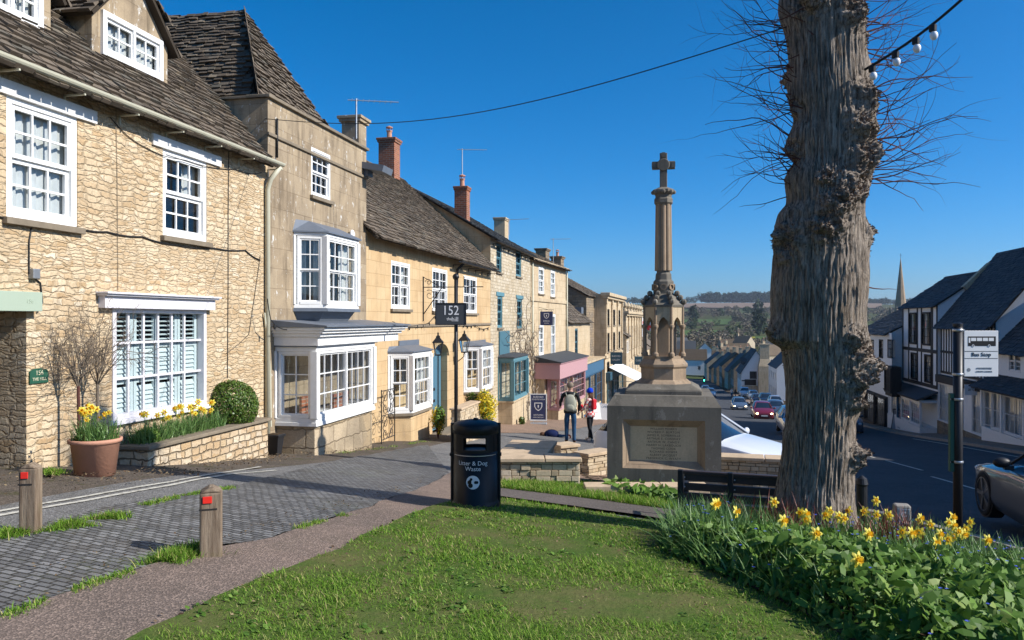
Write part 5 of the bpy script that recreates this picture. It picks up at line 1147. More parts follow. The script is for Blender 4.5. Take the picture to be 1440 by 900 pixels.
# litter bin
pb = at(669, 716); kb = pb.y/FPX
LB = thing('litter_bin', 'black round litter bin lettered in white, on the lawn edge beside the footpath', 'litter bin', pb, R(0))
Hh = 126*kb; Rr = 33*kb; zb0 = -.06
m = MB(); m.smooth = True; m.lathe([(Rr*1.06,zb0),(Rr*1.06,.07),(Rr*1.0,.1),(Rr*.96,.12),(Rr*.96,Hh*.66)], 40); m.build('body', M['bin_black'], LB, smooth=False).data.polygons.foreach_set('use_smooth', [True]*40*4 + [False]*2)
m = MB(); n = 40
def ring_seg(mb, r, a0, a1, z0, z1, th=.02, n=14):
    vs = []
    for i in range(n+1):
        a = a0+(a1-a0)*i/n
        for rr in (r, r-th):
            for zz in (z0, z1): vs.append((rr*math.cos(a), rr*math.sin(a), zz))
    fs = []
    for i in range(n):
        b = i*4; c = b+4; fs += [(b, c, c+1, b+1), (c+2, b+2, b+3, c+3), (b+1, c+1, c+3, b+3), (b, b+2, c+2, c)]
    fs += [(0, 1, 3, 2), (n*4, n*4+2, n*4+3, n*4+1)]; mb.add(vs, fs)
for c in (0, math.pi): m = MB(); ring_seg(m, Rr*.955, c-.62, c+.62, Hh*.66, Hh*.86); m.build('opening_pillar', M['bin_black'], LB, smooth=False)
for c in (-math.pi/2, math.pi/2):   # arched rims round the front and back apertures
    m = MB(); 
    for a in (-.72, .72): ring_seg(m, Rr*.965, c+a*1.0-.2, c+a*1.0+.2, Hh*.66, Hh*.86)
    ring_seg(m, Rr*.965, c-.9, c+.9, Hh*.82, Hh*.87); ring_seg(m, Rr*.965, c-.9, c+.9, Hh*.66, Hh*.69)
    m.build('aperture_rim', M['bin_black'], LB)
m = MB(); m.smooth = True; m.lathe([(Rr*.98,Hh*.855),(Rr*1.0,Hh*.86),(Rr*1.0,Hh*.945),(Rr*.97,Hh*.955),(Rr*.8,Hh*.975),(Rr*.4,Hh*.995),(.001,Hh*1.0)], 40); m.build('lid', M['bin_black'], LB)
m = MB(); m.ball((0,0,Hh*1.005), (.03,.03,.015)); m.build('lid_knob', M['bin_black'], LB, smooth=True)
for sg in (-1, 1):
    m = MB(); m.tube([(sg*Rr*.98, -.02, zb0+.08), (sg*Rr*.98, -.02, Hh*.965)], .022, 8); m.box(sg*Rr*.98-.03, sg*Rr*.98+.03, -.05, .02, Hh*.6, Hh*.63); m.build('side_rail', M['bin_black'], LB)
m = MB(); ring_seg(m, Rr*.97, -math.pi/2-1.1, -math.pi/2+1.1, Hh*.625, Hh*.634, .01); m.build('silver_band', M['steel'], LB)
def bent_text(body, size, z, parent, r, mat, x=0.0):
    o = text(body, size, mat, parent, (0,0,0), (0,0,0), .0); me = o.data
    for v in me.vertices:
        a = -math.pi/2 + (v.co.x + x)/r; zz = v.co.y; v.co = Vector((r*math.cos(a), r*math.sin(a), z+zz))
    o.location = (0,0,0); o.rotation_euler = (0,0,0); return o
bent_text('Litter & Dog', Hh*.066, Hh*.55, LB, Rr*.972, M['letter_white'], -.025); bent_text('Waste', Hh*.066, Hh*.49, LB, Rr*.965, M['letter_white'], -.02)
# round badge: litterer figure in a disc
m = MB(); rr_ = Hh*.075; zc = Hh*.345
def disc(mb, cx, cz, r, rad, a0=0, a1=2*math.pi, n=24):
    vs = [(cx, cz)] + [(cx+r*math.cos(a0+(a1-a0)*i/n), cz+r*math.sin(a0+(a1-a0)*i/n)) for i in range(n+1)]
    mb.add([(rad*math.cos(-math.pi/2+x/rad), rad*math.sin(-math.pi/2+x/rad), z) for x, z in vs], [(0, i+1, i+2) for i in range(n)])
disc(m, -.02, zc, rr_, Rr*.966); m.build('badge', M['letter_white'], LB)
m = MB(); disc(m, -.02-rr_*.25, zc+rr_*.45, rr_*.2, Rr*.969); disc(m, -.02-rr_*.3, zc-.0*rr_, rr_*.42, Rr*.969, R(60), R(300)); disc(m, -.02-rr_*.35, zc-rr_*.45, rr_*.35, Rr*.969); disc(m, -.02+rr_*.35, zc-rr_*.0, rr_*.18, Rr*.969, R(150), R(400)); m.build('badge_figure', M['bin_black'], LB)
# 152 the hill: pole and sign
pp = at(641, 641); kp = pp.y/FPX; SP = thing('sign_pole', 'slim black pole carrying the square dark shop sign in front of the honey cottage', 'sign post', pp)
zt_ = CAMZ - (392-450)*kp - pp.z
m = MB(); m.tube([(0,0,-.1),(0,0,zt_)], .036, 12); m.build('pole', M['iron'], SP, smooth=True)
m = MB(); m.ball((0,0,zt_+.04), .07); m.build('finial', M['iron'], SP, smooth=True)
sg0, sg1 = (612.5-641)*kp, (656-641)*kp; sz0, sz1 = CAMZ-(457-450)*kp-pp.z, CAMZ-(426-450)*kp-pp.z
SG = thing('shop_sign', 'dark grey rectangular sign numbered 152 hanging across the slim black pole', 'sign', (pp.x, pp.y-.06, pp.z+sz0), 0)
sh_ = sz1-sz0; m = MB(); m.box(sg0, sg1, -.03, .02, 0, sh_); m.build('sign_board', M['sign_dark'], SG, bevel=.006)
m = MB()
for a, b, c, d in ((sg0, sg1, 0, .02), (sg0, sg1, sh_-.02, sh_), (sg0, sg0+.02, .02, sh_-.02), (sg1-.02, sg1, .02, sh_-.02)): m.box(a, b, -.04, -.031, c, d)
m.build('sign_frame', M['iron'], SG)
cx = (sg0+sg1)/2+.0; text('152', sh_*.6, M['letter_white'], SG, (cx-.0, -.033, sh_*.64), name='number', sx=.85); text('the', sh_*.2, M['letter_white'], SG, (cx-.03, -.033, sh_*.27), sx=.9); text('hill', sh_*.3, M['letter_white'], SG, (cx+.09, -.0335, sh_*.25), sx=.9)
# wrought bracket on the cottage wall
bx = H3.x(594.5); bz = H3.z(594.5, 404)
BR = thing('sign_bracket', 'wrought iron scroll bracket reaching out from the honey cottage wall above the arched door', 'bracket', (H3.P + H3.c*bx).to_3d() + Vector((0,0,bz)), H3.phi)
m = MB(); m.box(-.015, .015, -.03, 0, -.95, .3); m.build('wall_bar', M['iron'], BR)
m = MB(); m.tube([(0,-.02,0),(0,-1.75,.0)], .014, 6); m.tube([(0,-.03,-.75),(0,-.55,-.03)], .014, 6); m.tube([(0,-.03,.28),(0,-.35,.1),(0,-.5,.01)], .01, 6); m.build('arm', M['iron'], BR)
m = MB()
def spi(cy, cz, r0, a0, sg=1, n=24, turns=1.3): return [(0, cy + sg*r0*(1-i/n*.8)*math.cos(a0+turns*2*math.pi*i/n), cz + r0*(1-i/n*.8)*math.sin(a0+turns*2*math.pi*i/n)) for i in range(n+1)]
m.tube(spi(-.2, -.22, .15, 1), .008, 5); m.tube(spi(-.35, -.62, .12, 2), .008, 5); m.tube(spi(-.17, .14, .1, 0), .008, 5); m.build('scrollwork', M['iron'], BR)
m = MB(); m.tube([(0,-1.2,0),(0,-1.2,.3)], .012, 5); m.build('finial', M['iron'], BR)
# lanterns
def lantern(p, s, label, post=0.0, arm=0.0, rz=0.0):
    o = thing('street_lantern', label, 'lantern', p, rz, 'black lanterns flanking the arched door'); m = MB()
    if post: m.tube([(0,0,-post),(0,0,-.0)], .016, 8)
    if arm: m.tube([(0,arm,-.25),(0,arm*.6,-.3),(0,.02,-.15),(0,0,0)], .014, 6); m.box(-.03, .03, arm-.02, arm, -.4, -.15)
    m.build('post' if post else 'wall_arm', M['iron'], o)
    m = MB(); m.lathe([(.09*s,0),(.155*s,.3*s)], 4, (0,0,0), R(45)); m.build('glass_case', M['glass'], o)
    m = MB()
    for k in range(4): a = R(45+90*k); m.tube([(.09*s*math.cos(a), .09*s*math.sin(a), 0), (.155*s*math.cos(a), .155*s*math.sin(a), .3*s)], .01*s, 4)
    m.lathe([(.1*s,-.02*s),(.1*s,.01*s)], 4, (0,0,0), R(45)); m.lathe([(.19*s,.3*s),(.19*s,.32*s),(.07*s,.43*s),(.07*s,.46*s),(.02*s,.5*s),(.03*s,.53*s),(.003,.58*s)], 4, (0,0,0), R(45)); m.build('lantern_frame', M['iron'], o)
    return o
q = H3.P + H3.c*H3.x(616, .55) + H3.o*.55; zq = H3.z(616, 499, .55); lantern((q.x, q.y, zq), 1.1, 'black glass lantern on a thin post beside the blue arched door', zq - gzf(q.x, q.y), 0, 0)
q = H3.P + H3.c*H3.x(653, .35) + H3.o*.35; lantern((q.x, q.y, H3.z(653, 495, .35)), 1.2, 'black glass lantern bracketed to the wall between arched door and far white bay', 0, .35, H3.phi)
# festoon cable with dark lamp holders along the terrace
def festoon(H, pts, label, off=.04, sag=.1, step=.5, bulbs=True):
    q = [Vector((H.P + H.c*H.x(a, off) + H.o*off).to_3d()) + Vector((0,0,H.z(a, b, off))) for a, b in pts]
    o = thing('festoon_lights', label, 'string lights', q[0]); path = []
    for i in range(len(q)-1):
        for k in range(10): f = k/10; p = q[i].lerp(q[i+1], f); p.z -= sag*math.sin(math.pi*f); path.append(p - q[0])
    path.append(q[-1]-q[0]); m = MB(); m.tube(path, .009, 5); m.build('cable', M['cable'], o)
    acc = 0
    for i in range(len(path)-1):
        acc += (path[i+1]-path[i]).length
        if acc > step:
            acc = 0; m = MB(); p = path[i+1]; m.lathe([(.02,0),(.025,-.05),(.018,-.09)], 8, (p.x, p.y, p.z)); m.build('lamp_holder', M['cable'], o)
festoon(H3, [(552, 452), (590, 456), (612, 444)], 'dark festoon cable sagging across the cottage wall towards the square shop sign')
festoon(H3, [(640, 450), (668, 457), (688, 460)], 'dark festoon cable sagging across the cottage wall beyond the square shop sign')
festoon(H2, [(376, 420), (381, 450), (398, 463), (450, 464), (480, 463), (523, 464)], 'dark festoon cable dropping beside the downpipe and along the white bay roof', .3, .03)
# hanging signs
def hanging(H, px0, px1, py0, py1, label, body, mat, lines=()):
    a = H.hit((px0+px1)/2, .0); x = a[0]; q = H.P + H.c*x; 
    # the board stands square to the wall
    off0 = .18; kk = a[1]/FPX; w = (px1-px0)*kk/ max(.3, abs(H.o.x)); h = (py1-py0)*kk; zt = CAMZ-(py0-450)*kk
    o = thing('hanging_sign', label, 'sign', (q.x, q.y, zt-h), H.phi); 
    m = MB(); m.box(-.02, .02, -off0-w, -off0, 0, h); m.build('sign_board', mat, o, bevel=.005)
    m = MB(); m.tube([(0,0,h+.08),(0,-off0-w-.05,h+.08)], .014, 6); 
    for yy in (-off0-.08, -off0-w+.08): m.tube([(0,yy,h),(0,yy,h+.08)], .008, 4)
    m.box(-.02, .02, -.02, 0, h-.15, h+.25); m.tube([(0,0,h+.24),(0,-off0-w*.6,h+.09)], .01, 5); m.build('bracket', M['iron'], o)
    for txt, sz, zz in lines: text(txt, sz*h, M['letter_white'], o, (-.0215, -off0-w/2, zz*h), (R(90), 0, R(-90)), .001, sx=.8)
    return o, w, h, off0
def shield(o, x, y, z, s, axis='x'):
    m = MB(); pts = [(-.5,.5),(.5,.5),(.5,0),(.3,-.35),(0,-.55),(-.3,-.35),(-.5,0)]; pin = [(a*.78, b*.78) for a, b in pts]; n = len(pts)
    f = (lambda a, b, d: (x-d, y+a*s, z+b*s)) if axis == 'x' else (lambda a, b, d: (x+a*s, y-d, z+b*s))
    m.add([f(a, b, 0) for a, b in pts] + [f(a, b, 0) for a, b in pin], [(i, (i+1) % n, n+(i+1) % n, n+i) for i in range(n)]); m.add([f(a*.2+.0, b*.5, 0) for a, b in pin], [tuple(range(n))]); m.build('shield_emblem', M['letter_white'], o)
o, w, h, of = hanging(H4, 746, 763.5, 438, 457.5, 'navy square hanging sign with a white shield emblem over the pink shop', '', M['navy'], [('BYRON', .17, .3), ('INTERIORS', .09, .15)])
shield(o, -.0215, -of-w/2, h*.68, h*.38)
hanging(H7, 847, 863, 495, 512, 'dark teal hanging sign above the white awning on the classical house', '', M['teal_sign'], [('BURFORD', .2, .66), ('GALLERY', .2, .36)])
hanging(H8, 884.5, 895, 501, 513, 'small dark hanging sign on the chapel front beyond the awning', '', M['teal_sign'], [('CAFE', .3, .5)])
# awning on the classical house
AW = thing('shop_awning', 'white sloping canvas awning over the shop in the classical house', 'awning', (H7.P + H7.c*2.5).to_3d() + Vector((0,0,H7.ground(3)+3.3)), H7.phi)
m = MB(); m.slab([(-.8,-2.4,-1.0),(6.5,-2.4,-1.0),(6.5,-.1,.1),(-.8,-.1,.1)], .02); m.build('canopy', M['sign_white'], AW)
m = MB(); m.box(-.8, 6.5, -2.42, -2.38, -1.22, -1.0); m.build('valance', M['sign_white'], AW); m = MB()
for xx in (-.7, 6.4): m.tube([(xx,-.1,-.9),(xx,-2.35,-1.02)], .02, 5)
m.build('folding_arm', M['galv'], AW)
# A-boards
def a_board(px, py, w, h, label, face, frame, rz, base=False, lines=(), emblem=None):
    p = at(px, py); o = thing('pavement_sign', label, 'pavement sign', p, rz)
    if base:
        m = MB(); m.box(-w*.5, w*.5, -.16, .2, 0, .07); m.build('weighted_base', M['galv'], o, bevel=.02); m = MB()
        for xx in (-w*.3, w*.3): m.tube([(xx,0,.05),(xx,0,.16)], .014, 6)
        m.build('spring', M['galv'], o); z0 = .15; tilt = 0; n = 1
    else: z0 = .03; tilt = .16; n = 2
    for k in range(n):
        sg = 1 if k == 0 else -1
        pan = bpy.data.objects.new('panel', None)
        m = MB(); m.M = Matrix.Rotation(math.pi*k, 4, 'Z') @ Matrix.Translation((0, -.25 if n == 2 else 0, z0)) @ Matrix.Rotation(-tilt*1.6 if n == 2 else 0, 4, 'X')
        t_ = .04
        m.box(-w/2, -w/2+t_, -.015, .015, 0, h); m.box(w/2-t_, w/2, -.015, .015, 0, h); m.box(-w/2+t_, w/2-t_, -.015, .015, 0, t_*1.4); m.box(-w/2+t_, w/2-t_, -.015, .015, h-t_, h)
        f = m.build('board_frame', frame, o, bevel=.004); m2 = MB(); m2.M = m.M; m2.box(-w/2+t_, w/2-t_, -.008, .008, t_*1.4, h-t_); m2.build('panel', face, f)
        if k == 0:
            for txt, sz, zz, mt in lines:
                tt = text(txt, sz*h, mt, f, (0,0,0), (0,0,0), .001, sx=1); tt.data.transform(m.M @ Matrix.Translation((0, -.0095, zz*h)) @ Matrix.Rotation(R(90), 4, 'X') @ Matrix.Diagonal((.85, 1, 1, 1)))
    return o
LW = M['letter_white']
o = a_board(757, 597, .72, 1.15, 'navy framed pavement sign with a shield emblem outside the teal shop', M['navy'], M['sign_white'], R(-6), True, [('BURFORD', .1, .88, LW), ('COUNTRYWEAR', .075, .79, LW), ('GENTLEMEN', .075, .22, LW), ('OPEN EVERYDAY', .06, .13, LW)])
shield(o, 0, -.012, .15+1.15*.53, .34, 'y')
a_board(836, 590, .6, .95, 'white poster board standing just behind the person in the blue beanie', M['sign_white'], M['sign_white'], R(25), False, [('SALE', .2, .75, M['shop_blue']), ('TODAY', .12, .4, M['reflector'])])
a_board(851, 591, .65, .95, 'white poster board next along, nearer the stone memorial', M['sign_white'], M['sign_white'], R(-10), False, [('OPEN', .2, .8, M['shop_blue'])])
a_board(1401, 622, .95, .95, 'white pavement sign with dark script across the road, in front of the white shop', M['sign_white'], M['sign_white'], R(0)-A*0, False, [('Gifts', .3, .68, M['letter_black']), ('& Home', .22, .38, M['letter_black'])])
a_board(1270, 606, 1.3, 1.3, 'blank grey board leaning outside the timber framed house', M['grey_metal'], M['timber_black'], R(-60), False)
o, w, h, of = hanging(R1, 1372, 1388, 541, 556, 'small white square hanging sign under the pentice across the road', '', M['sign_white'])
text('art', h*.45, M['letter_black'], o, (.0215, -of-w/2, h*.55), (R(90), 0, R(90)), .001)
# bus stop
bp = at(1347, 742); 
bY = 9.6; bp = Vector(((1347-720)/FPX*bY, bY, 0)); bp.z = gzf(bp.x, bp.y); kk = bY/FPX
BS = thing('bus_stop', 'bus stop pole with square white bus sign and green timetable strip beside the road', 'bus stop', bp)
bz = lambda py: CAMZ-(py-450)*kk-bp.z; bxx = lambda px: (px-1347)*kk
m = MB(); m.tube([(0,0,-.2),(0,0,bz(456))], 6.2*kk, 20); m.build('pole', M['iron'], BS, smooth=True)
m = MB(); m.lathe([(6.6*kk,bz(459)),(6.6*kk,bz(455)),(3*kk,bz(453.5))], 16); m.build('pole_cap', M['iron'], BS)
sx0, sx1 = bxx(1355), bxx(1403); s0_, s1_ = bz(529.5), bz(465); m = MB(); m.box(sx0, sx1, -.012, .012, s0_, s1_); sf_ = m.build('flag_sign', M['sign_white'], BS, bevel=.004)
m = MB()
for zz in (bz(494), bz(504)): m.box(sx0+.005, sx1-.005, -.0135, -.0125, zz-.003, zz+.003)
m.build('rule_line', M['letter_black'], sf_)
cxs = (sx0+sx1)/2; text('Bus Stop', .066, M['letter_black'], sf_, (cxs, -.0135, bz(498.6)), sx=1.0); text('OXFORDSHIRE', .028, M['grey_metal'], sf_, (cxs+.035, -.0135, bz(518)), sx=1.0); text('COUNTY COUNCIL', .022, M['grey_metal'], sf_, (cxs+.035, -.0135, bz(522.5)), sx=1.0)
m = MB(); m.add([(sx0+.055+.022*math.cos(2*math.pi*i/16), -.0135, bz(520)+.022*math.sin(2*math.pi*i/16)) for i in range(16)], [tuple(range(16))]); m.build('crest', M['grey_metal'], sf_)
m = MB(); b0, b1 = bxx(1360.5), bxx(1399.5); m.box(b0, b1, -.0145, -.0125, bz(486.5), bz(473)); m.build('bus_pictogram', M['letter_black'], sf_, bevel=.003)
m = MB()
for k in range(4): a = b0+.035+k*(b1-b0-.05)/4; m.box(a, a+(b1-b0-.05)/4-.01, -.0155, -.0146, bz(479.5), bz(475))
m.box(b0+.006, b0+.026, -.0155, -.0146, bz(482), bz(475))
for a in (b0+.06, b1-.08): m.add([(a+.016*math.cos(2*math.pi*i/12), -.0155, bz(486.3)+.016*math.sin(2*math.pi*i/12)) for i in range(12)], [tuple(range(12))])
m.build('pictogram_windows', M['sign_white'], sf_)
m = MB()
for a in (b0+.06, b1-.08): m.add([(a+.009*math.cos(2*math.pi*i/12), -.0165, bz(486.3)+.009*math.sin(2*math.pi*i/12)) for i in range(12)], [tuple(range(12))])
m.build('pictogram_wheels', M['letter_black'], sf_)
for py in (466, 528, 563, 651): m = MB(); m.lathe([(7.0*kk, 0), (7.4*kk, .01), (7.4*kk, .02), (7.0*kk, .03)], 16, (0,0,bz(py))); m.box(0, (.075 if py < 540 else -.1), -.02, .0, bz(py)+.005, bz(py)+.025); m.build('clamp', M['steel'], BS)
m = MB(); m.box(bxx(1335), bxx(1341), -.02, .03, bz(663), bz(553)); m.build('timetable_case', M['sign_green'], BS, bevel=.006)
# short black post by the trunk, and the service box with its letter
p_ = at(1214, 760); p_ = Vector(((1212-720)/FPX*8.6, 8.6, 0)); p_.z = gzf(p_.x, p_.y); o = thing('short_post', 'short black round post half hidden behind the trunk and daffodils', 'post', p_); m = MB(); m.lathe([(.055,-.1),(.055,.68),(.065,.7),(.05,.76),(.01,.79)], 16); m.build('post', M['iron'], o, smooth=False)
p_ = Vector(((1268-720)/FPX*8.0, 8.0, 0)); p_.z = gzf(p_.x, p_.y); kx = 8.0/FPX; ztop = CAMZ-(709-450)*kx-p_.z; o = thing('service_post', 'squat grey concrete service marker among the daffodils beside the trunk', 'marker post', p_, R(-14))
m = MB(); m.box(-.075, .075, -.07, .07, -.1, ztop); m.build('marker_block', M['kerb'], o, bevel=.02); m = MB(); m.box(-.058, .058, -.078, -.071, ztop-.24, ztop-.03); pl_ = m.build('marker_plate', M['galv'], o, bevel=.004)
text('C', .07, M['letter_white'], pl_, (0, -.0795, ztop-.09), bold=.003); text('H', .04, M['letter_white'], pl_, (0, -.0795, ztop-.19))
# ------------------------------------------------------------------ war memorial
mY = 12.0; mk = mY/FPX; mx = (933-720)*mk; mzb = CAMZ-(690-450)*mk
WM = thing('war_memorial', 'stone war memorial cross on a lantern shaft above a square inscribed block', 'memorial', (mx+.85*mx/math.hypot(mx,mY), mY+.85*mY/math.hypot(mx,mY), mzb), math.atan2(-mx, mY))
hz = lambda py, dY=.85: CAMZ-(py-450)/FPX*(mY+dY)-mzb
bw = 79*mk; bh = CAMZ-(572-450)*mk-mzb; bt = CAMZ-(559-450)/FPX*(mY+.05)-mzb
pw0, pw1 = -57*mk, 57*mk; pz0, pz1 = CAMZ-(660-450)*mk-mzb, CAMZ-(591-450)*mk-mzb
m = MB(); m.M = Matrix.Translation((0,-.85,0))
wall_front(m, -bw, bw, -.2, bh, [(pw0, pw1, pz0, pz1, .13)], .13)
m.M = None; f_ = -.85; bk_ = f_+2*bw
m.add([(-bw,f_,-.2),(-bw,bk_,-.2),(-bw,bk_,bh),(-bw,f_,bh)], [(0,1,2,3)][::1]); m.add([(bw,f_,-.2),(bw,bk_,-.2),(bw,bk_,bh),(bw,f_,bh)], [(3,2,1,0)][::-1]); m.add([(-bw,bk_,-.2),(bw,bk_,-.2),(bw,bk_,bh),(-bw,bk_,bh)], [(3,2,1,0)])
c_ = .1; m.add([(-bw,f_,bh),(bw,f_,bh),(bw,bk_,bh),(-bw,bk_,bh),(-bw+c_,f_+c_,bt+.02),(bw-c_,f_+c_,bt+.02),(bw-c_,bk_-c_,bt+.02),(-bw+c_,bk_-c_,bt+.02)], [(0,1,5,4),(1,2,6,5),(2,3,7,6),(3,0,4,7),(4,5,6,7)])
m.build('plinth_block', M['monument'], WM)
m = MB()
for r_, y_ in ((0, 0), (.055, .045)):
    a, b, c, d = pw0+r_, pw1-r_, pz0+r_, pz1-r_; t_ = .055
    y0 = f_+.002+y_+.005
    m.add([(a,y0,c),(b,y0,c),(b,y0,d),(a,y0,d),(a+t_,y0+.05,c+t_),(b-t_,y0+.05,c+t_),(b-t_,y0+.05,d-t_),(a+t_,y0+.05,d-t_)], [(0,1,5,4),(1,2,6,5),(2,3,7,6),(3,0,4,7)])
m.build('panel_moulding', M['monument_warm'], WM)
m = MB(); m.box(pw0+.06, pw1-.06, f_+.105, f_+.14, pz0+.06, pz1-.06); pn = m.build('inscribed_panel', M['panel_stone'], WM)
names = ['CHARLES R. MATTHEWS', 'WILLIAM MORRIS', 'WILFRED F. BURTON', 'JAMES R. SOMERVILLE', 'ARTHUR E. CONWAY', 'ARTHUR W. CANDY', 'HARRY H. LAKBOUCH', 'THOMAS COOK', 'RICHARD BOWER', 'ALBERT JACQUET', 'FREDERICK C. WYATT', 'ARTHUR PAYTON']
ph = pz1-pz0-.16
for i, nm in enumerate(names[1:]): text(nm, ph/13.2*1.02, M['letter_dark'], pn, (.0, f_+.1035, pz1-.13-ph*(i+.3)/11.6), depth=.0005, sx=1.05, spacing=1.12)
# square step, octagonal base, lantern
def octo(mb, r0, z0, r1, z1, n=8, rot=R(22.5)): mb.lathe([(r0, z0), (r1, z1)], n, (0,0,0), rot)
kc = (mY+.85)/FPX; cR = 1/math.cos(R(22.5))
m = MB(); hw = 51*kc; m.prism([(-hw,-hw),(hw,-hw),(hw,hw),(-hw,hw)], bt+.0, hz(549, .3), None); m.prism([(-hw,-hw),(hw,-hw),(hw,hw),(-hw,hw)], hz(549, .3)+.001, hz(540, .5), [(-hw*.75,-hw*.75),(hw*.75,-hw*.75),(hw*.75,hw*.75),(-hw*.75,hw*.75)]); m.build('square_step', M['monument'], WM, bevel=.015)
m = MB(); r = 33*kc*cR
m.lathe([(r*1.25,hz(541)),(r*1.02,hz(534)),(r*.93,hz(532)),(r*.93,hz(517)),(r*1.0,hz(514)),(r*1.0,hz(511)),(r*.82,hz(504)),(r*.82,hz(500))], 8, (0,0,0), R(22.5)); m.build('octagonal_base', M['monument_warm'], WM)
rl = 26.5*kc; zl0, zl1 = hz(500), hz(432)
# arcaded lantern: a core, eight corner shafts, pointed arches
m = MB(); m.lathe([(rl*.72,zl0),(rl*.72,zl1)], 8, (0,0,0), R(22.5)); m.build('lantern_core', M['monument_warm'], WM)
side = 2*rl*math.tan(R(22.5)); zs_ = zl0+(zl1-zl0)*.62; zap = zl0+(zl1-zl0)*.84
for k in range(8):
    th = R(45*k); m = MB(); m.M = Matrix.Rotation(th, 4, 'Z') @ Matrix.Translation((0, -rl, 0)); a = side/2*.62; n = 8
    L_ = [(-a + a*(1-math.cos(R(60)*i/n))*2*1.0, zs_ + 2*a*math.sin(R(60)*i/n)) for i in range(n+1)]
    L_ = [(x if x < 0 else 0.0, z) for x, z in L_]; L_[-1] = (0, min(L_[-1][1], zap+.03))
    for sg in (-1, 1):
        pts = [(sg*x, z) for x, z in L_]; out = [(sg*-0, 0)]
        poly = [(sg*-side/2*-1*-1, zs_)]
        e = -side/2*1.0
        vs = [(sg*e*1.0, 0, zs_)] + [(sg*x, 0, z) for x, z in L_] + [(0, 0, zl1), (sg*e, 0, zl1)]
        n2 = len(vs); f = tuple(range(n2)) if sg < 0 else tuple(reversed(range(n2)))
        vs2 = [(v[0], .07, v[2]) for v in vs]
        m.add(vs + vs2, [tuple(reversed(f)) if False else f] + [(i, (i+1) % n2, n2+(i+1) % n2, n2+i) for i in range(n2)])
    m.build('lantern_arch', M['cotswold'], WM)
for k in range(8):
    th = R(45*k+22.5); x, y = rl*cR*math.cos(th), rl*cR*math.sin(th); m = MB(); m.lathe([(.05,zl0),(.05,zl0+.04),(.03,zl0+.07),(.028,zs_-.06),(.045,zs_-.02),(.045,zs_+.01),(.025,zs_+.02),(.022,zl1)], 10, (x*.98, y*.98, 0)); m.build('shaft', M['monument_warm'], WM)
m = MB(); m.lathe([(rl*1.12,hz(432)),(rl*1.15,hz(429)),(rl*.98,hz(425)),(rl*.75,hz(417)),(rl*.55,hz(413))], 8, (0,0,0), R(22.5))
for k in range(8):
    th = R(45*k+22.5); 
    for f in (.15, .5, .85): rr = rl*(1.15-.5*f)*1.05; m.ball((rr*math.cos(th), rr*math.sin(th), hz(430)+(hz(413)-hz(430))*f+.03), .045, 6, 5)
m.build('crocketed_cap', M['monument'], WM)
rn = 14.5*kc; m = MB(); m.lathe([(rn*1.05,hz(414)),(rn*1.05,hz(396)),(rn*.85,hz(394)),(rn*.8,hz(386)),(rn*.7,hz(384)),(rn*.7,hz(380))], 8, (0,0,0), R(22.5)); m.build('niche_stage', M['monument'], WM, bevel=.012)
for k in range(8):
    m = MB(); m.M = Matrix.Rotation(R(45*k), 4, 'Z') @ Matrix.Translation((0, -rn*.97, (hz(410)+hz(398))/2)) @ Matrix.Rotation(R(90), 4, 'X'); m.lathe([(.05,0),(.05,.025),(.035,.025),(.035,.005)], 12); m.build('quatrefoil', M['monument_warm'], WM)
# clustered shaft: deep flutes
m = MB(); n = 48; zz0, zz1 = hz(381), hz(288); rs0, rs1 = 12.2*kc, 11.0*kc
vs = []
for z, r in ((zz0, rs0), (zz1, rs1)):
    for k in range(n): t = 2*math.pi*k/n; rr = r*(.82+.18*abs(math.cos(4*t))**.6); vs.append((rr*math.cos(t), rr*math.sin(t), z))
m.add(vs, [(k, (k+1) % n, n+(k+1) % n, n+k) for k in range(n)]); m.build('fluted_shaft', M['monument_warm'], WM)
m = MB(); m.lathe([(rs1*1.0,hz(289)),(rs1*1.25,hz(286)),(rs1*1.25,hz(281)),(rs1*1.1,hz(279)),(rs1*1.1,hz(275)),(rs1*1.45,hz(271)),(rs1*1.45,hz(268)),(rs1*.6,hz(264))], 8, (0,0,0), R(22.5))
for k in range(8): th = R(45*k); m.ball((rs1*1.3*math.cos(th), rs1*1.3*math.sin(th), hz(271)), .035, 6, 5)
m.build('capital', M['monument'], WM)
cz = hz(233); aw = 16*kc; t_ = 5.2*kc; m = MB()
m.box(-t_, t_, -.055, .055, hz(266), hz(216)); m.box(-aw, -t_-.0, -.054, .054, cz-t_, cz+t_); m.box(t_, aw, -.054, .054, cz-t_, cz+t_); m.build('cross', M['monument'], WM, bevel=.01)
m = MB(); m.M = Matrix.Translation((0, -.06, cz)) @ Matrix.Rotation(R(90), 4, 'X'); m.lathe([(.03,0),(.09,0),(.1,.012),(.09,.02),(.03,.02)], 16); m.M = None
for a, b in ((-aw+.025, cz), (aw-.025, cz), (0, hz(219))): m.box(a-.028, a+.028, -.066, -.055, b-.04, b+.04)
m.build('cross_boss', M['monument'], WM)
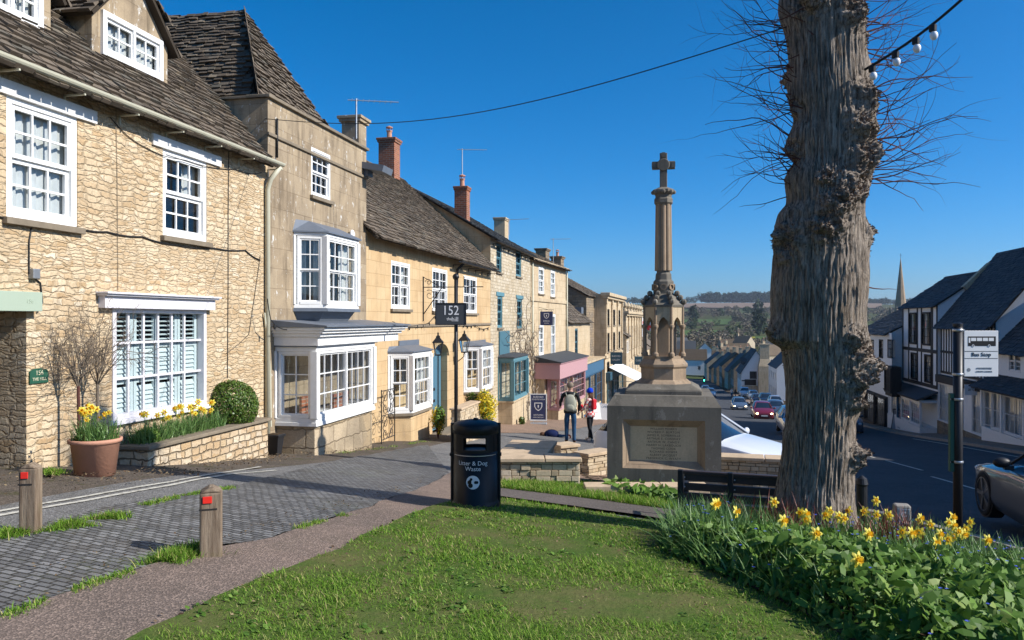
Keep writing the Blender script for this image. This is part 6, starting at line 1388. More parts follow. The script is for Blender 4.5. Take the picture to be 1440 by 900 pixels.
# ------------------------------------------------------------------ dry stone seating walls round it
def stone_wall(name, label, segs, h, th, cap=.06, course=.07, slabs=True, zoff=0.0):
    """segs: list of ((x,y),(x,y)); top follows the higher ground"""
    o = thing(name, label, 'wall', (*segs[0][0], gzf(*segs[0][0])))
    base = Vector((*segs[0][0], gzf(*segs[0][0])))
    m = MB(); core = MB(); cp = MB()
    for p, q in segs:
        p, q = Vector(p), Vector(q); d = (q-p); L = d.length; d.normalize(); nn = Vector((d.y, -d.x)); zt = h[0] if isinstance(h, tuple) else max(gzf(*p), gzf(*q)) + h
        z0 = min(gzf(*p), gzf(*q)) - .2; hw = th/2
        core.obox(((p+q)/2).to_3d() + Vector((0,0,(z0+zt)/2)) - base, (d*(L/2-.02)).to_3d(), (nn*(hw-.035)).to_3d(), (0,0,(zt-z0)/2-.01))
        z = z0
        while z < zt - .03:
            hh = min(random.uniform(.6, 1.3)*course, zt-z-.0)
            if zt - z - hh < .02: hh = zt - z
            for side, ln in ((1, L), (-1, L)):
                x = 0
                while x < ln - .02:
                    w = min(random.uniform(.08, .26), ln-x); dd = random.uniform(-.012, .014)
                    c = p + d*(x+w/2) + nn*side*(hw-.04+dd); j = random.uniform(-.03, .03)
                    m.obox(c.to_3d() + Vector((0,0,z+hh/2)) - base, ((d+nn*j)*(w/2-.005)).to_3d(), (nn*.04).to_3d(), (0,0,hh/2-.004)); x += w
            for e, cpt in ((-1, p), (1, q)):
                y = -hw
                while y < hw - .02:
                    w = min(random.uniform(.08, .2), hw-y); c = cpt + nn*(y+w/2) - d*e*.03; m.obox(c.to_3d() + Vector((0,0,z+hh/2)) - base, (d*.036).to_3d(), (nn*(w/2-.005)).to_3d(), (0,0,hh/2-.004)); y += w
            z += hh
        x = -.04
        while slabs and x < L+.03:
            w = min(random.uniform(.55, .8), L+.04-x); c = p + d*(x+w/2); cp.obox(c.to_3d() + Vector((0,0,zt+cap/2+random.uniform(0,.005))) - base, (d*(w/2-.006)).to_3d(), (nn*(hw+.04)).to_3d(), (0,0,cap/2)); x += w
    core.build('core', M['rubble_dark'], o); m.build('stones', M['drystone'], o, bevel=.006)
    if slabs: cp.build('coping_slabs', M['pave_slab'], o, bevel=.01)
    return o
g = lambda px, py, h=0.0: tuple(G(px, py, h).to_2d())
Yw = G(760, 685).y; a = (ray(705, 0, Yw).x, Yw); b = (ray(815, 0, Yw).x, Yw); 
d0 = Vector((b[0]-a[0], b[1]-a[1])); L0 = d0.length; d0.normalize(); n0 = Vector((-d0.y, d0.x)); ZS = CAMZ-(650-450)/FPX*a[1]
wt = .42
fa_ = Vector(a) + n0*wt/2 + d0*.0; fb_ = Vector(b) + n0*wt/2
stone_wall('seating_wall', 'low dry stone wall with pale slab seat facing the lawn behind the litter bin', [(tuple(fa_), tuple(fb_))], (ZS,), wt)
s1a = fa_ + n0*(wt/2+.03) + d0*.3; s1b = s1a + n0*1.45 + d0*.25; stone_wall('seating_wall', 'pale slab topped wall running back from the litter bin towards the lane', [(tuple(s1a), tuple(s1b))], (ZS-.02,), .72)
s2a = Vector(g(782, 662)); s2b = s2a + Vector((.34, .2)); stone_wall('seating_wall', 'short detached pale topped stone seat near the two standing people', [(tuple(s2a), tuple(s2b))], (CAMZ-(629-450)/FPX*s2a.y,), .34)
p1_ = Vector(g(818, 668)) ; p2_ = Vector(g(853, 668)); stone_wall('seating_wall', 'low pale topped wall joining the stone seat to the memorial block', [(tuple(p1_), tuple(p2_))], (CAMZ-(641-450)/FPX*p1_.y,), .34)
q1, q2 = (ray(1014, 650, 13.6).x, 13.6), (ray(1112, 650, 13.3).x, 13.3); stone_wall('seating_wall', 'low pale topped dry stone wall between the memorial and the tree, before the white car', [(q1, q2)], (CAMZ-(647-450)/FPX*13.4,), .34)
q1, q2 = (ray(823, 700, 11.2).x, 11.25), (ray(1000, 700, 11.2).x, 11.2); o = thing('memorial_kerb', 'pale flat stone edging at the foot of the memorial behind the bench', 'kerb', (*q1, gzf(*q1)))
m = MB(); zk = CAMZ-(683-450)/FPX*11.3; x = 0; L = q2[0]-q1[0]
while x < L: w = min(random.uniform(.5, .75), L-x); m.box(x+.005, x+w-.005, 0, .32, zk-.12-gzf(*q1)-.2, zk-gzf(*q1)); x += w
m.build('edging_slabs', M['pave_slab'], o, bevel=.01)
# paved floor of the memorial
fl = [(mx-3.2, 11.6), (mx+2.6, 11.6)], [(mx-3.2, 15.2), (mx+2.2, 15.2)]
sheet('memorial_paving', *fl, .02, M['pave_brown'], 20, 20)
sheet('memorial_bank', [(ray(640, 0, 9.5).x+.9, 10.2), (2.9, 10.0), (5.0, 9.2)], [(-.1, 14.9), (2.5, 14.9), (5.0, 13.6)], .02, M['soil'], 30, 14)
# dark slate box seat
p_ = at(768, 652); o = thing('dark_slab_table', 'low dark slate slab between the pale topped stone seats', 'slab', p_, R(20)); zt_ = CAMZ-(640-450)/FPX*p_.y - p_.z
m = MB(); m.box(-.45, .45, -.5, .5, zt_-.07, zt_); m.build('slab', M['slate_blue'], o, bevel=.01); m = MB(); m.box(-.35, .35, -.4, .4, -.15, zt_-.072); m.build('support', M['rubble_dark'], o)
# ------------------------------------------------------------------ bench
by0, by1 = 8.9, 7.7; bpA = Vector((ray(957, 0, by0).x, by0)); bpB = Vector((ray(1100, 0, 8.55).x, 8.55)); d = (bpB-bpA); LBn = d.length; rz = math.atan2(d.y, d.x)
gb_ = gzf(bpA.x, bpA.y); BN = thing('park_bench', 'dark slatted park bench with its back to the flower bed beside the tree trunk', 'bench', (bpA.x, bpA.y, gb_), rz)
zT = CAMZ-(664-450)/FPX*by0 - gb_; 
m = MB()
for k in range(5):
    z = zT-.05-k*.105; m.box(.04, LBn, .0, .035, z-.04, z+.04) 
m.build('back_slats', M['bench_wood'], BN, bevel=.006)
m = MB(); m.box(.0, LBn, -.02, .05, zT-.015, zT+.025); m.build('top_rail', M['bench_wood'], BN, bevel=.01)
m = MB()
for k in range(5): m.box(.04, LBn, .09+k*.09, .09+k*.09+.07, zT-.43, zT-.40)
m.build('seat_slats', M['bench_wood'], BN, bevel=.006)
for xx in (0.0, LBn*.5, LBn):
    m = MB(); m.box(xx-.03, xx+.03, -.03, .03, -.35, zT+.03); m.box(xx-.03, xx+.03, .03, .55, zT-.47, zT-.431); m.box(xx-.03, xx+.03, .48, .54, -.3, zT-.2 if xx != LBn*.5 else zT-.471)
    if xx != LBn*.5: m.box(xx-.03, xx+.03, .031, .56, zT-.2, zT-.165)
    m.build('end_frame', M['iron'], BN, bevel=.008)
    m = MB()
    for k in range(5): m.ball((xx+.045, -.006, zT-.05-k*.105), .009, 6, 4)
    m.build('bolts', M['steel'], BN)
# ------------------------------------------------------------------ planter, pots
po = H1.ground(H1.x(208, .46), .46); cx0, cx1 = H1.x(163), H1.x(377, .46)
c0 = H1.x(208, .46); zt0, zt1 = H1.z(208, 633, .46), H1.z(377, 608, .46)
PL = thing('stone_planter', 'low stone planter filled with daffodils under the shuttered shop window', 'planter', (H1.P + H1.c*c0 + H1.o*.46).to_3d() + Vector((0,0,po)), H1.phi)
def plz(x): f = (x-c0)/(cx1-c0); return max(H1.ground(x, .46)+.29, .0-9) if False else zt0 + (min(zt0, zt1)-zt0)*f
Lp = cx1-c0; zt = [zt0-po, zt1-po]; m = MB(); gy = lambda x: H1.ground(c0+x, .46)-po-.15
th = .16
zA = max(zt0, zt1)-po; zA = zt0-po
m.add([(0,0,gy(0)),(Lp,0,gy(Lp)),(Lp,0,zA),(0,0,zA),(0,th,gy(0)),(Lp,th,gy(Lp)),(Lp,th,zA),(0,th,zA)], [(0,1,2,3),(5,4,7,6),(3,2,6,7),(0,3,7,4),(1,5,6,2)])
m.box(0.001, th, th, .46, gy(0), zA); m.box(Lp-th, Lp-.001, th, .46, gy(Lp), zA); m.build('wall', M['planter_stone'], PL, bevel=.012)
m = MB(); m.box(-.04, Lp+.04, -.05, th+.02, zA, zA+.05); m.box(-.04, th+.02, th+.02, .455, zA, zA+.05); m.box(Lp-th-.02, Lp+.04, th+.02, .455, zA, zA+.05); m.build('coping', M['sill_stone'], PL, bevel=.01)
m = MB(); m.box(th, Lp-th, th, .455, zA-.3, zA-.04); m.build('soil', M['soil'], PL)
PLZ = po + zA - .04
pt_ = at(134, 668); kx = pt_.y/FPX; rp = 35*kx; hp = 52*kx; POT = thing('terracotta_pot', 'big terracotta pot of yellow daffodils by the porch wall', 'flower pot', pt_)
m = MB(); m.smooth = True; m.lathe([(rp*.74,0),(rp*.9,hp*.88),(rp*.99,hp*.9),(rp*1.0,hp*.985),(rp*.93,hp),(rp*.88,hp*.97),(rp*.87,hp*.85),(.01,hp*.85)], 40); m.build('pot', M['terracotta'], POT)
m = MB(); m.lathe([(rp*.87,hp*.8),(rp*.86,hp*.9),(.01,hp*.92)], 24); m.build('soil', M['soil'], POT)
q = at(387, 640); kx = q.y/FPX; o = thing('black_flower_pot', 'tapered square black pot standing at the foot of the downpipe', 'flower pot', q, H1.phi); w0, w1_, hh = 6.5*kx, 9.5*kx, 29*kx
m = MB(); m.prism([(-w0,-w0),(w0,-w0),(w0,w0),(-w0,w0)], 0, hh, [(-w1_,-w1_),(w1_,-w1_),(w1_,w1_),(-w1_,w1_)]); m.box(-w1_-.015, w1_+.015, -w1_-.015, w1_+.015, hh-.04, hh+.005); m.build('pot', M['black_plastic'], o, bevel=.006); m = MB(); m.box(-w1_+.02, w1_-.02, -w1_+.02, w1_-.02, hh+.006, hh+.012); m.build('soil', M['soil'], o)
# flag pole down the hill
Yf = 118; o = thing('flag_pole', 'thin white flagpole flying a union flag beyond the chapel', 'flagpole', ((903-720)/FPX*Yf, Yf, gzf((903-720)/FPX*Yf, Yf))); zf_ = CAMZ-(437-450)/FPX*Yf-o.location.z
m = MB(); m.tube([(0,0,0),(0,0,zf_)], .07, 8); m.build('pole', M['white'], o); m = MB(); m.ball((0,0,zf_), .15); m.build('finial', M['letter_gold'], o)
fw_, fh_ = 2.2, 1.3
def flagpt(u, v): return (u*fw_*.85, .25*math.sin(u*5), zf_-1.0-(1-v)*fh_-u*1.1)
def flagquad(mb, q): mb.add([flagpt(*p) for p in q] , [(0,1,2,3)])
fl = bpy.data.objects; m = MB(); n = 10
for i in range(n):
    for j in range(6):
        u0, u1, v0, v1 = i/n, (i+1)/n, j/6, (j+1)/6; uc, vc = (u0+u1)/2, (v0+v1)/2
        red = abs(uc-.5) < .1 or abs(vc-.5) < .12; wht = abs(uc-.5) < .2 or abs(vc-.5) < .3 or abs(abs(uc-.5)-abs(vc-.5)) < .08
        m.m = 0 if red else (1 if wht else 2); m.add([flagpt(u0,v0), flagpt(u1,v0), flagpt(u1,v1), flagpt(u0,v1)], [(0,1,2,3)])
m.build('flag', [M['reflector'], M['white'], M['navy']], o)
# traffic light
Yt = 205; xt = (990-720)/FPX*Yt; o = thing('traffic_light', 'traffic light showing green at the far foot of the street', 'traffic light', (xt, Yt, gzf(xt, Yt))); zl = CAMZ-(534-450)/FPX*Yt-o.location.z
m = MB(); m.tube([(0,0,0),(0,0,zl-.4)], .06, 8); m.build('pole', M['iron'], o); m = MB(); m.box(-.2, .2, -.15, .15, zl-.4, zl+.8); m.build('signal_head', M['iron'], o)
gm = NT('green_lamp'); gm.set(gm.b, 'Emission Color', (.05,1,.5,1)); gm.set(gm.b, 'Emission Strength', 12.0); gm.col((.02,.4,.2)); m = MB(); m.ball((0,-.17,zl-.15), (.16,.05,.16)); m.build('green_lamp', gm.mat, o)
m = MB(); m.ball((0,-.155,zl+.2), (.14,.03,.14)); m.ball((0,-.155,zl+.55), (.14,.03,.14)); m.build('unlit_lamp', M['glass_dark'], o)
# aerials
def aer(px, py, Y, h, label, az, n=8):
    p = ray(px, py, Y); return aerial(p.x, p.y, p.z, h, label, az, .02, n)
aer(501, 195, 19.0, .95, 'television aerial strapped to the stone stack of the rendered house', R(15)); aer(650, 300, 32.2, 2.6, 'television aerial beside the brick stack of the teal windowed house', R(10), 10)
aer(778, 372, 46.0, 1.5, 'television aerial standing behind the cream house roof', R(5), 10); aer(716, 330, 40.5, .8, 'small television aerial by the wide stone stack', R(-10))
# overhead cable and festoon bulbs on the tree
def span(name, label, a, b, sag, r=.012):
    o = thing(name, label, 'cable', a); m = MB(); m.tube([(a.lerp(b, i/30) - a) + Vector((0,0,-sag*math.sin(math.pi*i/30))) for i in range(31)], r, 5); m.build('cable', M['cable'], o); return o
span('overhead_cable', 'black overhead cable sagging from the rendered house parapet to the tree', ray(373, 167, 14.1), ray(1115, 35, 7.6), .42, .0065)
A0, B0 = ray(1216, 98, 7.3), ray(1395, -40, 6.4); FE = thing('festoon_lights', 'white bulb festoon hanging from the tree trunk against the sky', 'string lights', A0)
path = [(A0.lerp(B0, i/30) - A0) + Vector((0,0,-.06*math.sin(math.pi*i/30))) for i in range(31)]; m = MB(); m.tube(path, .012, 6); m.build('cable', M['cable'], FE)
M['bulb'] = flat('bulb', (.8,.8,.82), .15, .6, 0, .02)
for px in (1229, 1267, 1292, 1318):
    f = (px-1216)/179; p = path[min(30, int(f*31))]; m = MB(); m.lathe([(.012,.0),(.032,-.01),(.03,-.06)], 12, (p.x, p.y, p.z)); h_ = m.build('lamp_holder', M['cable'], FE)
    m = MB(); m.ball((p.x+.01, p.y, p.z-.095), (.033,.033,.04)); m.build('bulb', M['bulb'], h_, smooth=True)
# ================================================================== the big pollarded tree
def trunk_tree():
    Yt = 7.55; k = Yt/FPX; zc = lambda py: CAMZ-(py-450)*k
    prof = [(-110,1100,1236),(-60,1104,1222),(0,1100,1215),(50,1112,1222),(100,1117,1232),(130,1116,1234),(160,1124,1237),(190,1114,1234),(220,1124,1237),(250,1110,1231),(280,1112,1222),(300,1099,1223),(330,1093,1227),(350,1094,1231),(370,1092,1230),(410,1090,1227),(440,1091,1223),(477,1086,1227),(493,1107,1232),(515,1110,1241),(541,1111,1226),(578,1111,1216),(600,1110,1209),(621,1106,1208),(640,1105,1213),(664,1101,1208),(700,1095,1208),(740,1084,1214),(790,1066,1228),(830,1055,1240)]
    pz = np.array([zc(p[0]) for p in prof])[::-1]; pl_ = np.array([(p[1]-720)*k for p in prof])[::-1]; pr_ = np.array([(p[2]-720)*k for p in prof])[::-1]
    fl, fr = pchip(pz, pl_), pchip(pz, pr_)
    def smooth(f, z, w=.9): return sum(f(z+d) for d in np.linspace(-w, w, 9))/9
    NZ, NA = 760, 300; zs = np.linspace(pz[0], pz[-1], NZ); th = np.linspace(0, 2*np.pi, NA, endpoint=False)
    cx = smooth(lambda z: (fl(z)+fr(z))/2, zs); hw = smooth(lambda z: (fr(z)-fl(z))/2, zs, .5)*.93
    cx0 = cx[:, None]; L = (cx0 - fl(zs)[:, None])*.965; Rr_ = (fr(zs)[:, None] - cx0)*.965
    c = np.cos(th)[None]; s = np.sin(th)[None]; wR = np.clip(c, 0, 1)**2.2; wL = np.clip(-c, 0, 1)**2.2; wF = 1-wR-wL
    r = Rr_*wR + L*wL + hw[:, None]*wF
    # burls: (py, angle deg with -90 towards the camera, size, height)
    burls = [(140,-48,.17,.1),(182,-58,.2,.13),(222,-55,.2,.13),(262,-65,.2,.12),(285,-95,.19,.1),(255,-110,.1,.05),(322,-105,.2,.08),(340,-160,.22,.07),(475,-170,.14,.06),(505,-35,.2,.12),(485,-62,.16,.1),(535,-52,.17,.11),(560,-50,.12,.07),(640,-38,.13,.12),(330,-15,.14,.06),(190,-5,.2,.06),(215,175,.18,.06),(150,180,.12,.05),(20,-60,.22,.1),(5,-130,.2,.1),(60,-15,.14,.06),(790,-150,.25,.08),(780,-60,.25,.08),(250,60,.25,.12),(500,100,.25,.12),(100,120,.25,.1),(-60,-90,.25,.12)]
    burlw = np.zeros_like(r)
    for py, a, sz, amp in burls:
        z0 = zc(py); da = (th[None]-R(a)+np.pi) % (2*np.pi) - np.pi; d2 = ((zs[:, None]-z0)/sz)**2 + (da*r/sz)**2
        g_ = np.exp(-d2*1.6); r = r + amp*g_*1.05*(1-.8*np.abs(c)); burlw = np.maximum(burlw, g_)
    Z = np.repeat(zs[:, None], NA, 1); TH = np.repeat(th[None], NZ, 0)
    X = cx0 + r*c; Y = Yt + .12 + r*s*.95
    # noise displacement
    flatp = np.stack([X, Y, Z], -1).reshape(-1, 3); bw = burlw.reshape(-1); out = np.empty(len(flatp)); fur = np.empty(len(flatp))
    thf = TH.reshape(-1); nz = noise.noise; V3 = Vector
    for i in range(len(flatp)):
        x, y, z = flatp[i]; a = thf[i]
        tw = a + .25*nz(V3((0, 0, z*.8)))
        f1 = nz(V3((math.cos(tw)*13, math.sin(tw)*13, z*1.5+.5*nz(V3((x*3, y*3, z*2)))))); f2 = nz(V3((math.cos(tw)*30, math.sin(tw)*30, z*3.2)))
        rid = (1-min(1, abs(f1)*3.6))*.6 + (1-min(1, abs(f2)*3.2))*.4
        b = bw[i]; lump = 0.0
        if b > .05:
            n1 = nz(V3((x*7, y*7, z*7))); n2 = nz(V3((x*17, y*17, z*17))); n3 = nz(V3((x*38, y*38, z*38))); lump = b*(.13*n1 + .085*n2 + .04*n3)
        out[i] = -.026*rid*(1-b*.6) + lump + .018*nz(V3((x*2.2, y*2.2, z*1.6))); fur[i] = rid
    nr = r + out.reshape(NZ, NA); X = cx0 + nr*c; Y = Yt + .12 + nr*s*.95
    v = np.stack([X, Y, Z], -1).reshape(-1, 3); idx = np.arange(NZ*NA).reshape(NZ, NA)
    f = np.stack([idx[:-1], np.roll(idx, -1, 1)[:-1], np.roll(idx, -1, 1)[1:], idx[1:]], -1).reshape(-1, 4)
    bx, by = float(cx[np.argmin(abs(zs-gzf(2.9, Yt)))]), Yt+.12; bz = gzf(bx, by)
    T = thing('pollarded_tree', 'massive gnarled pollarded lime trunk covered in burrs and bare twigs', 'tree', (bx, by, bz)); v = v - np.array([bx, by, bz])
    o = np_mesh('trunk', v, f, M['bark'], T, smooth=True)
    P = v.reshape(NZ, NA, 3); rnd = random.Random(3)
    def surf(py, a): j = int(np.clip(np.searchsorted(zs, zc(py)), 0, NZ-1)); i = int(round((math.radians(a) % (2*math.pi))/(2*math.pi)*NA)) % NA; return Vector(P[j, i]), Vector((math.cos(R(a)), math.sin(R(a)), 0))
    # shaggy burr growth: short stubs and knobbly chips on the burls
    vs, fs = [], []
    for py, a, sz, amp in burls:
        n = int(420*sz/.2*min(1, amp/.1+.2))
        for q in range(n):
            dpy = rnd.gauss(0, sz*.45)/k; da = math.degrees(rnd.gauss(0, sz*.45)/.42); p, nn = surf(py+dpy, a+da)
            d = (nn + Vector((rnd.gauss(0,.55), rnd.gauss(0,.55), rnd.gauss(.1,.55)))).normalized(); L_ = rnd.uniform(.008, .034); w = rnd.uniform(.003, .009)
            u = d.cross(Vector((rnd.random(), rnd.random(), rnd.random()))).normalized(); w2 = d.cross(u); b0 = len(vs); p = p - nn*.01
            vs += [p+u*w, p-u*w*.5+w2*w, p-u*w*.5-w2*w, p+d*L_+u*w*.7, p+d*L_*1.1-u*w*.4+w2*w*.5]
            fs += [(b0, b0+1, b0+4, b0+3), (b0+1, b0+2, b0+4, b0+4), (b0+2, b0, b0+3, b0+4)]
    m = MB(); m.add(vs, [tuple(dict.fromkeys(q)) for q in fs]); m.build('burr_growth', M['burl'], T)
    # twigs
    tw = MB()
    def twig(p, d, L_, r0, depth=0):
        pts = [p.copy()]; rs = [r0]; n = max(4, int(L_/.07)); d = d.normalized(); q = p.copy(); bend = Vector((rnd.gauss(0,.3), rnd.gauss(0,.3), rnd.gauss(.25,.3)))
        for i in range(n):
            d = (d + bend*.08 + Vector((rnd.gauss(0,.15), rnd.gauss(0,.15), rnd.gauss(0,.15)))).normalized(); q = q + d*L_/n; pts.append(q.copy()); rs.append(r0*(1-.75*(i+1)/n))
            if depth < 2 and rnd.random() < (.2 if depth == 0 else .1) and i > 1: twig(q, d + Vector((rnd.gauss(0,.6), rnd.gauss(0,.6), rnd.gauss(0,.6))), L_*rnd.uniform(.25, .5), rs[-1]*.8, depth+1)
        tw.tube(pts, rs, 4, False)
    groups = [(150,178,18,.95,-1),(215,176,22,.9,-1),(100,180,16,.8,-1),(40,170,16,1.0,-1),(250,178,10,.7,-1),(20,-150,8,.8,-1),(50,-5,18,.95,1),(95,-3,18,.95,1),(140,-5,22,1.1,1),(200,-2,22,1.0,1),(235,-5,22,.95,1),(20,-10,14,.8,1),(390,-2,2,.35,1),(236,182,5,.6,-1)]
    for py, a, n, L_, sg in groups:
        for q in range(int(n*.62)):
            p, nn = surf(py + rnd.gauss(0, 14), a + rnd.gauss(0, 14)); d = Vector((sg*rnd.uniform(.7, 1), rnd.gauss(0, .35), rnd.uniform(-.35, .75)))
            twig(p, d, L_*rnd.uniform(.45, 1.1), rnd.uniform(.004, .0075))
    for q in range(30):
        p, nn = surf(rnd.uniform(-90, 200), rnd.uniform(20, 160)); twig(p, nn + Vector((0, 0, rnd.uniform(-.2, .8))), rnd.uniform(.4, 1.0), .005)
    tw.build('twigs', M['twig'], T)
    # upper limbs out of the frame, short pollard heads with sprays
    lm = MB(); lm.smooth = True; tw = MB(); top = Vector(P[-1].mean(0))
    for a, el, L_ in ((160, 50, .7), (20, 45, .7), (-80, 55, .6), (90, 40, .6)):
        d = Vector((math.cos(R(a))*math.cos(R(el)), math.sin(R(a))*math.cos(R(el)), math.sin(R(el)))); e = top + d*L_
        lm.tube([top - Vector((0,0,.3)), top + d*L_*.5 + Vector((0,0,.05)), e], [.28, .2, .17], 12); lm.ball(e, .22)
        for q in range(26): twig(e, d + Vector((rnd.gauss(0,.7), rnd.gauss(0,.7), rnd.gauss(.3,.5))), rnd.uniform(.5, 1.0), .006)
    lm.ball(top, .5); lm.build('upper_limbs', M['bark'], T); tw.build('upper_twigs', M['twig'], T)
    # clinging dry leaf and roots flare covered by shoots
    return T
TREE = trunk_tree()
# ================================================================== plants
def quads_mesh(name, pts, mat, parent=None, kind=None, **k):     # pts: (n, m, 3) -> one m-gon strip per item (m even: left/right pairs)
    pts = np.asarray(pts, np.float32); n, m, _ = pts.shape; v = pts.reshape(-1, 3); base = (np.arange(n)*m)[:, None]; fs = []
    for j in range(m//2-1): fs.append(base + np.array([[2*j, 2*j+1, 2*j+3, 2*j+2]]))
    return tag(np_mesh(name, v, np.concatenate(fs), mat, parent, **k), kind=kind)
def blades(P, H_, w, lean, curl=.5, segs=3, face=None):
    """P (n,3) roots, H_ (n,) lengths -> ribbons"""
    n = len(P); a = rng.uniform(0, 2*np.pi, n); d = np.stack([np.cos(a), np.sin(a), np.zeros(n)], -1); lean = lean*rng.uniform(.2, 1.6, n)
    b = a + np.pi/2 + rng.normal(0, .4, n); side = np.stack([np.cos(b), np.sin(b), np.zeros(n)], -1); out = []
    for j in range(segs+1):
        f = j/segs; ang = lean + curl*lean*f*2.2; 
        zf = H_*f*np.cos(np.clip(ang*.6, 0, 1.5)); xf = H_*f*np.sin(np.clip(ang*.8, 0, 1.6)); ww = (w*(1-f**2*.92)/2)[:, None]
        c = P + d*xf[:, None] + np.array([0,0,1])*zf[:, None]; out += [c-side*ww, c+side*ww]
    return np.stack(out, 1)
def inside(poly, x, y):
    c = np.zeros(len(x), bool); n = len(poly)
    for i in range(n):
        (x0, y0), (x1, y1) = poly[i], poly[(i+1) % n]
        if y0 == y1: continue
        k = ((y0 > y) != (y1 > y)) & (x < (x1-x0)*(y-y0)/(y1-y0)+x0); c ^= k
    return c
def scatter(poly, n, near_w=True):
    poly = [tuple(p) for p in poly]; xs = [p[0] for p in poly]; ys = [p[1] for p in poly]
    x = rng.uniform(min(xs), max(xs), n*3); y = rng.uniform(min(ys), max(ys), n*3); k = inside(poly, x, y)
    if near_w: k &= rng.uniform(0, 1, n*3) < np.clip((4.6/np.maximum(y, 1))**1.6, 0, 1)
    x, y = x[k][:n], y[k][:n]; return np.stack([x, y, gz(x, y)], -1)
lawn_poly = [tuple(p) for p in resample(LAWN_A, 60)] + [tuple(p) for p in resample(LAWN_B, 60)][::-1]
P = scatter(lawn_poly, 190000); P = P[P[:, 1] > 3.1]; P[:, 2] += .045
pn = np.array([noise.noise(Vector((p[0]*1.3, p[1]*1.3, 0))) + .6*noise.noise(Vector((p[0]*4.5, p[1]*4.5, 5))) for p in P]); keep = rng.uniform(0, 1, len(P)) < np.clip(.85+pn*.9, .2, 1); P = P[keep]; pn = pn[keep]
Hh_ = np.clip(.02 + .03*(pn+.35), .008, .07)*rng.uniform(.6, 1.5, len(P)); sc_ = np.clip(P[:, 1]/5, .8, 1.7)
quads_mesh('grass', blades(P, Hh_, .0062*sc_, .95, .8, 2), M['grass'], None, 'stuff')
P2 = scatter(lawn_poly, 1500); P2 = P2[P2[:, 1] > 3.2]; w_ = np.array([noise.noise(Vector((p[0]*1.1, p[1]*1.1, 21))) for p in P2]); P2 = P2[w_ > .12]; P2[:, 2] += .062
n_ = rng.normal(0, .3, (len(P2), 3)); n_[:, 2] = 1; n_ /= np.linalg.norm(n_, axis=1)[:, None]; WEEDS = (P2, n_)
vpoly = [tuple(p) for p in resample(VERGE_A, 30)] + [tuple(p) for p in resample(VERGE_B, 30)][::-1]
P = scatter(vpoly, 22000, False); P[:, 2] += .04; quads_mesh('verge_grass', blades(P, rng.uniform(.04, .12, len(P)), np.full(len(P), .01), .5), M['grass'], None, 'stuff')
def tuft_line(pts, n, w, hmin, hmax, name='edge_grass'):
    a = resample(gl(pts), 100); i = rng.integers(0, 99, n); f = rng.uniform(0, 1, n)[:, None]; p = a[i]*(1-f)+a[i+1]*f + rng.normal(0, w, (n, 2))
    msk = np.array([noise.noise(Vector((q[0]*2.3, q[1]*2.3, 3))) for q in p]) > -.05; p = p[msk]; P = np.concatenate([p, (gz(p[:,0], p[:,1])+.03)[:, None]], 1)
    quads_mesh(name, blades(P, rng.uniform(hmin, hmax, len(P)), np.full(len(P), .007), .7), M['grass'], None, 'stuff')
tuft_line([(0, 882), (100, 842), (180, 816), (250, 789), (300, 775), (380, 764), (440, 744), (500, 726)], 4200, .03, .02, .05)
tuft_line([(215, 808), (245, 794), (280, 782), (330, 778), (352, 775)], 5500, .05, .03, .1)
tuft_line([(0, 762), (40, 752), (80, 748), (130, 741), (170, 732)], 4200, .05, .02, .07)
tuft_line([(180, 722), (260, 702), (330, 690)], 1200, .03, .015, .04); tuft_line([(52, 668), (88, 672)], 1500, .05, .03, .08); tuft_line([(480, 640), (540, 632), (600, 622)], 900, .06, .02, .06)
def litter(name, pts_a, pts_b, n, smin, smax, mat):
    a = resample(gl(pts_a), 60); b = resample(gl(pts_b), 60); i = rng.integers(0, 60, n); f = rng.uniform(0, 1, n)[:, None]**1.5; p = a[i]*(1-f)+b[i]*f + rng.normal(0, .05, (n, 2))
    msk = np.array([noise.noise(Vector((q[0]*1.6, q[1]*1.6, 8))) for q in p]) > -.15; p = p[msk]; P = np.concatenate([p, (gz(p[:,0], p[:,1])+.056)[:, None]], 1); nn = rng.normal(0, .35, (len(P), 3)); nn[:, 2] = 1; nn /= np.linalg.norm(nn, axis=1)[:, None]
    tag(LQ(name, leaf_quads(P, nn, rng.uniform(smin, smax, len(P)), .7), mat), kind='stuff')
# leafy mass generator
def leaf_cloud(n, centre, rad, size, shape=1.0, up=.3, shell_=.0):
    d = rng.normal(size=(n, 3)); d /= np.linalg.norm(d, axis=1)[:, None]; r = rng.uniform(shell_, 1, n)[:, None]**.5
    c = np.asarray(centre) + d*r*np.asarray(rad); nrm = d + rng.normal(0, .5, (n, 3)) + np.array([0, 0, up]); nrm /= np.linalg.norm(nrm, axis=1)[:, None]
    return leaf_quads(c, nrm, size*rng.uniform(.6, 1.4, n), shape)
def leaf_quads(c, nrm, s, shape=.5):
    n = len(c); a = rng.normal(size=(n, 3)); a -= nrm*(a*nrm).sum(1)[:, None]; a /= np.linalg.norm(a, axis=1)[:, None]; b = np.cross(nrm, a); s = s[:, None]
    w = s*shape/2; q = [c-a*s*.5-b*w*.1, c-a*s*.5+b*w*.1, c-a*s*.15-b*w*1.0, c-a*s*.15+b*w*1.0, c+a*s*.25-b*w*.75-nrm*s*.05, c+a*s*.25+b*w*.75-nrm*s*.05, c+a*s*.55-b*w*.04-nrm*s*.16, c+a*s*.55+b*w*.04-nrm*s*.16]
    return np.stack(q, 1)
def LQ(name, pts, mat): return quads_mesh(name, pts, mat)
M['dead_leaf'] = islands('dead_leaf', [(0, (.05,.03,.018)), (.5, (.12,.075,.04)), (1, (.25,.19,.11))], var=.2)
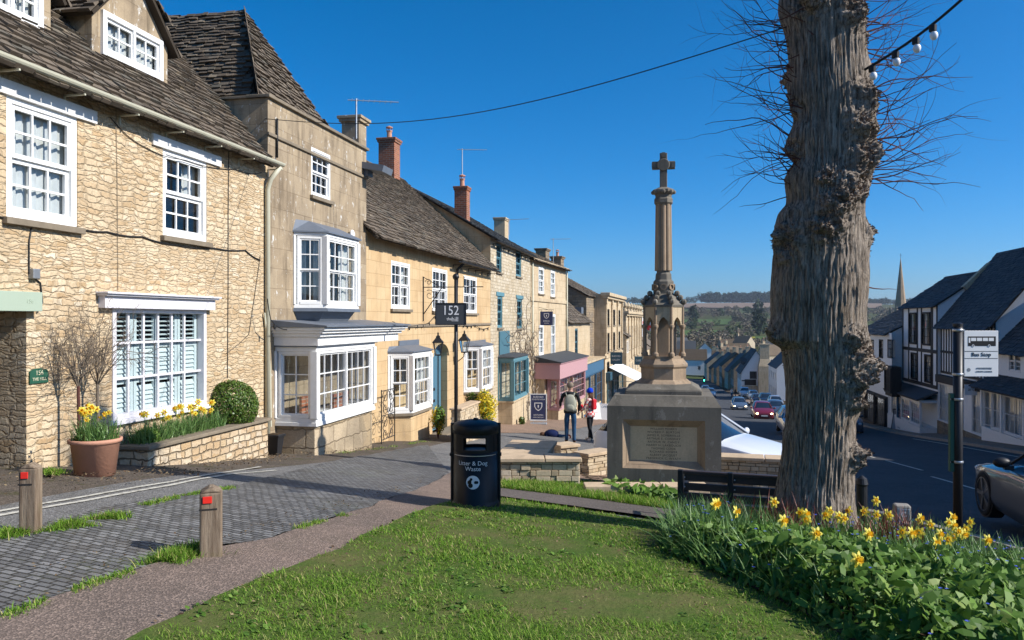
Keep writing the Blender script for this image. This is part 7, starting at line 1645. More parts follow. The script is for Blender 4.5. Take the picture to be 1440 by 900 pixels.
litter('fallen_leaves', [(0, 672), (100, 676), (170, 668), (380, 645), (520, 630)], [(0, 722), (120, 700), (240, 680), (380, 655), (540, 634)], 1500, .012, .04, M['dead_leaf'])
litter('fallen_leaves', [(0, 880), (180, 815), (300, 774), (440, 743), (600, 688)], [(60, 800), (200, 770), (320, 740), (450, 715), (600, 670)], 500, .01, .022, M['dead_leaf'])
rep = np.repeat(WEEDS[0], 5, 0) + rng.normal(0, .018, (len(WEEDS[0])*5, 3))*np.array([1, 1, .3]); nn_ = rng.normal(0, .4, (len(rep), 3)); nn_[:, 2] = 1; nn_ /= np.linalg.norm(nn_, axis=1)[:, None]; quads_mesh('lawn_weeds', leaf_quads(rep, nn_, rng.uniform(.018, .04, len(rep)), .7), M['leaf'], None, 'stuff')
litter('lawn_litter', lawn_l[1:-1], [(1150, 880), (1100, 860), (1000, 815), (930, 780), (900, 760)], 900, .012, .035, M['dead_leaf'])
# flower bed around the trunk
bed_px = [(928, 776), (945, 792), (985, 806), (1035, 830), (1090, 856), (1150, 888), (1215, 930), (1300, 1000)]
bed = [tuple(G(*p).to_2d()) for p in bed_px] + [(4.3, 2.6), (5.4, 5.0), (5.2, 7.0), (4.7, 8.3), (3.9, 8.6), (2.6, 8.3), (1.9, 8.0), (1.45, 7.4)]
x = np.array([p[0] for p in bed]); y = np.array([p[1] for p in bed])
m = MB(); cb = (float(x.mean()), float(y.mean()), 0)
bmv = [(p[0], p[1], gzf(*p)+.07) for p in bed]; ins = [(cb[0]+(p[0]-cb[0])*.8, cb[1]+(p[1]-cb[1])*.8, 0) for p in bed]; ins = [(a, b, gzf(a, b)+.13) for a, b, _ in ins]; nb = len(bed)
m.add(bmv + ins + [(cb[0], cb[1], gzf(cb[0], cb[1])+.16)], [(i, (i+1) % nb, nb+(i+1) % nb, nb+i) for i in range(nb)] + [(nb+i, nb+(i+1) % nb, 2*nb) for i in range(nb)]); tag(m.build('flower_bed_soil', M['soil']), kind='structure')
def edge_h(P, poly):      # foliage height falls off towards the bed edge
    q = resample(poly + [poly[0]], 160); d = np.min(np.hypot(P[:, None, 0]-q[None, :, 0], P[:, None, 1]-q[None, :, 1]), axis=1); return np.clip(d/.22, .25, 1)
P = scatter(bed, 34000, False); P = P[P[:, 1] > 3.4]; eh = edge_h(P, bed); cl = np.array([noise.noise(Vector((p[0]*2.2, p[1]*2.2, 1))) for p in P]); tall = np.clip(.24+.14*eh+.12*cl, .08, .5)*eh
hmax = np.clip(1.15 - .22*(P[:, 1]-4.6), .45, 1.0)
u = rng.uniform(0, 1, len(P))**.6; c = P.copy(); c[:, 2] += .05 + tall*u*hmax; nrm = np.stack([rng.normal(0, .7, len(P)), rng.normal(-.45, .6, len(P)), np.full(len(P), .75)], -1); nrm /= np.linalg.norm(nrm, axis=1)[:, None]
quads_mesh('bed_foliage', leaf_quads(c, nrm, .04 + .11*rng.uniform(0, 1, len(P))**1.6, .42), M['leaf'], None, 'stuff')
P = scatter(bed, 6500, False); P = P[(P[:, 1] > 4.9)]; eh = edge_h(P, bed); quads_mesh('daffodil_foliage', blades(P, (.26+.2*rng.uniform(0, 1, len(P)))*(.5+.5*eh)+.05, np.full(len(P), .017), .32, .7, 4), M['strap'], None, 'stuff')
P = scatter([tuple(G(*q).to_2d()) for q in ((935, 780), (975, 797), (1040, 802), (1070, 770), (1000, 750), (950, 752))], 1300, False); quads_mesh('daffodil_foliage', blades(P, rng.uniform(.25, .5, len(P)), np.full(len(P), .016), .4, .8, 4), M['strap'], None, 'stuff')
P = scatter(bed, 330, False); P = P[P[:, 1] > 3.6]; c = P.copy(); c[:, 2] += .12 + .27*edge_h(P, bed)*rng.uniform(.8, 1.1, len(P)); v = []
for q in c:
    for j in range(5): a = j*1.2566; t = rng.normal(0, .002, 3); v.append([q+t+np.array([.0015*math.cos(a+1.5), .0015*math.sin(a+1.5), 0]), q+t-np.array([.0015*math.cos(a+1.5), .0015*math.sin(a+1.5), 0]), q+np.array([.011*math.cos(a)-.006*math.sin(a), .011*math.sin(a)+.006*math.cos(a), .004]), q+np.array([.011*math.cos(a)+.006*math.sin(a), .011*math.sin(a)-.006*math.cos(a), .004])])
quads_mesh('small_blue_flowers', v, M['blue_petal'], None, 'stuff')
# foliage at the back of the verge under the memorial
P = scatter([tuple(G(*q).to_2d()) for q in ((852, 700), (905, 709), (960, 716), (962, 700), (905, 694), (858, 692))], 900, False); c = P.copy(); c[:, 2] += rng.uniform(.05, .22, len(P)); nrm = np.tile(np.array([[0, -.4, .9]]), (len(P), 1)) + rng.normal(0, .4, (len(P), 3)); nrm /= np.linalg.norm(nrm, axis=1)[:, None]; quads_mesh('verge_foliage', leaf_quads(c, nrm, rng.uniform(.1, .2, len(P)), .4), M['leaf'], None, 'stuff')
# red dead shoots at the trunk foot
P = []
for i in range(420):
    a = random.uniform(-2.9, .1); r = random.uniform(.5, .78); P.append((2.98+r*math.cos(a)*1.15, 7.67+r*math.sin(a), 0))
P = np.array(P); P[:, 2] = gz(P[:, 0], P[:, 1])+.05; quads_mesh('red_shoots', blades(P, rng.uniform(.3, .55, len(P)), np.full(len(P), .014), .3, .5, 3), M['red_shoot'], None, 'stuff')
# daffodils: one plant built with its parts, copied
def make_daffodil():
    o = thing('daffodil', 'x', 'flower', (0,0,0)); h = .4
    m = MB(); m.tube([(0,0,0),(.004,0,h*.6),(0,-.01,h*.93),(0,-.03,h)], [.004, .0035, .003, .003], 5); m.build('stem', M['strap'], o)
    Mx = Matrix.Translation((0, -.035, h)) @ Matrix.Rotation(R(78), 4, 'X')
    m = MB(); m.M = Mx
    for k in range(6):
        a = math.pi/3*k; ca, sa = math.cos(a), math.sin(a); f = lambda r, w, z: (r*ca-w*sa, r*sa+w*ca, z)
        m.add([f(.006,-.004,0), f(.006,.004,0), f(.022,-.012,.003), f(.022,.012,.003), f(.036,-.009,0), f(.036,.009,0), f(.047,0,-.004), f(.022,0,.007)], [(0,1,3,7,2), (2,7,3,5,4), (4,5,6)])
    m.build('petals', M['petal'], o)
    m = MB(); m.M = Mx; vs = []; n = 14
    for r, z in ((.009, .0), (.0115, .015), (.0125, .026), (.018, .034)):
        for k in range(n): t = 2*math.pi*k/n; rr = r*(1+(.12*math.cos(7*t) if z > .03 else 0)); vs.append((rr*math.cos(t), rr*math.sin(t), z))
    m.add(vs, [(i*n+k, i*n+(k+1) % n, (i+1)*n+(k+1) % n, (i+1)*n+k) for i in range(3) for k in range(n)]); m.build('trumpet', M['trumpet'], o)
    P = np.zeros((4, 3)); P[:, :2] = rng.normal(0, .012, (4, 2)); quads_mesh('leaves', blades(P, rng.uniform(.26, .38, 4), np.full(4, .014), .25, .6, 4), M['strap'], o)
    return o
D0 = make_daffodil(); D0_used = False
def daffodil(x, y, z, label, group, s=1.0, rz=None, h=None):
    global D0_used
    rz = random.uniform(-.9, .9) if rz is None else rz
    if not D0_used: o = D0; D0_used = True
    else: o = dup(D0)
    o.location = (x, y, z); o.rotation_euler = (random.gauss(0, .1), random.gauss(0, .1), rz); o.scale = (s, s, s*(h or random.uniform(.9, 1.1))); o['label'] = label; o['group'] = group
heads = [(982,707),(996,706),(1032,722),(1098,733),(1127,734),(1140,720),(1150,722),(1163,720),(1174,727),(1192,715),(1190,729),(1219,716),(1229,707),(1234,721),(1252,727),(1215,752),(1147,752),(1210,781),(1268,749),(1283,748),(1274,752),(1290,730),(1308,729),(1315,732),(1308,755),(1322,754),(1335,730),(1344,728),(1334,756),(1347,745),(1341,741),(1358,731),(1364,750),(1373,746),(1380,758),(1087,707),(1324,735),(1350,752),(1225,722),(1158,724)]
for i, (px, py) in enumerate(heads):
    s = random.uniform(.88, 1.12); hh = .43; Y = 8.3; best = None
    Y = 4.0
    while Y < 8.6:
        p = ray(px, py, Y)
        if p.z - (gzf(p.x, p.y) + .05) <= hh: break
        Y += .02
    p = ray(px, py, min(Y, 7.9)); z = gzf(p.x, p.y); sc_ = (p.z - z)/.4
    daffodil(p.x, p.y+.03, z, 'yellow daffodil standing in the bed in front of the burred trunk' if px < 1260 else 'yellow daffodil in the bed between trunk and bus stop', 'daffodils in the bed by the trunk' if px < 1260 else 'daffodils in the bed near the bus stop', s, None, sc_/s)
rp_ = rp
for i in range(17):
    a = random.uniform(0, 6.28); r = rp_*.75*math.sqrt(random.random()); daffodil(pt_.x+r*math.cos(a), pt_.y+r*math.sin(a), pt_.z+hp*.86, 'yellow daffodil growing in the terracotta pot', 'daffodils in the terracotta pot', random.uniform(.72, .95))
P = np.zeros((260, 3)); aa = rng.uniform(0, 6.28, 260); rr_2 = rp_*.8*np.sqrt(rng.uniform(0, 1, 260)); P[:, 0] = rr_2*np.cos(aa); P[:, 1] = rr_2*np.sin(aa); P[:, 2] = hp*.85
quads_mesh('daffodil_leaves', blades(P, rng.uniform(.14, .3, 260), np.full(260, .014), .35, .7, 4), M['strap'], POT)
for i in range(30):
    f = random.uniform(.06, .6) ; q = H1.P + H1.c*(c0+Lp*f) + H1.o*random.uniform(.08, .3); daffodil(q.x, q.y, PLZ, 'yellow daffodil growing in the stone planter', 'daffodils in the stone planter', random.uniform(.85, 1.15))
P = []
for i in range(900): f = random.uniform(.03, .66); q = H1.P + H1.c*(c0+Lp*f) + H1.o*random.uniform(.04, .34); P.append((q.x, q.y, PLZ))
quads_mesh('daffodil_foliage', blades(np.array(P), rng.uniform(.2, .4, 900), np.full(900, .015), .3, .7, 4), M['strap'], None, 'stuff')
# clipped box ball
q = H1.P + H1.c*H1.x(326, .2) + H1.o*.2; kx = H1.hit(326, .2)[1]/FPX; rb_ = 37*kx; zc_ = CAMZ-(571-450)*kx; BB = thing('box_shrub', 'clipped round green box shrub at the end of the stone planter', 'shrub', (q.x, q.y, PLZ)); cc = (0, 0, zc_-PLZ)
quads_mesh('foliage', leaf_cloud(9000, cc, (rb_, rb_*.85, rb_), .032, .6, .1, .72), M['box_leaf'], BB); m = MB(); m.tube([(0,0,-.1),(0,0,zc_-PLZ)], .03, 8)
for k in range(14): a = k*2.4; m.tube([(0,0,(zc_-PLZ)*.4),(rb_*.6*math.cos(a), rb_*.6*math.sin(a), cc[2]+rb_*.5*math.sin(k))], .008, 4)
m.build('stem', M['twig'], BB)
# second dark low shrub in planter
q = H1.P + H1.c*(c0+.35) + H1.o*.2; o = thing('low_shrub', 'small dark clipped shrub in the shaded end of the planter', 'shrub', (q.x, q.y, PLZ)); quads_mesh('foliage', leaf_cloud(1500, (0,0,.12), (.17,.15,.16), .03, .6, .1, .6), M['leaf'], o); m = MB(); m.tube([(0,0,-.05),(0,0,.12)], .012, 5); m.build('stem', M['twig'], o)
# two bare standard trees
def bare_standard(px, py_b, py_f, py_t, off, label, pale):
    x, Y = H1.hit(px, off); q = H1.P + H1.c*x + H1.o*off; k = Y/FPX; z0 = gzf(q.x, q.y); zf = CAMZ-(py_f-450)*k; zt = CAMZ-(py_t-450)*k; o = thing('bare_standard_tree', label, 'tree', (q.x, q.y, z0)); rnd = random.Random(px)
    m = MB(); hf = zf-z0; m.tube([(0,0,0),(.01,0,hf*.5),(0,0,hf)], [.024,.02,.018], 8); m.build('trunk', M['twig_grey'] if pale else M['twig'], o); t = MB()
    def br(p, d, L_, r, dep):
        pts = [p]; n = 4; d = d.normalized()
        for i in range(n):
            d = (d + Vector((rnd.gauss(0,.16), rnd.gauss(0,.12), rnd.gauss(.05,.1)))).normalized(); p = p + d*L_/n; pts.append(p)
            if dep < 4 and rnd.random() < .66: br(p, d + Vector((rnd.gauss(0,.6), rnd.gauss(0,.45), rnd.gauss(-.05,.6))), L_*rnd.uniform(.45, .75), r*.66, dep+1)
        t.tube(pts, [r*(1-.5*i/n) for i in range(n+1)], 4, False)
    Hc = zt-zf
    for i in range(13): a = rnd.uniform(0, 6.28); br(Vector((0,0,hf-.02)), Vector((math.cos(a)*.38, math.sin(a)*.25, .9)), Hc*.55, .007, 0)
    t.build('crown', M['twig_grey'], o)
bare_standard(110, 640, 568-25, 430, .28, 'leafless small standard tree with dark stem behind the terracotta pot', 0); bare_standard(137, 640, 540, 425, .22, 'leafless small standard tree with pale stem beside the shuttered window', 1)
# forsythias in front of the cottage
def bush(name, label, H, px, off, py0, py1, wpx, mats, n, raised=None):
    x, Y = H.hit(px, off); q = H.P + H.c*x + H.o*off; k = Y/FPX; z0 = gzf(q.x, q.y); o = thing(name, label, 'shrub', (q.x, q.y, z0)); za, zb_ = CAMZ-(py1-450)*k-z0, CAMZ-(py0-450)*k-z0; rz_ = (zb_-za)/2; w = wpx*k/2
    m = MB(); rnd = random.Random(px)
    for i in range(16): a = rnd.uniform(0, 6.28); m.tube([(0,0,0),(w*.4*math.cos(a), w*.4*math.sin(a), za+rz_*.8),(w*.9*math.cos(a), w*.9*math.sin(a), za+rz_*rnd.uniform(1, 1.9))], [.012,.008,.004], 5)
    m.build('stems', M['twig'], o)
    for nm, mt, fr, sz in mats:
        c = []; nn = int(n*fr)
        for j in range(9): d = rng.normal(size=3); d /= np.linalg.norm(d); c.append(leaf_cloud(nn//9, np.array([0, 0, za+rz_]) + d*np.array([w, w, rz_])*.5, (w*.6, w*.6, rz_*.6), sz, .55, .2, .2))
        quads_mesh(nm, np.concatenate(c), M[mt], o)
bush('forsythia_shrub', 'yellow flowering shrub at the foot of the blue arched door', H3, 616, .7, 570, 612, 22, [('foliage', 'leaf', .45, .06), ('flowers', 'forsythia', .55, .05)], 1500)
bush('forsythia_shrub', 'bright yellow flowering shrub under the far white bay', H3, 683, 1.75, 546, 600, 34, [('foliage', 'leaf', .3, .06), ('flowers', 'forsythia', .7, .055)], 2600)
bush('green_shrub', 'fresh green shrub beside the yellow one under the far white bay', H3, 664, 1.35, 551, 590, 24, [('foliage', 'box_leaf', 1.0, .07)], 1500)
bush('green_shrub', 'small green weed clump beside the navy pavement sign', H4, 734, .8, 585, 600, 10, [('foliage', 'box_leaf', 1.0, .09)], 300)
gx = H3.P + H3.c*H3.x(656, 1.4) + H3.o*1.4; hx0, hx1 = H3.x(641, 1.5), H3.x(670, 1.5); q0 = H3.P + H3.c*hx0 + H3.o*1.5; q1 = H3.P + H3.c*hx1 + H3.o*1.5
stone_wall('raised_bed_wall', 'low stone raised bed holding the yellow shrub in front of the cottage', [(tuple(q0), tuple(q1))], (CAMZ-(577-450)/FPX*H3.hit(641, 1.5)[1],), .25, .05, .09)
# climbing stems on the teal windowed house
CL = thing('climbing_plant', 'leafless twisting climber over the teal shop bay and wall', 'climber', (H4.P + H4.c*(X4-.6) + H4.o*.15).to_3d() + Vector((0,0,H4.ground(X4-.6))), H4.phi); m = MB(); rnd = random.Random(5); zb_ = H4.ground(X4-.6)
for i in range(46):
    main = i < 5; p = Vector((rnd.uniform(-.15,.15), 0, 0)) if main else Vector((rnd.uniform(-4.4, .3), -.03, rnd.uniform(2.5, 4.3))); pts = [p]; d = Vector((rnd.gauss(0,.2), 0, 1)) if main else Vector((rnd.choice((-1,1)), 0, rnd.gauss(0,.4)))
    for j in range(22 if main else 12): d = (d + Vector((rnd.gauss(0,.35) - (.14 if main and j > 10 else 0), 0, rnd.gauss(0,.3) - (.12 if p.z > 4.2 else 0)))).normalized(); p = p + d*.2; p.y = -.04 - abs(rnd.gauss(0,.07)); pts.append(p.copy())
    m.tube(pts, [.045*(1-.6*j/len(pts)) if main else .02*(1-.6*j/len(pts)) for j in range(len(pts))], 5, False)
m.build('stems', M['twig_grey'], CL)
# ================================================================== cars
def car_paint(name, c, metal=.3): t = NT(name); nz = t.noise(t.obj(), 4, 3); t.set(t.b, 'Coat Weight', 1.0); t.set(t.b, 'Coat Roughness', .05); return t.col(c, .38, .5, metal)
M['tyre'] = flat('tyre', (.018,.018,.018), .85, .2); M['rim'] = flat('rim', (.35,.35,.37), .35, .5, .8); M['rim_dark'] = flat('rim_dark', (.16,.16,.17), .35, .5, .6)
M['car_glass'] = flat('car_glass', (.015,.02,.025), .06, .8, 0, .02); M['trim'] = flat('trim', (.015,.015,.016), .5, .4)
hl = NT('headlamp_lit'); hl.set(hl.b, 'Emission Color', (1, .75, .35, 1)); hl.set(hl.b, 'Emission Strength', 9.0); M['lamp_lit'] = hl.col((.9,.85,.7), .2, .5)
M['lamp_off'] = flat('lamp_off', (.55,.57,.6), .12, .8, .2); M['lamp_red'] = flat('lamp_red', (.3,.01,.01), .2, .6)
KINDS_ = {  # stations: x, z sill, z belt, half width belt, z top, half width top
 'hatch': (3.9, 1.68, 1.48, [(1.95,.3,.52,.60,.56,.5),(1.9,.22,.66,.72,.7,.62),(1.6,.2,.8,.8,.86,.66),(1.05,.2,.9,.83,.97,.68),(.9,.2,.92,.83,1.0,.66),(.3,.2,.95,.84,1.40,.56),(-.2,.2,.96,.84,1.47,.57),(-1.0,.2,.98,.84,1.46,.56),(-1.5,.22,.98,.83,1.38,.54),(-1.8,.24,.98,.8,1.08,.6),(-1.92,.3,.9,.74,.95,.6),(-1.95,.4,.6,.68,.64,.5)]),
 'suv': (4.3, 1.8, 1.62, [(2.15,.34,.62,.68,.66,.55),(2.1,.28,.8,.8,.85,.68),(1.8,.26,.95,.86,1.0,.7),(1.15,.26,1.02,.89,1.08,.72),(1.0,.26,1.04,.89,1.1,.7),(.45,.26,1.06,.9,1.52,.62),(0,.26,1.08,.9,1.61,.63),(-1.2,.26,1.1,.9,1.6,.62),(-1.75,.28,1.1,.89,1.52,.6),(-2.0,.3,1.08,.86,1.15,.66),(-2.12,.36,.95,.8,1.0,.64),(-2.15,.45,.7,.74,.74,.6)]),
 'estate': (4.5, 1.76, 1.46, [(2.25,.3,.5,.62,.54,.5),(2.18,.22,.64,.78,.68,.64),(1.8,.2,.76,.85,.82,.66),(1.05,.2,.86,.87,.93,.68),(.9,.2,.88,.87,.96,.66),(.15,.2,.92,.88,1.37,.56),(-.4,.2,.94,.88,1.45,.57),(-1.3,.2,.96,.88,1.43,.56),(-1.85,.22,.96,.86,1.34,.55),(-2.1,.24,.95,.83,1.05,.6),(-2.22,.3,.88,.76,.92,.6),(-2.25,.4,.6,.7,.62,.5)])}
def make_car(name, kind, paint, label, loc, rz, group=None, lit=False, rim=None, cat='car', plate=None):
    L, Wd, Hh, st = KINDS_[kind]; o = thing(name, label, cat, loc, rz, group); n = len(st)
    def ring(s):
        x, zs, zb, wb, zt, wt = s; h = [(0, zs), (wb*.93, zs), (wb*1.02, zs+.12), (wb*1.04, (zs+zb)/2), (wb*1.01, zb-.03), (wb*.99, zb), (wt+(wb-wt)*.1, zt-.06 if zt-zb > .12 else zb+(zt-zb)*.7), (wt*.8, zt), (0, zt+.01)]
        return [(x, -y, z) for y, z in h] + [(x, y, z) for y, z in h[-2:0:-1]]
    rings = [ring(s) for s in st]; k = len(rings[0]); m = MB(); m.smooth = True; vs = [p for r in rings for p in r]; b = 0
    m.v = vs
    for i in range(n-1):
        for j in range(k):
            q = (i*k+j, i*k+(j+1) % k, (i+1)*k+(j+1) % k, (i+1)*k+j); x0, x1 = st[i][0], st[i+1][0]; top0 = st[i][4]-st[i][2] > .25; top1 = st[i+1][4]-st[i+1][2] > .25
            seg = j if j < 8 else k-1-j; mi = 0
            if seg == 5 and (top0 or top1): mi = 1 if (top0 and top1) or (i in (4, 8)) else 0
            if seg in (6, 7) and (top0 != top1): mi = 1
            m.f.append(q); m.mi.append(mi); m.sm.append(True)
    m.f.append(tuple(range(k))); m.mi.append(0); m.sm.append(False); m.f.append(tuple(reversed(range((n-1)*k, n*k)))); m.mi.append(0); m.sm.append(False)
    bo = m.build('body', [paint, M['car_glass']], o); ed = bo.modifiers.new('es', 'EDGE_SPLIT'); ed.split_angle = R(38)
    m = MB()                                       # pillars
    for sg in (-1, 1):
        for i, w in ((5, .03), (7, .035), (6, .03)):
            s = st[i]; a = Vector((s[0], sg*s[3]*.995, s[2])); c = Vector((s[0], sg*(s[5]+(s[3]-s[5])*.1), s[4]-.06)); m.obox((a+c)/2, (w, 0, 0), (0, .012, 0), (c-a)/2)
        s, s2 = st[4], st[5]; a = Vector((s[0], sg*(s[5]+.08), s[4]-.02)); c = Vector((s2[0], sg*(s2[5]-.02), s2[4]-.01)); m.tube([a, c], .03, 6)
    m.build('pillar', paint, bo)
    ax = (st[2][0]*.79, st[-4][0]*.83); wr = .31 if kind != 'suv' else .35
    for x in ax:
        for sg in (-1, 1):
            y = sg*(Wd/2-.1); Mx = Matrix.Translation((x, y, wr)) @ Matrix.Rotation(R(-90*sg), 4, 'X')
            m = MB(); m.M = Mx; m.lathe([(wr*1.12, -.1), (wr*1.12, .085)], 24); m.build('wheel_arch', M['trim'], bo)
            m = MB(); m.M = Mx; m.smooth = True; m.lathe([(wr*.62,-.1),(wr*.97,-.1),(wr,-.07),(wr,.07),(wr*.97,.1),(wr*.66,.105),(wr*.62,.02)], 24); wq = m.build('wheel', M['tyre'], o)
            m = MB(); m.M = Mx; m.lathe([(wr*.66,.06),(wr*.66,.1),(wr*.6,.1),(wr*.56,.04)], 20)
            for q in range(5): a = 2*math.pi*q/5; m.obox((wr*.3*math.cos(a), wr*.3*math.sin(a), .09), (wr*.3*math.cos(a), wr*.3*math.sin(a), 0), (-.035*math.sin(a), .035*math.cos(a), 0), (0,0,.012))
            m.lathe([(.05,.09),(.05,.108)], 10); m.build('rim', rim or M['rim'], wq)
    f0, f1 = st[0], st[1]; xf = f1[0]
    for sg in (-1, 1):
        m = MB(); m.ball((xf-.02, sg*f1[3]*.8, f1[2]-.04), (.08, .13, .075)); m.build('headlight', M['lamp_lit'] if lit else M['lamp_off'], o, smooth=True)
        m = MB(); m.ball((st[-2][0]+.03, sg*st[-2][3]*.88, st[-2][2]-.1), (.07, .09, .11)); m.build('tail_light', M['lamp_red'], o, smooth=True)
        m = MB(); m.smooth = True; m.ball((st[4][0]-.12, sg*(st[4][3]+.12), st[4][2]+.07), (.06, .11, .075)); m.box(st[4][0]-.16, st[4][0]-.1, sg*(st[4][3]-.03), sg*(st[4][3]+.05), st[4][2]+.0, st[4][2]+.04); m.build('wing_mirror', paint, o)
    m = MB(); m.box(f0[0]-.06, f0[0]+.012, -.42, .42, .3, .42); m.box(f0[0]-.04, f0[0]+.016, -.32, .32, .5, .56); m.build('grille', M['trim'], o, bevel=.01)
    m = MB(); m.box(f0[0]+.012, f0[0]+.028, -.26, .26, .40, .5); m.build('number_plate', M['sign_white'], o)
    m = MB(); m.box(-st[0][0]*.72, st[0][0]*.72, -Wd/2-.001, -Wd/2+.02, .5, .512); m.build('door_seam', M['trim'], bo)
    return o
UP = -math.pi/2 - A                                    # facing up the hill, towards the camera
def road_car(px, py, kind, col, label, lit=False, rz=UP, metal=.3, name='parked_car', group='cars parked along the shaded side of the road', dY=0):
    p = at(px, py); 
    return make_car(name, kind, car_paint(name+'_paint', col, metal), label, (p.x+dY*SA, p.y+dY*CA, gzf(p.x+dY*SA, p.y+dY*CA)+.03), rz, group, lit)
road_car(1075, 590, 'hatch', (.2,.012,.025), 'small dark red hatchback driving up the hill with headlights on', True, UP, .2, 'hatchback_car', None, 1.9)
road_car(1041, 577, 'estate', (.16,.2,.24), 'silver blue car with headlights on, climbing behind the red hatchback', True, UP, .5, 'saloon_car', None, 2.2)
road_car(1094, 585, 'estate', (.1,.12,.15), 'grey car parked just beyond the red hatchback, nearest in its row', False, UP, .5, dY=2)
road_car(1090, 573, 'hatch', (.35,.38,.42), 'pale silver car second in the parked row past the red hatchback')
road_car(1077, 570, 'suv', (.02,.025,.035), 'tall black car parked behind the red hatchback in the shade')
road_car(1065, 569, 'hatch', (.06,.035,.03), 'dark brown car in the parked row between the black and white cars')
road_car(1059, 562, 'hatch', (.3,.36,.42), 'pale blue hatchback parked in the middle of the far row')
road_car(1047, 558, 'suv', (.6,.62,.65), 'white car heading the far parked row outside the gabled inn')
road_car(999, 558, 'hatch', (.05,.12,.25), 'blue car parked near the foot of the hill on the memorial side', group='cars parked on the memorial side down the hill')
road_car(992, 553, 'estate', (.3,.36,.42), 'pale grey blue car farthest down the hill on the memorial side', group='cars parked on the memorial side down the hill')
road_car(1119, 612, 'suv', (.55,.56,.58), 'white tall car mostly hidden behind the left edge of the trunk', group=None)
road_car(1214, 616, 'suv', (.035,.05,.075), 'dark blue grey car peeping out past the far side of the trunk', group=None, dY=6)
# white car at an angle behind the seating wall
nose = Vector((5.3, 15.45)); d = Vector((.8, -.6)); rzw = math.atan2(d.y, d.x); c_ = nose - d*1.95
make_car('white_parked_car', 'hatch', car_paint('white_car_paint', (.72,.74,.77), 0.0), 'white car parked behind the memorial with its bonnet pointing to the road', (c_.x, c_.y, CAMZ-(644-450)/FPX*15.5-.66), rzw)
p_ = at(1010, 622); p_ = ray(950, 600, 24.5); make_car('small_teal_car', 'hatch', car_paint('teal_car_paint', (.05,.2,.2), .2), 'teal car just showing beyond the white car and the memorial', (p_.x, p_.y, gzf(p_.x, p_.y)+.03), -.55)
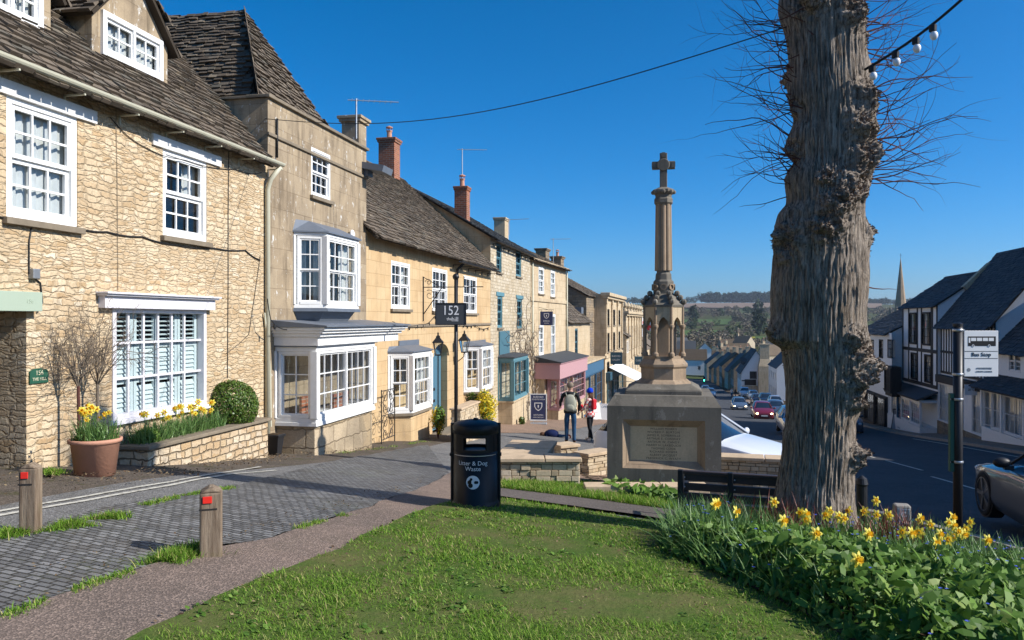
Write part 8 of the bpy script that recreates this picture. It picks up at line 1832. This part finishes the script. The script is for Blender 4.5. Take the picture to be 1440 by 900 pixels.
# open top car on the road
def convertible():
    tt = 4.62; s1 = 14.35; p = W(s1-2.1, tt+.9); z = gzf(p.x, p.y)+.03; o = thing('convertible_car', 'grey open top convertible with black wheels passing the bus stop', 'car', (p.x, p.y, z), math.pi/2 - A); pa = car_paint('convertible_paint', (.11,.105,.105), .6)
    st = [(2.2,.28,.52,.62,.58),(2.15,.2,.62,.78,.68),(1.9,.18,.7,.86,.76),(1.35,.18,.78,.9,.86),(.7,.18,.84,.91,.93),(.5,.18,.86,.91,.95),(.45,.18,.87,.91,.86),(-1.1,.18,.9,.92,.89),(-1.2,.18,.9,.92,.97),(-1.8,.2,.9,.9,.98),(-2.1,.26,.84,.82,.92),(-2.2,.34,.6,.72,.66)]
    def ring(x, zs, zb, w, zt): h = [(0, zs), (w*.94, zs), (w*1.0, zs+.1), (w*1.015, zs+.3*(zb-zs)), (w*.99, zs+.72*(zb-zs)), (w*1.0, zb-.04), (w*.97, zb), (w*.8, zb+(zt-zb)*.6), (0, zt)]; return [(x, -y, z) for y, z in h] + [(x, y, z) for y, z in h[-2:0:-1]]
    rs = [ring(*s) for s in st]; k = len(rs[0]); n = len(st); m = MB(); m.v = [q for r in rs for q in r]
    for i in range(n-1):
        for j in range(k):
            seg = j if j < 8 else k-1-j
            m.f.append((i*k+j, i*k+(j+1) % k, (i+1)*k+(j+1) % k, (i+1)*k+j)); m.mi.append(1 if seg >= 7 and 5 < i < 8 else 0); m.sm.append(True)
    m.f.append(tuple(range(k))); m.mi.append(0); m.sm.append(False); m.f.append(tuple(reversed(range((n-1)*k, n*k)))); m.mi.append(0); m.sm.append(False)
    b = m.build('body', [pa, M['trim']], o); e = b.modifiers.new('es', 'EDGE_SPLIT'); e.split_angle = R(40)
    for x in (1.42, -1.4):
        for sg in (-1, 1):
            Mx = Matrix.Translation((x, sg*.8, .335)) @ Matrix.Rotation(R(-90*sg), 4, 'X'); m = MB(); m.M = Mx; m.lathe([(.36,-.1),(.36,.1)], 32); m.build('wheel_arch', M['trim'], b)
            m = MB(); m.M = Mx; m.smooth = True; m.lathe([(.24,-.1),(.32,-.1),(.335,-.07),(.335,.09),(.325,.118),(.26,.122),(.25,.02)], 36); w = m.build('wheel', M['tyre'], o)
            m = MB(); m.M = Mx; m.lathe([(.262,.06),(.262,.12),(.25,.122),(.235,.04)], 32)
            for q in range(5):
                for dd in (-.09, .09): a = 2*math.pi*q/5 + dd; m.obox((.13*math.cos(a), .13*math.sin(a), .105), (.125*math.cos(a), .125*math.sin(a), 0), (-.014*math.sin(a), .014*math.cos(a), 0), (0,0,.012))
            m.lathe([(.045,.09),(.045,.122),(.02,.126)], 14); m.build('rim', M['rim_dark'], w)
    for sg in (-1, 1):
        m = MB(); m.smooth = True; m.ball((.35, sg*1.03, 1.0), (.07,.12,.075)); m.build('wing_mirror', M['trim'], o); m = MB(); m.box(.32, .4, sg*.88, sg*1.0, .9, .96); m.build('mirror_stalk', M['trim'], o)
        m = MB(); m.tube([(.62,sg*.84,.92),(.1,sg*.68,1.27)], .022, 6); m.build('windscreen_pillar', M['trim'], o)
        m = MB(); m.box(-1.0, .3, sg*.925, sg*.93, .815, .83); m.box(-.35, -.15, sg*.925, sg*.945, .74, .765); m.build('door_trim', M['rim'], o)
        m = MB(); m.ball((2.0, sg*.68, .64), (.14,.16,.06)); m.build('headlight', M['lamp_off'], o, smooth=True)
        m = MB(); m.box(-.85, -.3, sg*.4-.25, sg*.4+.25, .5, .72); m.box(-.98, -.8, sg*.4-.25, sg*.4+.25, .6, 1.12); m.ball((-.92, sg*.4, 1.2), (.07,.13,.1)); m.build('seat', M['trim'], o, bevel=.03)
    m = MB(); m.tube([(.1,-.68,1.27),(.1,.68,1.27)], .022, 6); m.build('windscreen_rail', M['trim'], o); m = MB(); m.add([(.6,-.82,.93),(.6,.82,.93),(.1,.68,1.26),(.1,-.68,1.26)], [(0,1,2,3)]); m.build('windscreen', M['glass_dark'], o)
convertible()
# ================================================================== people
def body(name, label, loc, rz, joints, radii, edges, zones, tilt=None, sub=1):
    """one continuous skinned figure; zones: list of (material, test(co)) painted by height on the evaluated surface"""
    o = thing(name, label, 'person', loc, rz); me = bpy.data.meshes.new('s'); me.from_pydata(joints, edges, []); ob = bpy.data.objects.new('s', me); COL.objects.link(ob)
    sk = ob.modifiers.new('skin', 'SKIN'); sk.use_smooth_shade = True; sk.branch_smoothing = .6
    for v, r in zip(me.skin_vertices[0].data, radii): v.radius = r if isinstance(r, tuple) else (r, r)
    me.skin_vertices[0].data[0].use_root = True
    sb = ob.modifiers.new('sub', 'SUBSURF'); sb.levels = 2; sb.render_levels = 2
    dg = bpy.context.evaluated_depsgraph_get(); m2 = bpy.data.meshes.new_from_object(ob.evaluated_get(dg)); bpy.data.objects.remove(ob); m2.materials.clear()
    for mt, _ in zones: m2.materials.append(mt)
    for p in m2.polygons:
        p.use_smooth = True; c = p.center
        for i, (mt, t) in enumerate(zones):
            if t(c): p.material_index = i; break
    b = bpy.data.objects.new('body', m2); COL.objects.link(b); b.parent = o
    if tilt is not None: b.matrix_local = tilt
    return o, b
M['skin'] = flat('skin', (.55,.33,.24), .6, .3, 0, .05); M['denim'] = flat('denim', (.03,.08,.16), .9, .1, 0, .25, 12, .2); M['jacket_black'] = flat('jacket_black', (.018,.022,.024), .85, .2, 0, .2, 8, .2); M['jacket_red'] = flat('jacket_red', (.5,.02,.03), .8, .2)
M['legging'] = flat('legging', (.012,.014,.018), .8, .2); M['shoe_brown'] = flat('shoe_brown', (.08,.035,.02), .6, .3); M['shoe_white'] = flat('shoe_white', (.6,.58,.55), .6, .3); M['hair_fair'] = flat('hair_fair', (.2,.16,.12), .8, .2, 0, .3, 40, .3); M['hair_brown'] = flat('hair_brown', (.1,.05,.03), .8, .2, 0, .3, 40, .3)
M['beanie'] = flat('beanie', (.01,.05,.55), .9, .1, 0, .15, 30, .3); M['pack'] = flat('pack', (.34,.34,.27), .9, .1, 0, .15, 12, .3); M['coat_navy'] = flat('coat_navy', (.012,.02,.07), .85, .1, 0, .2, 12, .2); M['orange'] = flat('orange', (.65,.15,.06), .7, .2)
def mk_plaid():
    t = NT('plaid'); p = t.obj(); ch = t.n('TexChecker', {'Vector': p, 'Scale': 13.0, 'Color1': (.5,.02,.03,1), 'Color2': (.6,.56,.52,1)}); n = t.noise(p, 9, 3); return t.col(t.mix(t.math('MULTIPLY', t.ramp(n, [(.5,0.0),(.6,1.0)]), .7), ch.outputs['Color'], (.55,.5,.47)), .85, .1)
M['plaid'] = mk_plaid()
def hand(j, r, e, wi, w, d, curl=.5, s=1.0):
    """palm plus thumb and four fingers rooted inside the palm; w wrist position, d pointing direction"""
    d = Vector(d).normalized(); side = d.cross(Vector((0, 1, .2))).normalized(); fw = side.cross(d).normalized(); b = len(j); palm = Vector(w) + d*.085*s
    j.append(tuple(palm)); r.append((.034*s, .018*s)); e.append((wi, b))
    for k, (off, L_) in enumerate(((-.03, .062), (-.01, .075), (.01, .072), (.03, .058))):
        p1 = palm + side*off*s + d*.03*s; p2 = p1 + d*L_*.5*s + fw*curl*.015*s; p3 = p2 + d*L_*.4*s + fw*curl*.035*s; n0 = len(j); j += [tuple(p1), tuple(p2), tuple(p3)]; r += [.0095*s, .0088*s, .007*s]; e += [(b, n0), (n0, n0+1), (n0+1, n0+2)]
    n0 = len(j); t1 = palm - d*.03*s - side*.035*s; t2 = t1 + (d*.6 - side*.6 + fw*.3).normalized()*.04*s; j += [tuple(t1), tuple(t2)]; r += [.012*s, .009*s]; e += [(b, n0), (n0, n0+1)]
def figure(H, sw=.2, stride=(0, 0), arms=None, headturn=0.0, female=False, bulk=1.0, lean=0.0):
    s = H/1.75; y0 = 0; f = .92 if female else 1.0
    j = [(0,0,.95*s), (0,.01,1.12*s), (0,.015,1.3*s), (0,.01,1.44*s), (0,-.005,1.52*s), (0,-.015,1.6*s), (0,-.02,1.665*s)]
    r = [(.155*f*bulk,.11), (.14*f*bulk,.1), (.17*f*bulk,.115), (.12,.085), (.052,.052), (.088,.1), (.08,.095)]; r = [(a*s, b*s) for a, b in r]; e = [(0,1),(1,2),(2,3),(3,4),(4,5),(5,6)]
    for sg, st_ in ((-1, stride[0]), (1, stride[1])):
        b = len(j); j += [(sg*.1*s, 0, .86*s), (sg*.105*s, -.02*s+st_*.4, .5*s), (sg*.11*s, .02*s+st_, .1*s), (sg*.115*s, -.02*s+st_, .05*s), (sg*.125*s, -.17*s+st_, .035*s)]
        r += [(.098*s*bulk*f, .1*s), (.066*s, .07*s), (.05*s, .052*s), (.045*s, .05*s), (.042*s, .032*s)]; e += [(0,b),(b,b+1),(b+1,b+2),(b+2,b+3),(b+3,b+4)]
    for sg, (el, wr_) in zip((-1, 1), arms or [((-.26,.02,1.12),(-.27,-.04,.87)), ((.26,.02,1.12),(.27,-.04,.87))]):
        b = len(j); j += [(sg*sw*f*s, .01, 1.41*s), tuple(Vector(el)*s), tuple(Vector(wr_)*s)]; r += [(.062*s*bulk, .062*s), (.05*s, .05*s), (.033*s, .03*s)]; e += [(3,b),(b,b+1),(b+1,b+2)]
        hand(j, r, e, b+2, Vector(wr_)*s, Vector(wr_)-Vector(el), .6, s)
    return j, r, e, s
def head_parts(o, s, z, y, hair, rz=0.0, long=False, lift=0.0, female=False):
    """face features: eyes, nose, mouth, ears; and the hair as a child"""
    Mx = Matrix.Translation((0, y, z)) @ Matrix.Rotation(rz, 4, 'Z'); m = MB(); m.M = Mx; m.smooth = True
    m.ball((0,-.085*s,-.012*s), (.013*s,.02*s,.024*s)); 
    for sg in (-1, 1): m.ball((sg*.074*s, .0, -.01*s), (.012*s,.022*s,.032*s))
    m.build('face', M['skin'], o)
    m = MB(); m.M = Mx
    for sg in (-1, 1): m.ball((sg*.03*s,-.078*s,.015*s), (.012*s,.008*s,.007*s))
    m.build('eyes', M['jacket_black'], o); m = MB(); m.M = Mx; m.ball((0,-.076*s,-.055*s), (.025*s,.01*s,.006*s)); m.build('mouth', M['reflector'] if female else M['shoe_brown'], o)
    m = MB(); m.M = Mx; m.smooth = True; vs = []; nu, nv = 20, 10
    for jv in range(nv+1):
        ph_ = math.pi/2*(1-jv/nv*1.75 if True else 0)
        for k in range(nu):
            t = 2*math.pi*k/nu; front = max(0, -math.sin(t)); pp = max(ph_, -.9+front*1.25); rr = 1.0+.03*math.sin(k*5+jv); vs.append((.1*s*math.cos(pp)*math.cos(t)*rr, .112*s*math.cos(pp)*math.sin(t)*rr+.006*s, .01*s+.1*s*math.sin(pp)))
    m.add(vs, [(a*nu+k, a*nu+(k+1) % nu, (a+1)*nu+(k+1) % nu, (a+1)*nu+k) for a in range(nv) for k in range(nu)])
    if long:
        for k in range(34): t = random.uniform(.1, math.pi-.1); x0_, y0_ = .075*s*math.cos(t), .085*s*math.sin(t); m.tube([(x0_, y0_, 0), (x0_*1.15, y0_*1.1, -.12*s), (x0_*1.2, y0_*1.15+random.uniform(-.02,.03), -.26*s)], [.02*s, .018*s, .006*s], 5)
    m.build('hair', hair, o)
pm = at(802, 623); 
j, r, e, s = figure(1.82, arms=[((-.27,.0,1.14),(-.24,-.14,.93)), ((.29,-.05,1.16),(.3,-.27,1.05))], bulk=1.12, stride=(0.02,-.04))
MAN, mb_ = body('person', 'person seen from behind in dark hooded jacket and blue jeans, standing', pm, R(174), j, r, e, [(M['shoe_brown'], lambda c: c.z < .09), (M['skin'], lambda c: c.z > 1.55 or (abs(c.x) > .19 and c.z < .93) or (c.y < -.27*1.03 and c.z > .9)), (M['denim'], lambda c: c.z < .93), (M['jacket_black'], lambda c: True)])
head_parts(MAN, s, 1.655*s, -.018, M['hair_fair'], R(-12))
m = MB(); m.smooth = True; m.lathe([(.19,-.0),(.2,.06),(.19,.12)], 20, (0,.0,.9)); 
for v in range(len(m.v)): m.v[v] = (m.v[v][0]*1.0, m.v[v][1]*.72, m.v[v][2])
m.ball((0,.08,1.49), (.13,.09,.07)); m.build('jacket_hem_and_hood', M['jacket_black'], MAN)
BP = thing('backpack', 'pale olive backpack worn on the back of the standing person', 'backpack', (pm.x, pm.y, pm.z+.98), R(174)); m = MB(); m.smooth = True
vs = []; nu = 20
for z, rx, ry in ((0,.1,.05),(.03,.17,.1),(.15,.185,.125),(.3,.18,.115),(.42,.14,.09),(.49,.08,.05),(.5,.01,.01)):
    for k in range(nu): t = 2*math.pi*k/nu; q = abs(math.cos(t))**.7*(1 if math.cos(t) > 0 else -1), abs(math.sin(t))**.7*(1 if math.sin(t) > 0 else -1); vs.append((rx*q[0], .23+ry*q[1], z))
m.add(vs, [(a*nu+k, a*nu+(k+1) % nu, (a+1)*nu+(k+1) % nu, (a+1)*nu+k) for a in range(6) for k in range(nu)] + [tuple(range(nu-1,-1,-1))]); m.build('bag', M['pack'], BP)
m = MB(); m.smooth = True; vs = [(x*.72, .31+(y-.23)*.62, .02+z*.42) for x, y, z in vs]; m.add(vs, [(a*nu+k, a*nu+(k+1) % nu, (a+1)*nu+(k+1) % nu, (a+1)*nu+k) for a in range(6) for k in range(nu)]); m.build('front_pocket', M['pack'], BP)
for sg in (-1, 1): m = MB(); m.tube([(sg*.1,.17,.45),(sg*.13,.1,.53),(sg*.15,-.06,.47),(sg*.17,-.13,.3),(sg*.17,.0,.1),(sg*.13,.15,.05)], .02, 6); m.build('strap', M['pack'], BP)
pw = at(830, 620); j, r, e, s = figure(1.66, arms=[((-.24,-.1,1.12),(-.08,-.3,1.1)), ((.24,-.1,1.1),(.08,-.3,1.02))], female=True, stride=(-.12,.12), sw=.19)
WOM, wb = body('person', 'person in blue beanie, red and white patterned coat and black leggings, looking down', pw, R(230), j, r, e, [(M['shoe_white'], lambda c: c.z < .1), (M['skin'], lambda c: c.z > 1.45 or (c.y < -.3 and c.z > .8)), (M['legging'], lambda c: c.z < .84), (M['plaid'], lambda c: True)])
head_parts(WOM, s, 1.655*s, -.018, M['hair_brown'], R(10), True, female=True); m = MB(); m.smooth = True; m.lathe([(.1,0),(.108,.02),(.104,.06),(.09,.11),(.055,.145),(.01,.155)], 20, (0,-.01,1.655*s-.0)); m.build('beanie', M['beanie'], WOM)
m = MB(); m.smooth = True; m.lathe([(.19,-.0),(.195,.08),(.16,.2)], 20, (0,.0,.78)); m.v = [(x*1.0, y*.75, z) for x, y, z in m.v]; m.build('coat_hem', M['plaid'], WOM)
m = MB(); m.box(-.14, .14, -.42, -.36, .95, 1.15); HB = thing('handbag', 'small red bag held by the person in the blue beanie', 'bag', (pw.x, pw.y, pw.z), R(230)); m.build('bag', M['jacket_red'], HB, bevel=.03); m = MB(); m.tube([(-.1,-.39,1.14),(-.06,-.38,1.22),(.06,-.38,1.22),(.1,-.39,1.14)], .008, 5); m.build('handle', M['shoe_brown'], HB)
m = MB(); m.box(-.1, .1, .1, .2, 1.02, 1.36); RB = thing('rucksack', 'small red rucksack on the back of the person in the blue beanie', 'backpack', (pw.x, pw.y, pw.z), R(230)); m.build('bag', M['jacket_red'], RB, bevel=.04)
# child lying face down: knees tucked, towards the left
pc = at(803, 617); sc_ = .62; j, r, e, s = figure(.98, arms=[((-.24,-.1,1.5),(-.12,-.16,1.66)), ((.24,-.1,1.5),(.12,-.16,1.66))], stride=(.0,.02), bulk=1.35)
tl = Matrix.Rotation(R(90), 4, 'X')  # lie down: up axis to -y, front to the ground
CH, cb_ = body('person', 'child in navy coat and orange shoes lying face down on the pavement', (pc.x, pc.y, pc.z+.1), R(-90), j, r, e, [(M['orange'], lambda c: c.z < .2), (M['skin'], lambda c: (c.z > .87)), (M['denim'], lambda c: c.z < .42), (M['coat_navy'], lambda c: True)], tl)
for q in []: pass
m = MB(); m.smooth = True; m.ball((0,-.93,.04), (.085,.09,.085)); m.build('hair', M['hair_brown'], CH)
m = MB(); m.smooth = True; m.ball((0,-.64,.06), (.17,.24,.15)); m.build('coat', M['coat_navy'], CH)
# walkers far down the street
for i, (px, lab, top_, leg) in enumerate(((1029, 'distant walker in pale top beside the white car row', 'curtain', 'denim'), (1034, 'distant walker in dark coat beside the pale topped one', 'jacket_black', 'legging'))):
    p_ = at(px, 560); j, r, e, s = figure(1.72, stride=(-.1,.12)); o, b = body('person', lab, p_, R(10+i*40), j, r, e, [(M['shoe_brown'], lambda c: c.z < .09), (M['skin'], lambda c: c.z > 1.46 or (abs(c.x) > .2 and c.z < .84)), (M[leg], lambda c: c.z < .88), (M[top_], lambda c: True)]); head_parts(o, s, 1.655*s, -.018, M['hair_brown'])
# ================================================================== clear spring air
def haze():
    m = MB(); m.box(-2600, 3400, -60, 3700, -30, 75); t = NT('haze_air'); t.t.nodes.remove(t.b); v = t.n('VolumePrincipled', {'Color': (.72,.82,.95,1), 'Density': .00009, 'Anisotropy': .2}); t.t.links.new(v.outputs[0], t.out.inputs['Volume'])
    tag(m.build('haze', t.mat), kind='stuff')
haze()
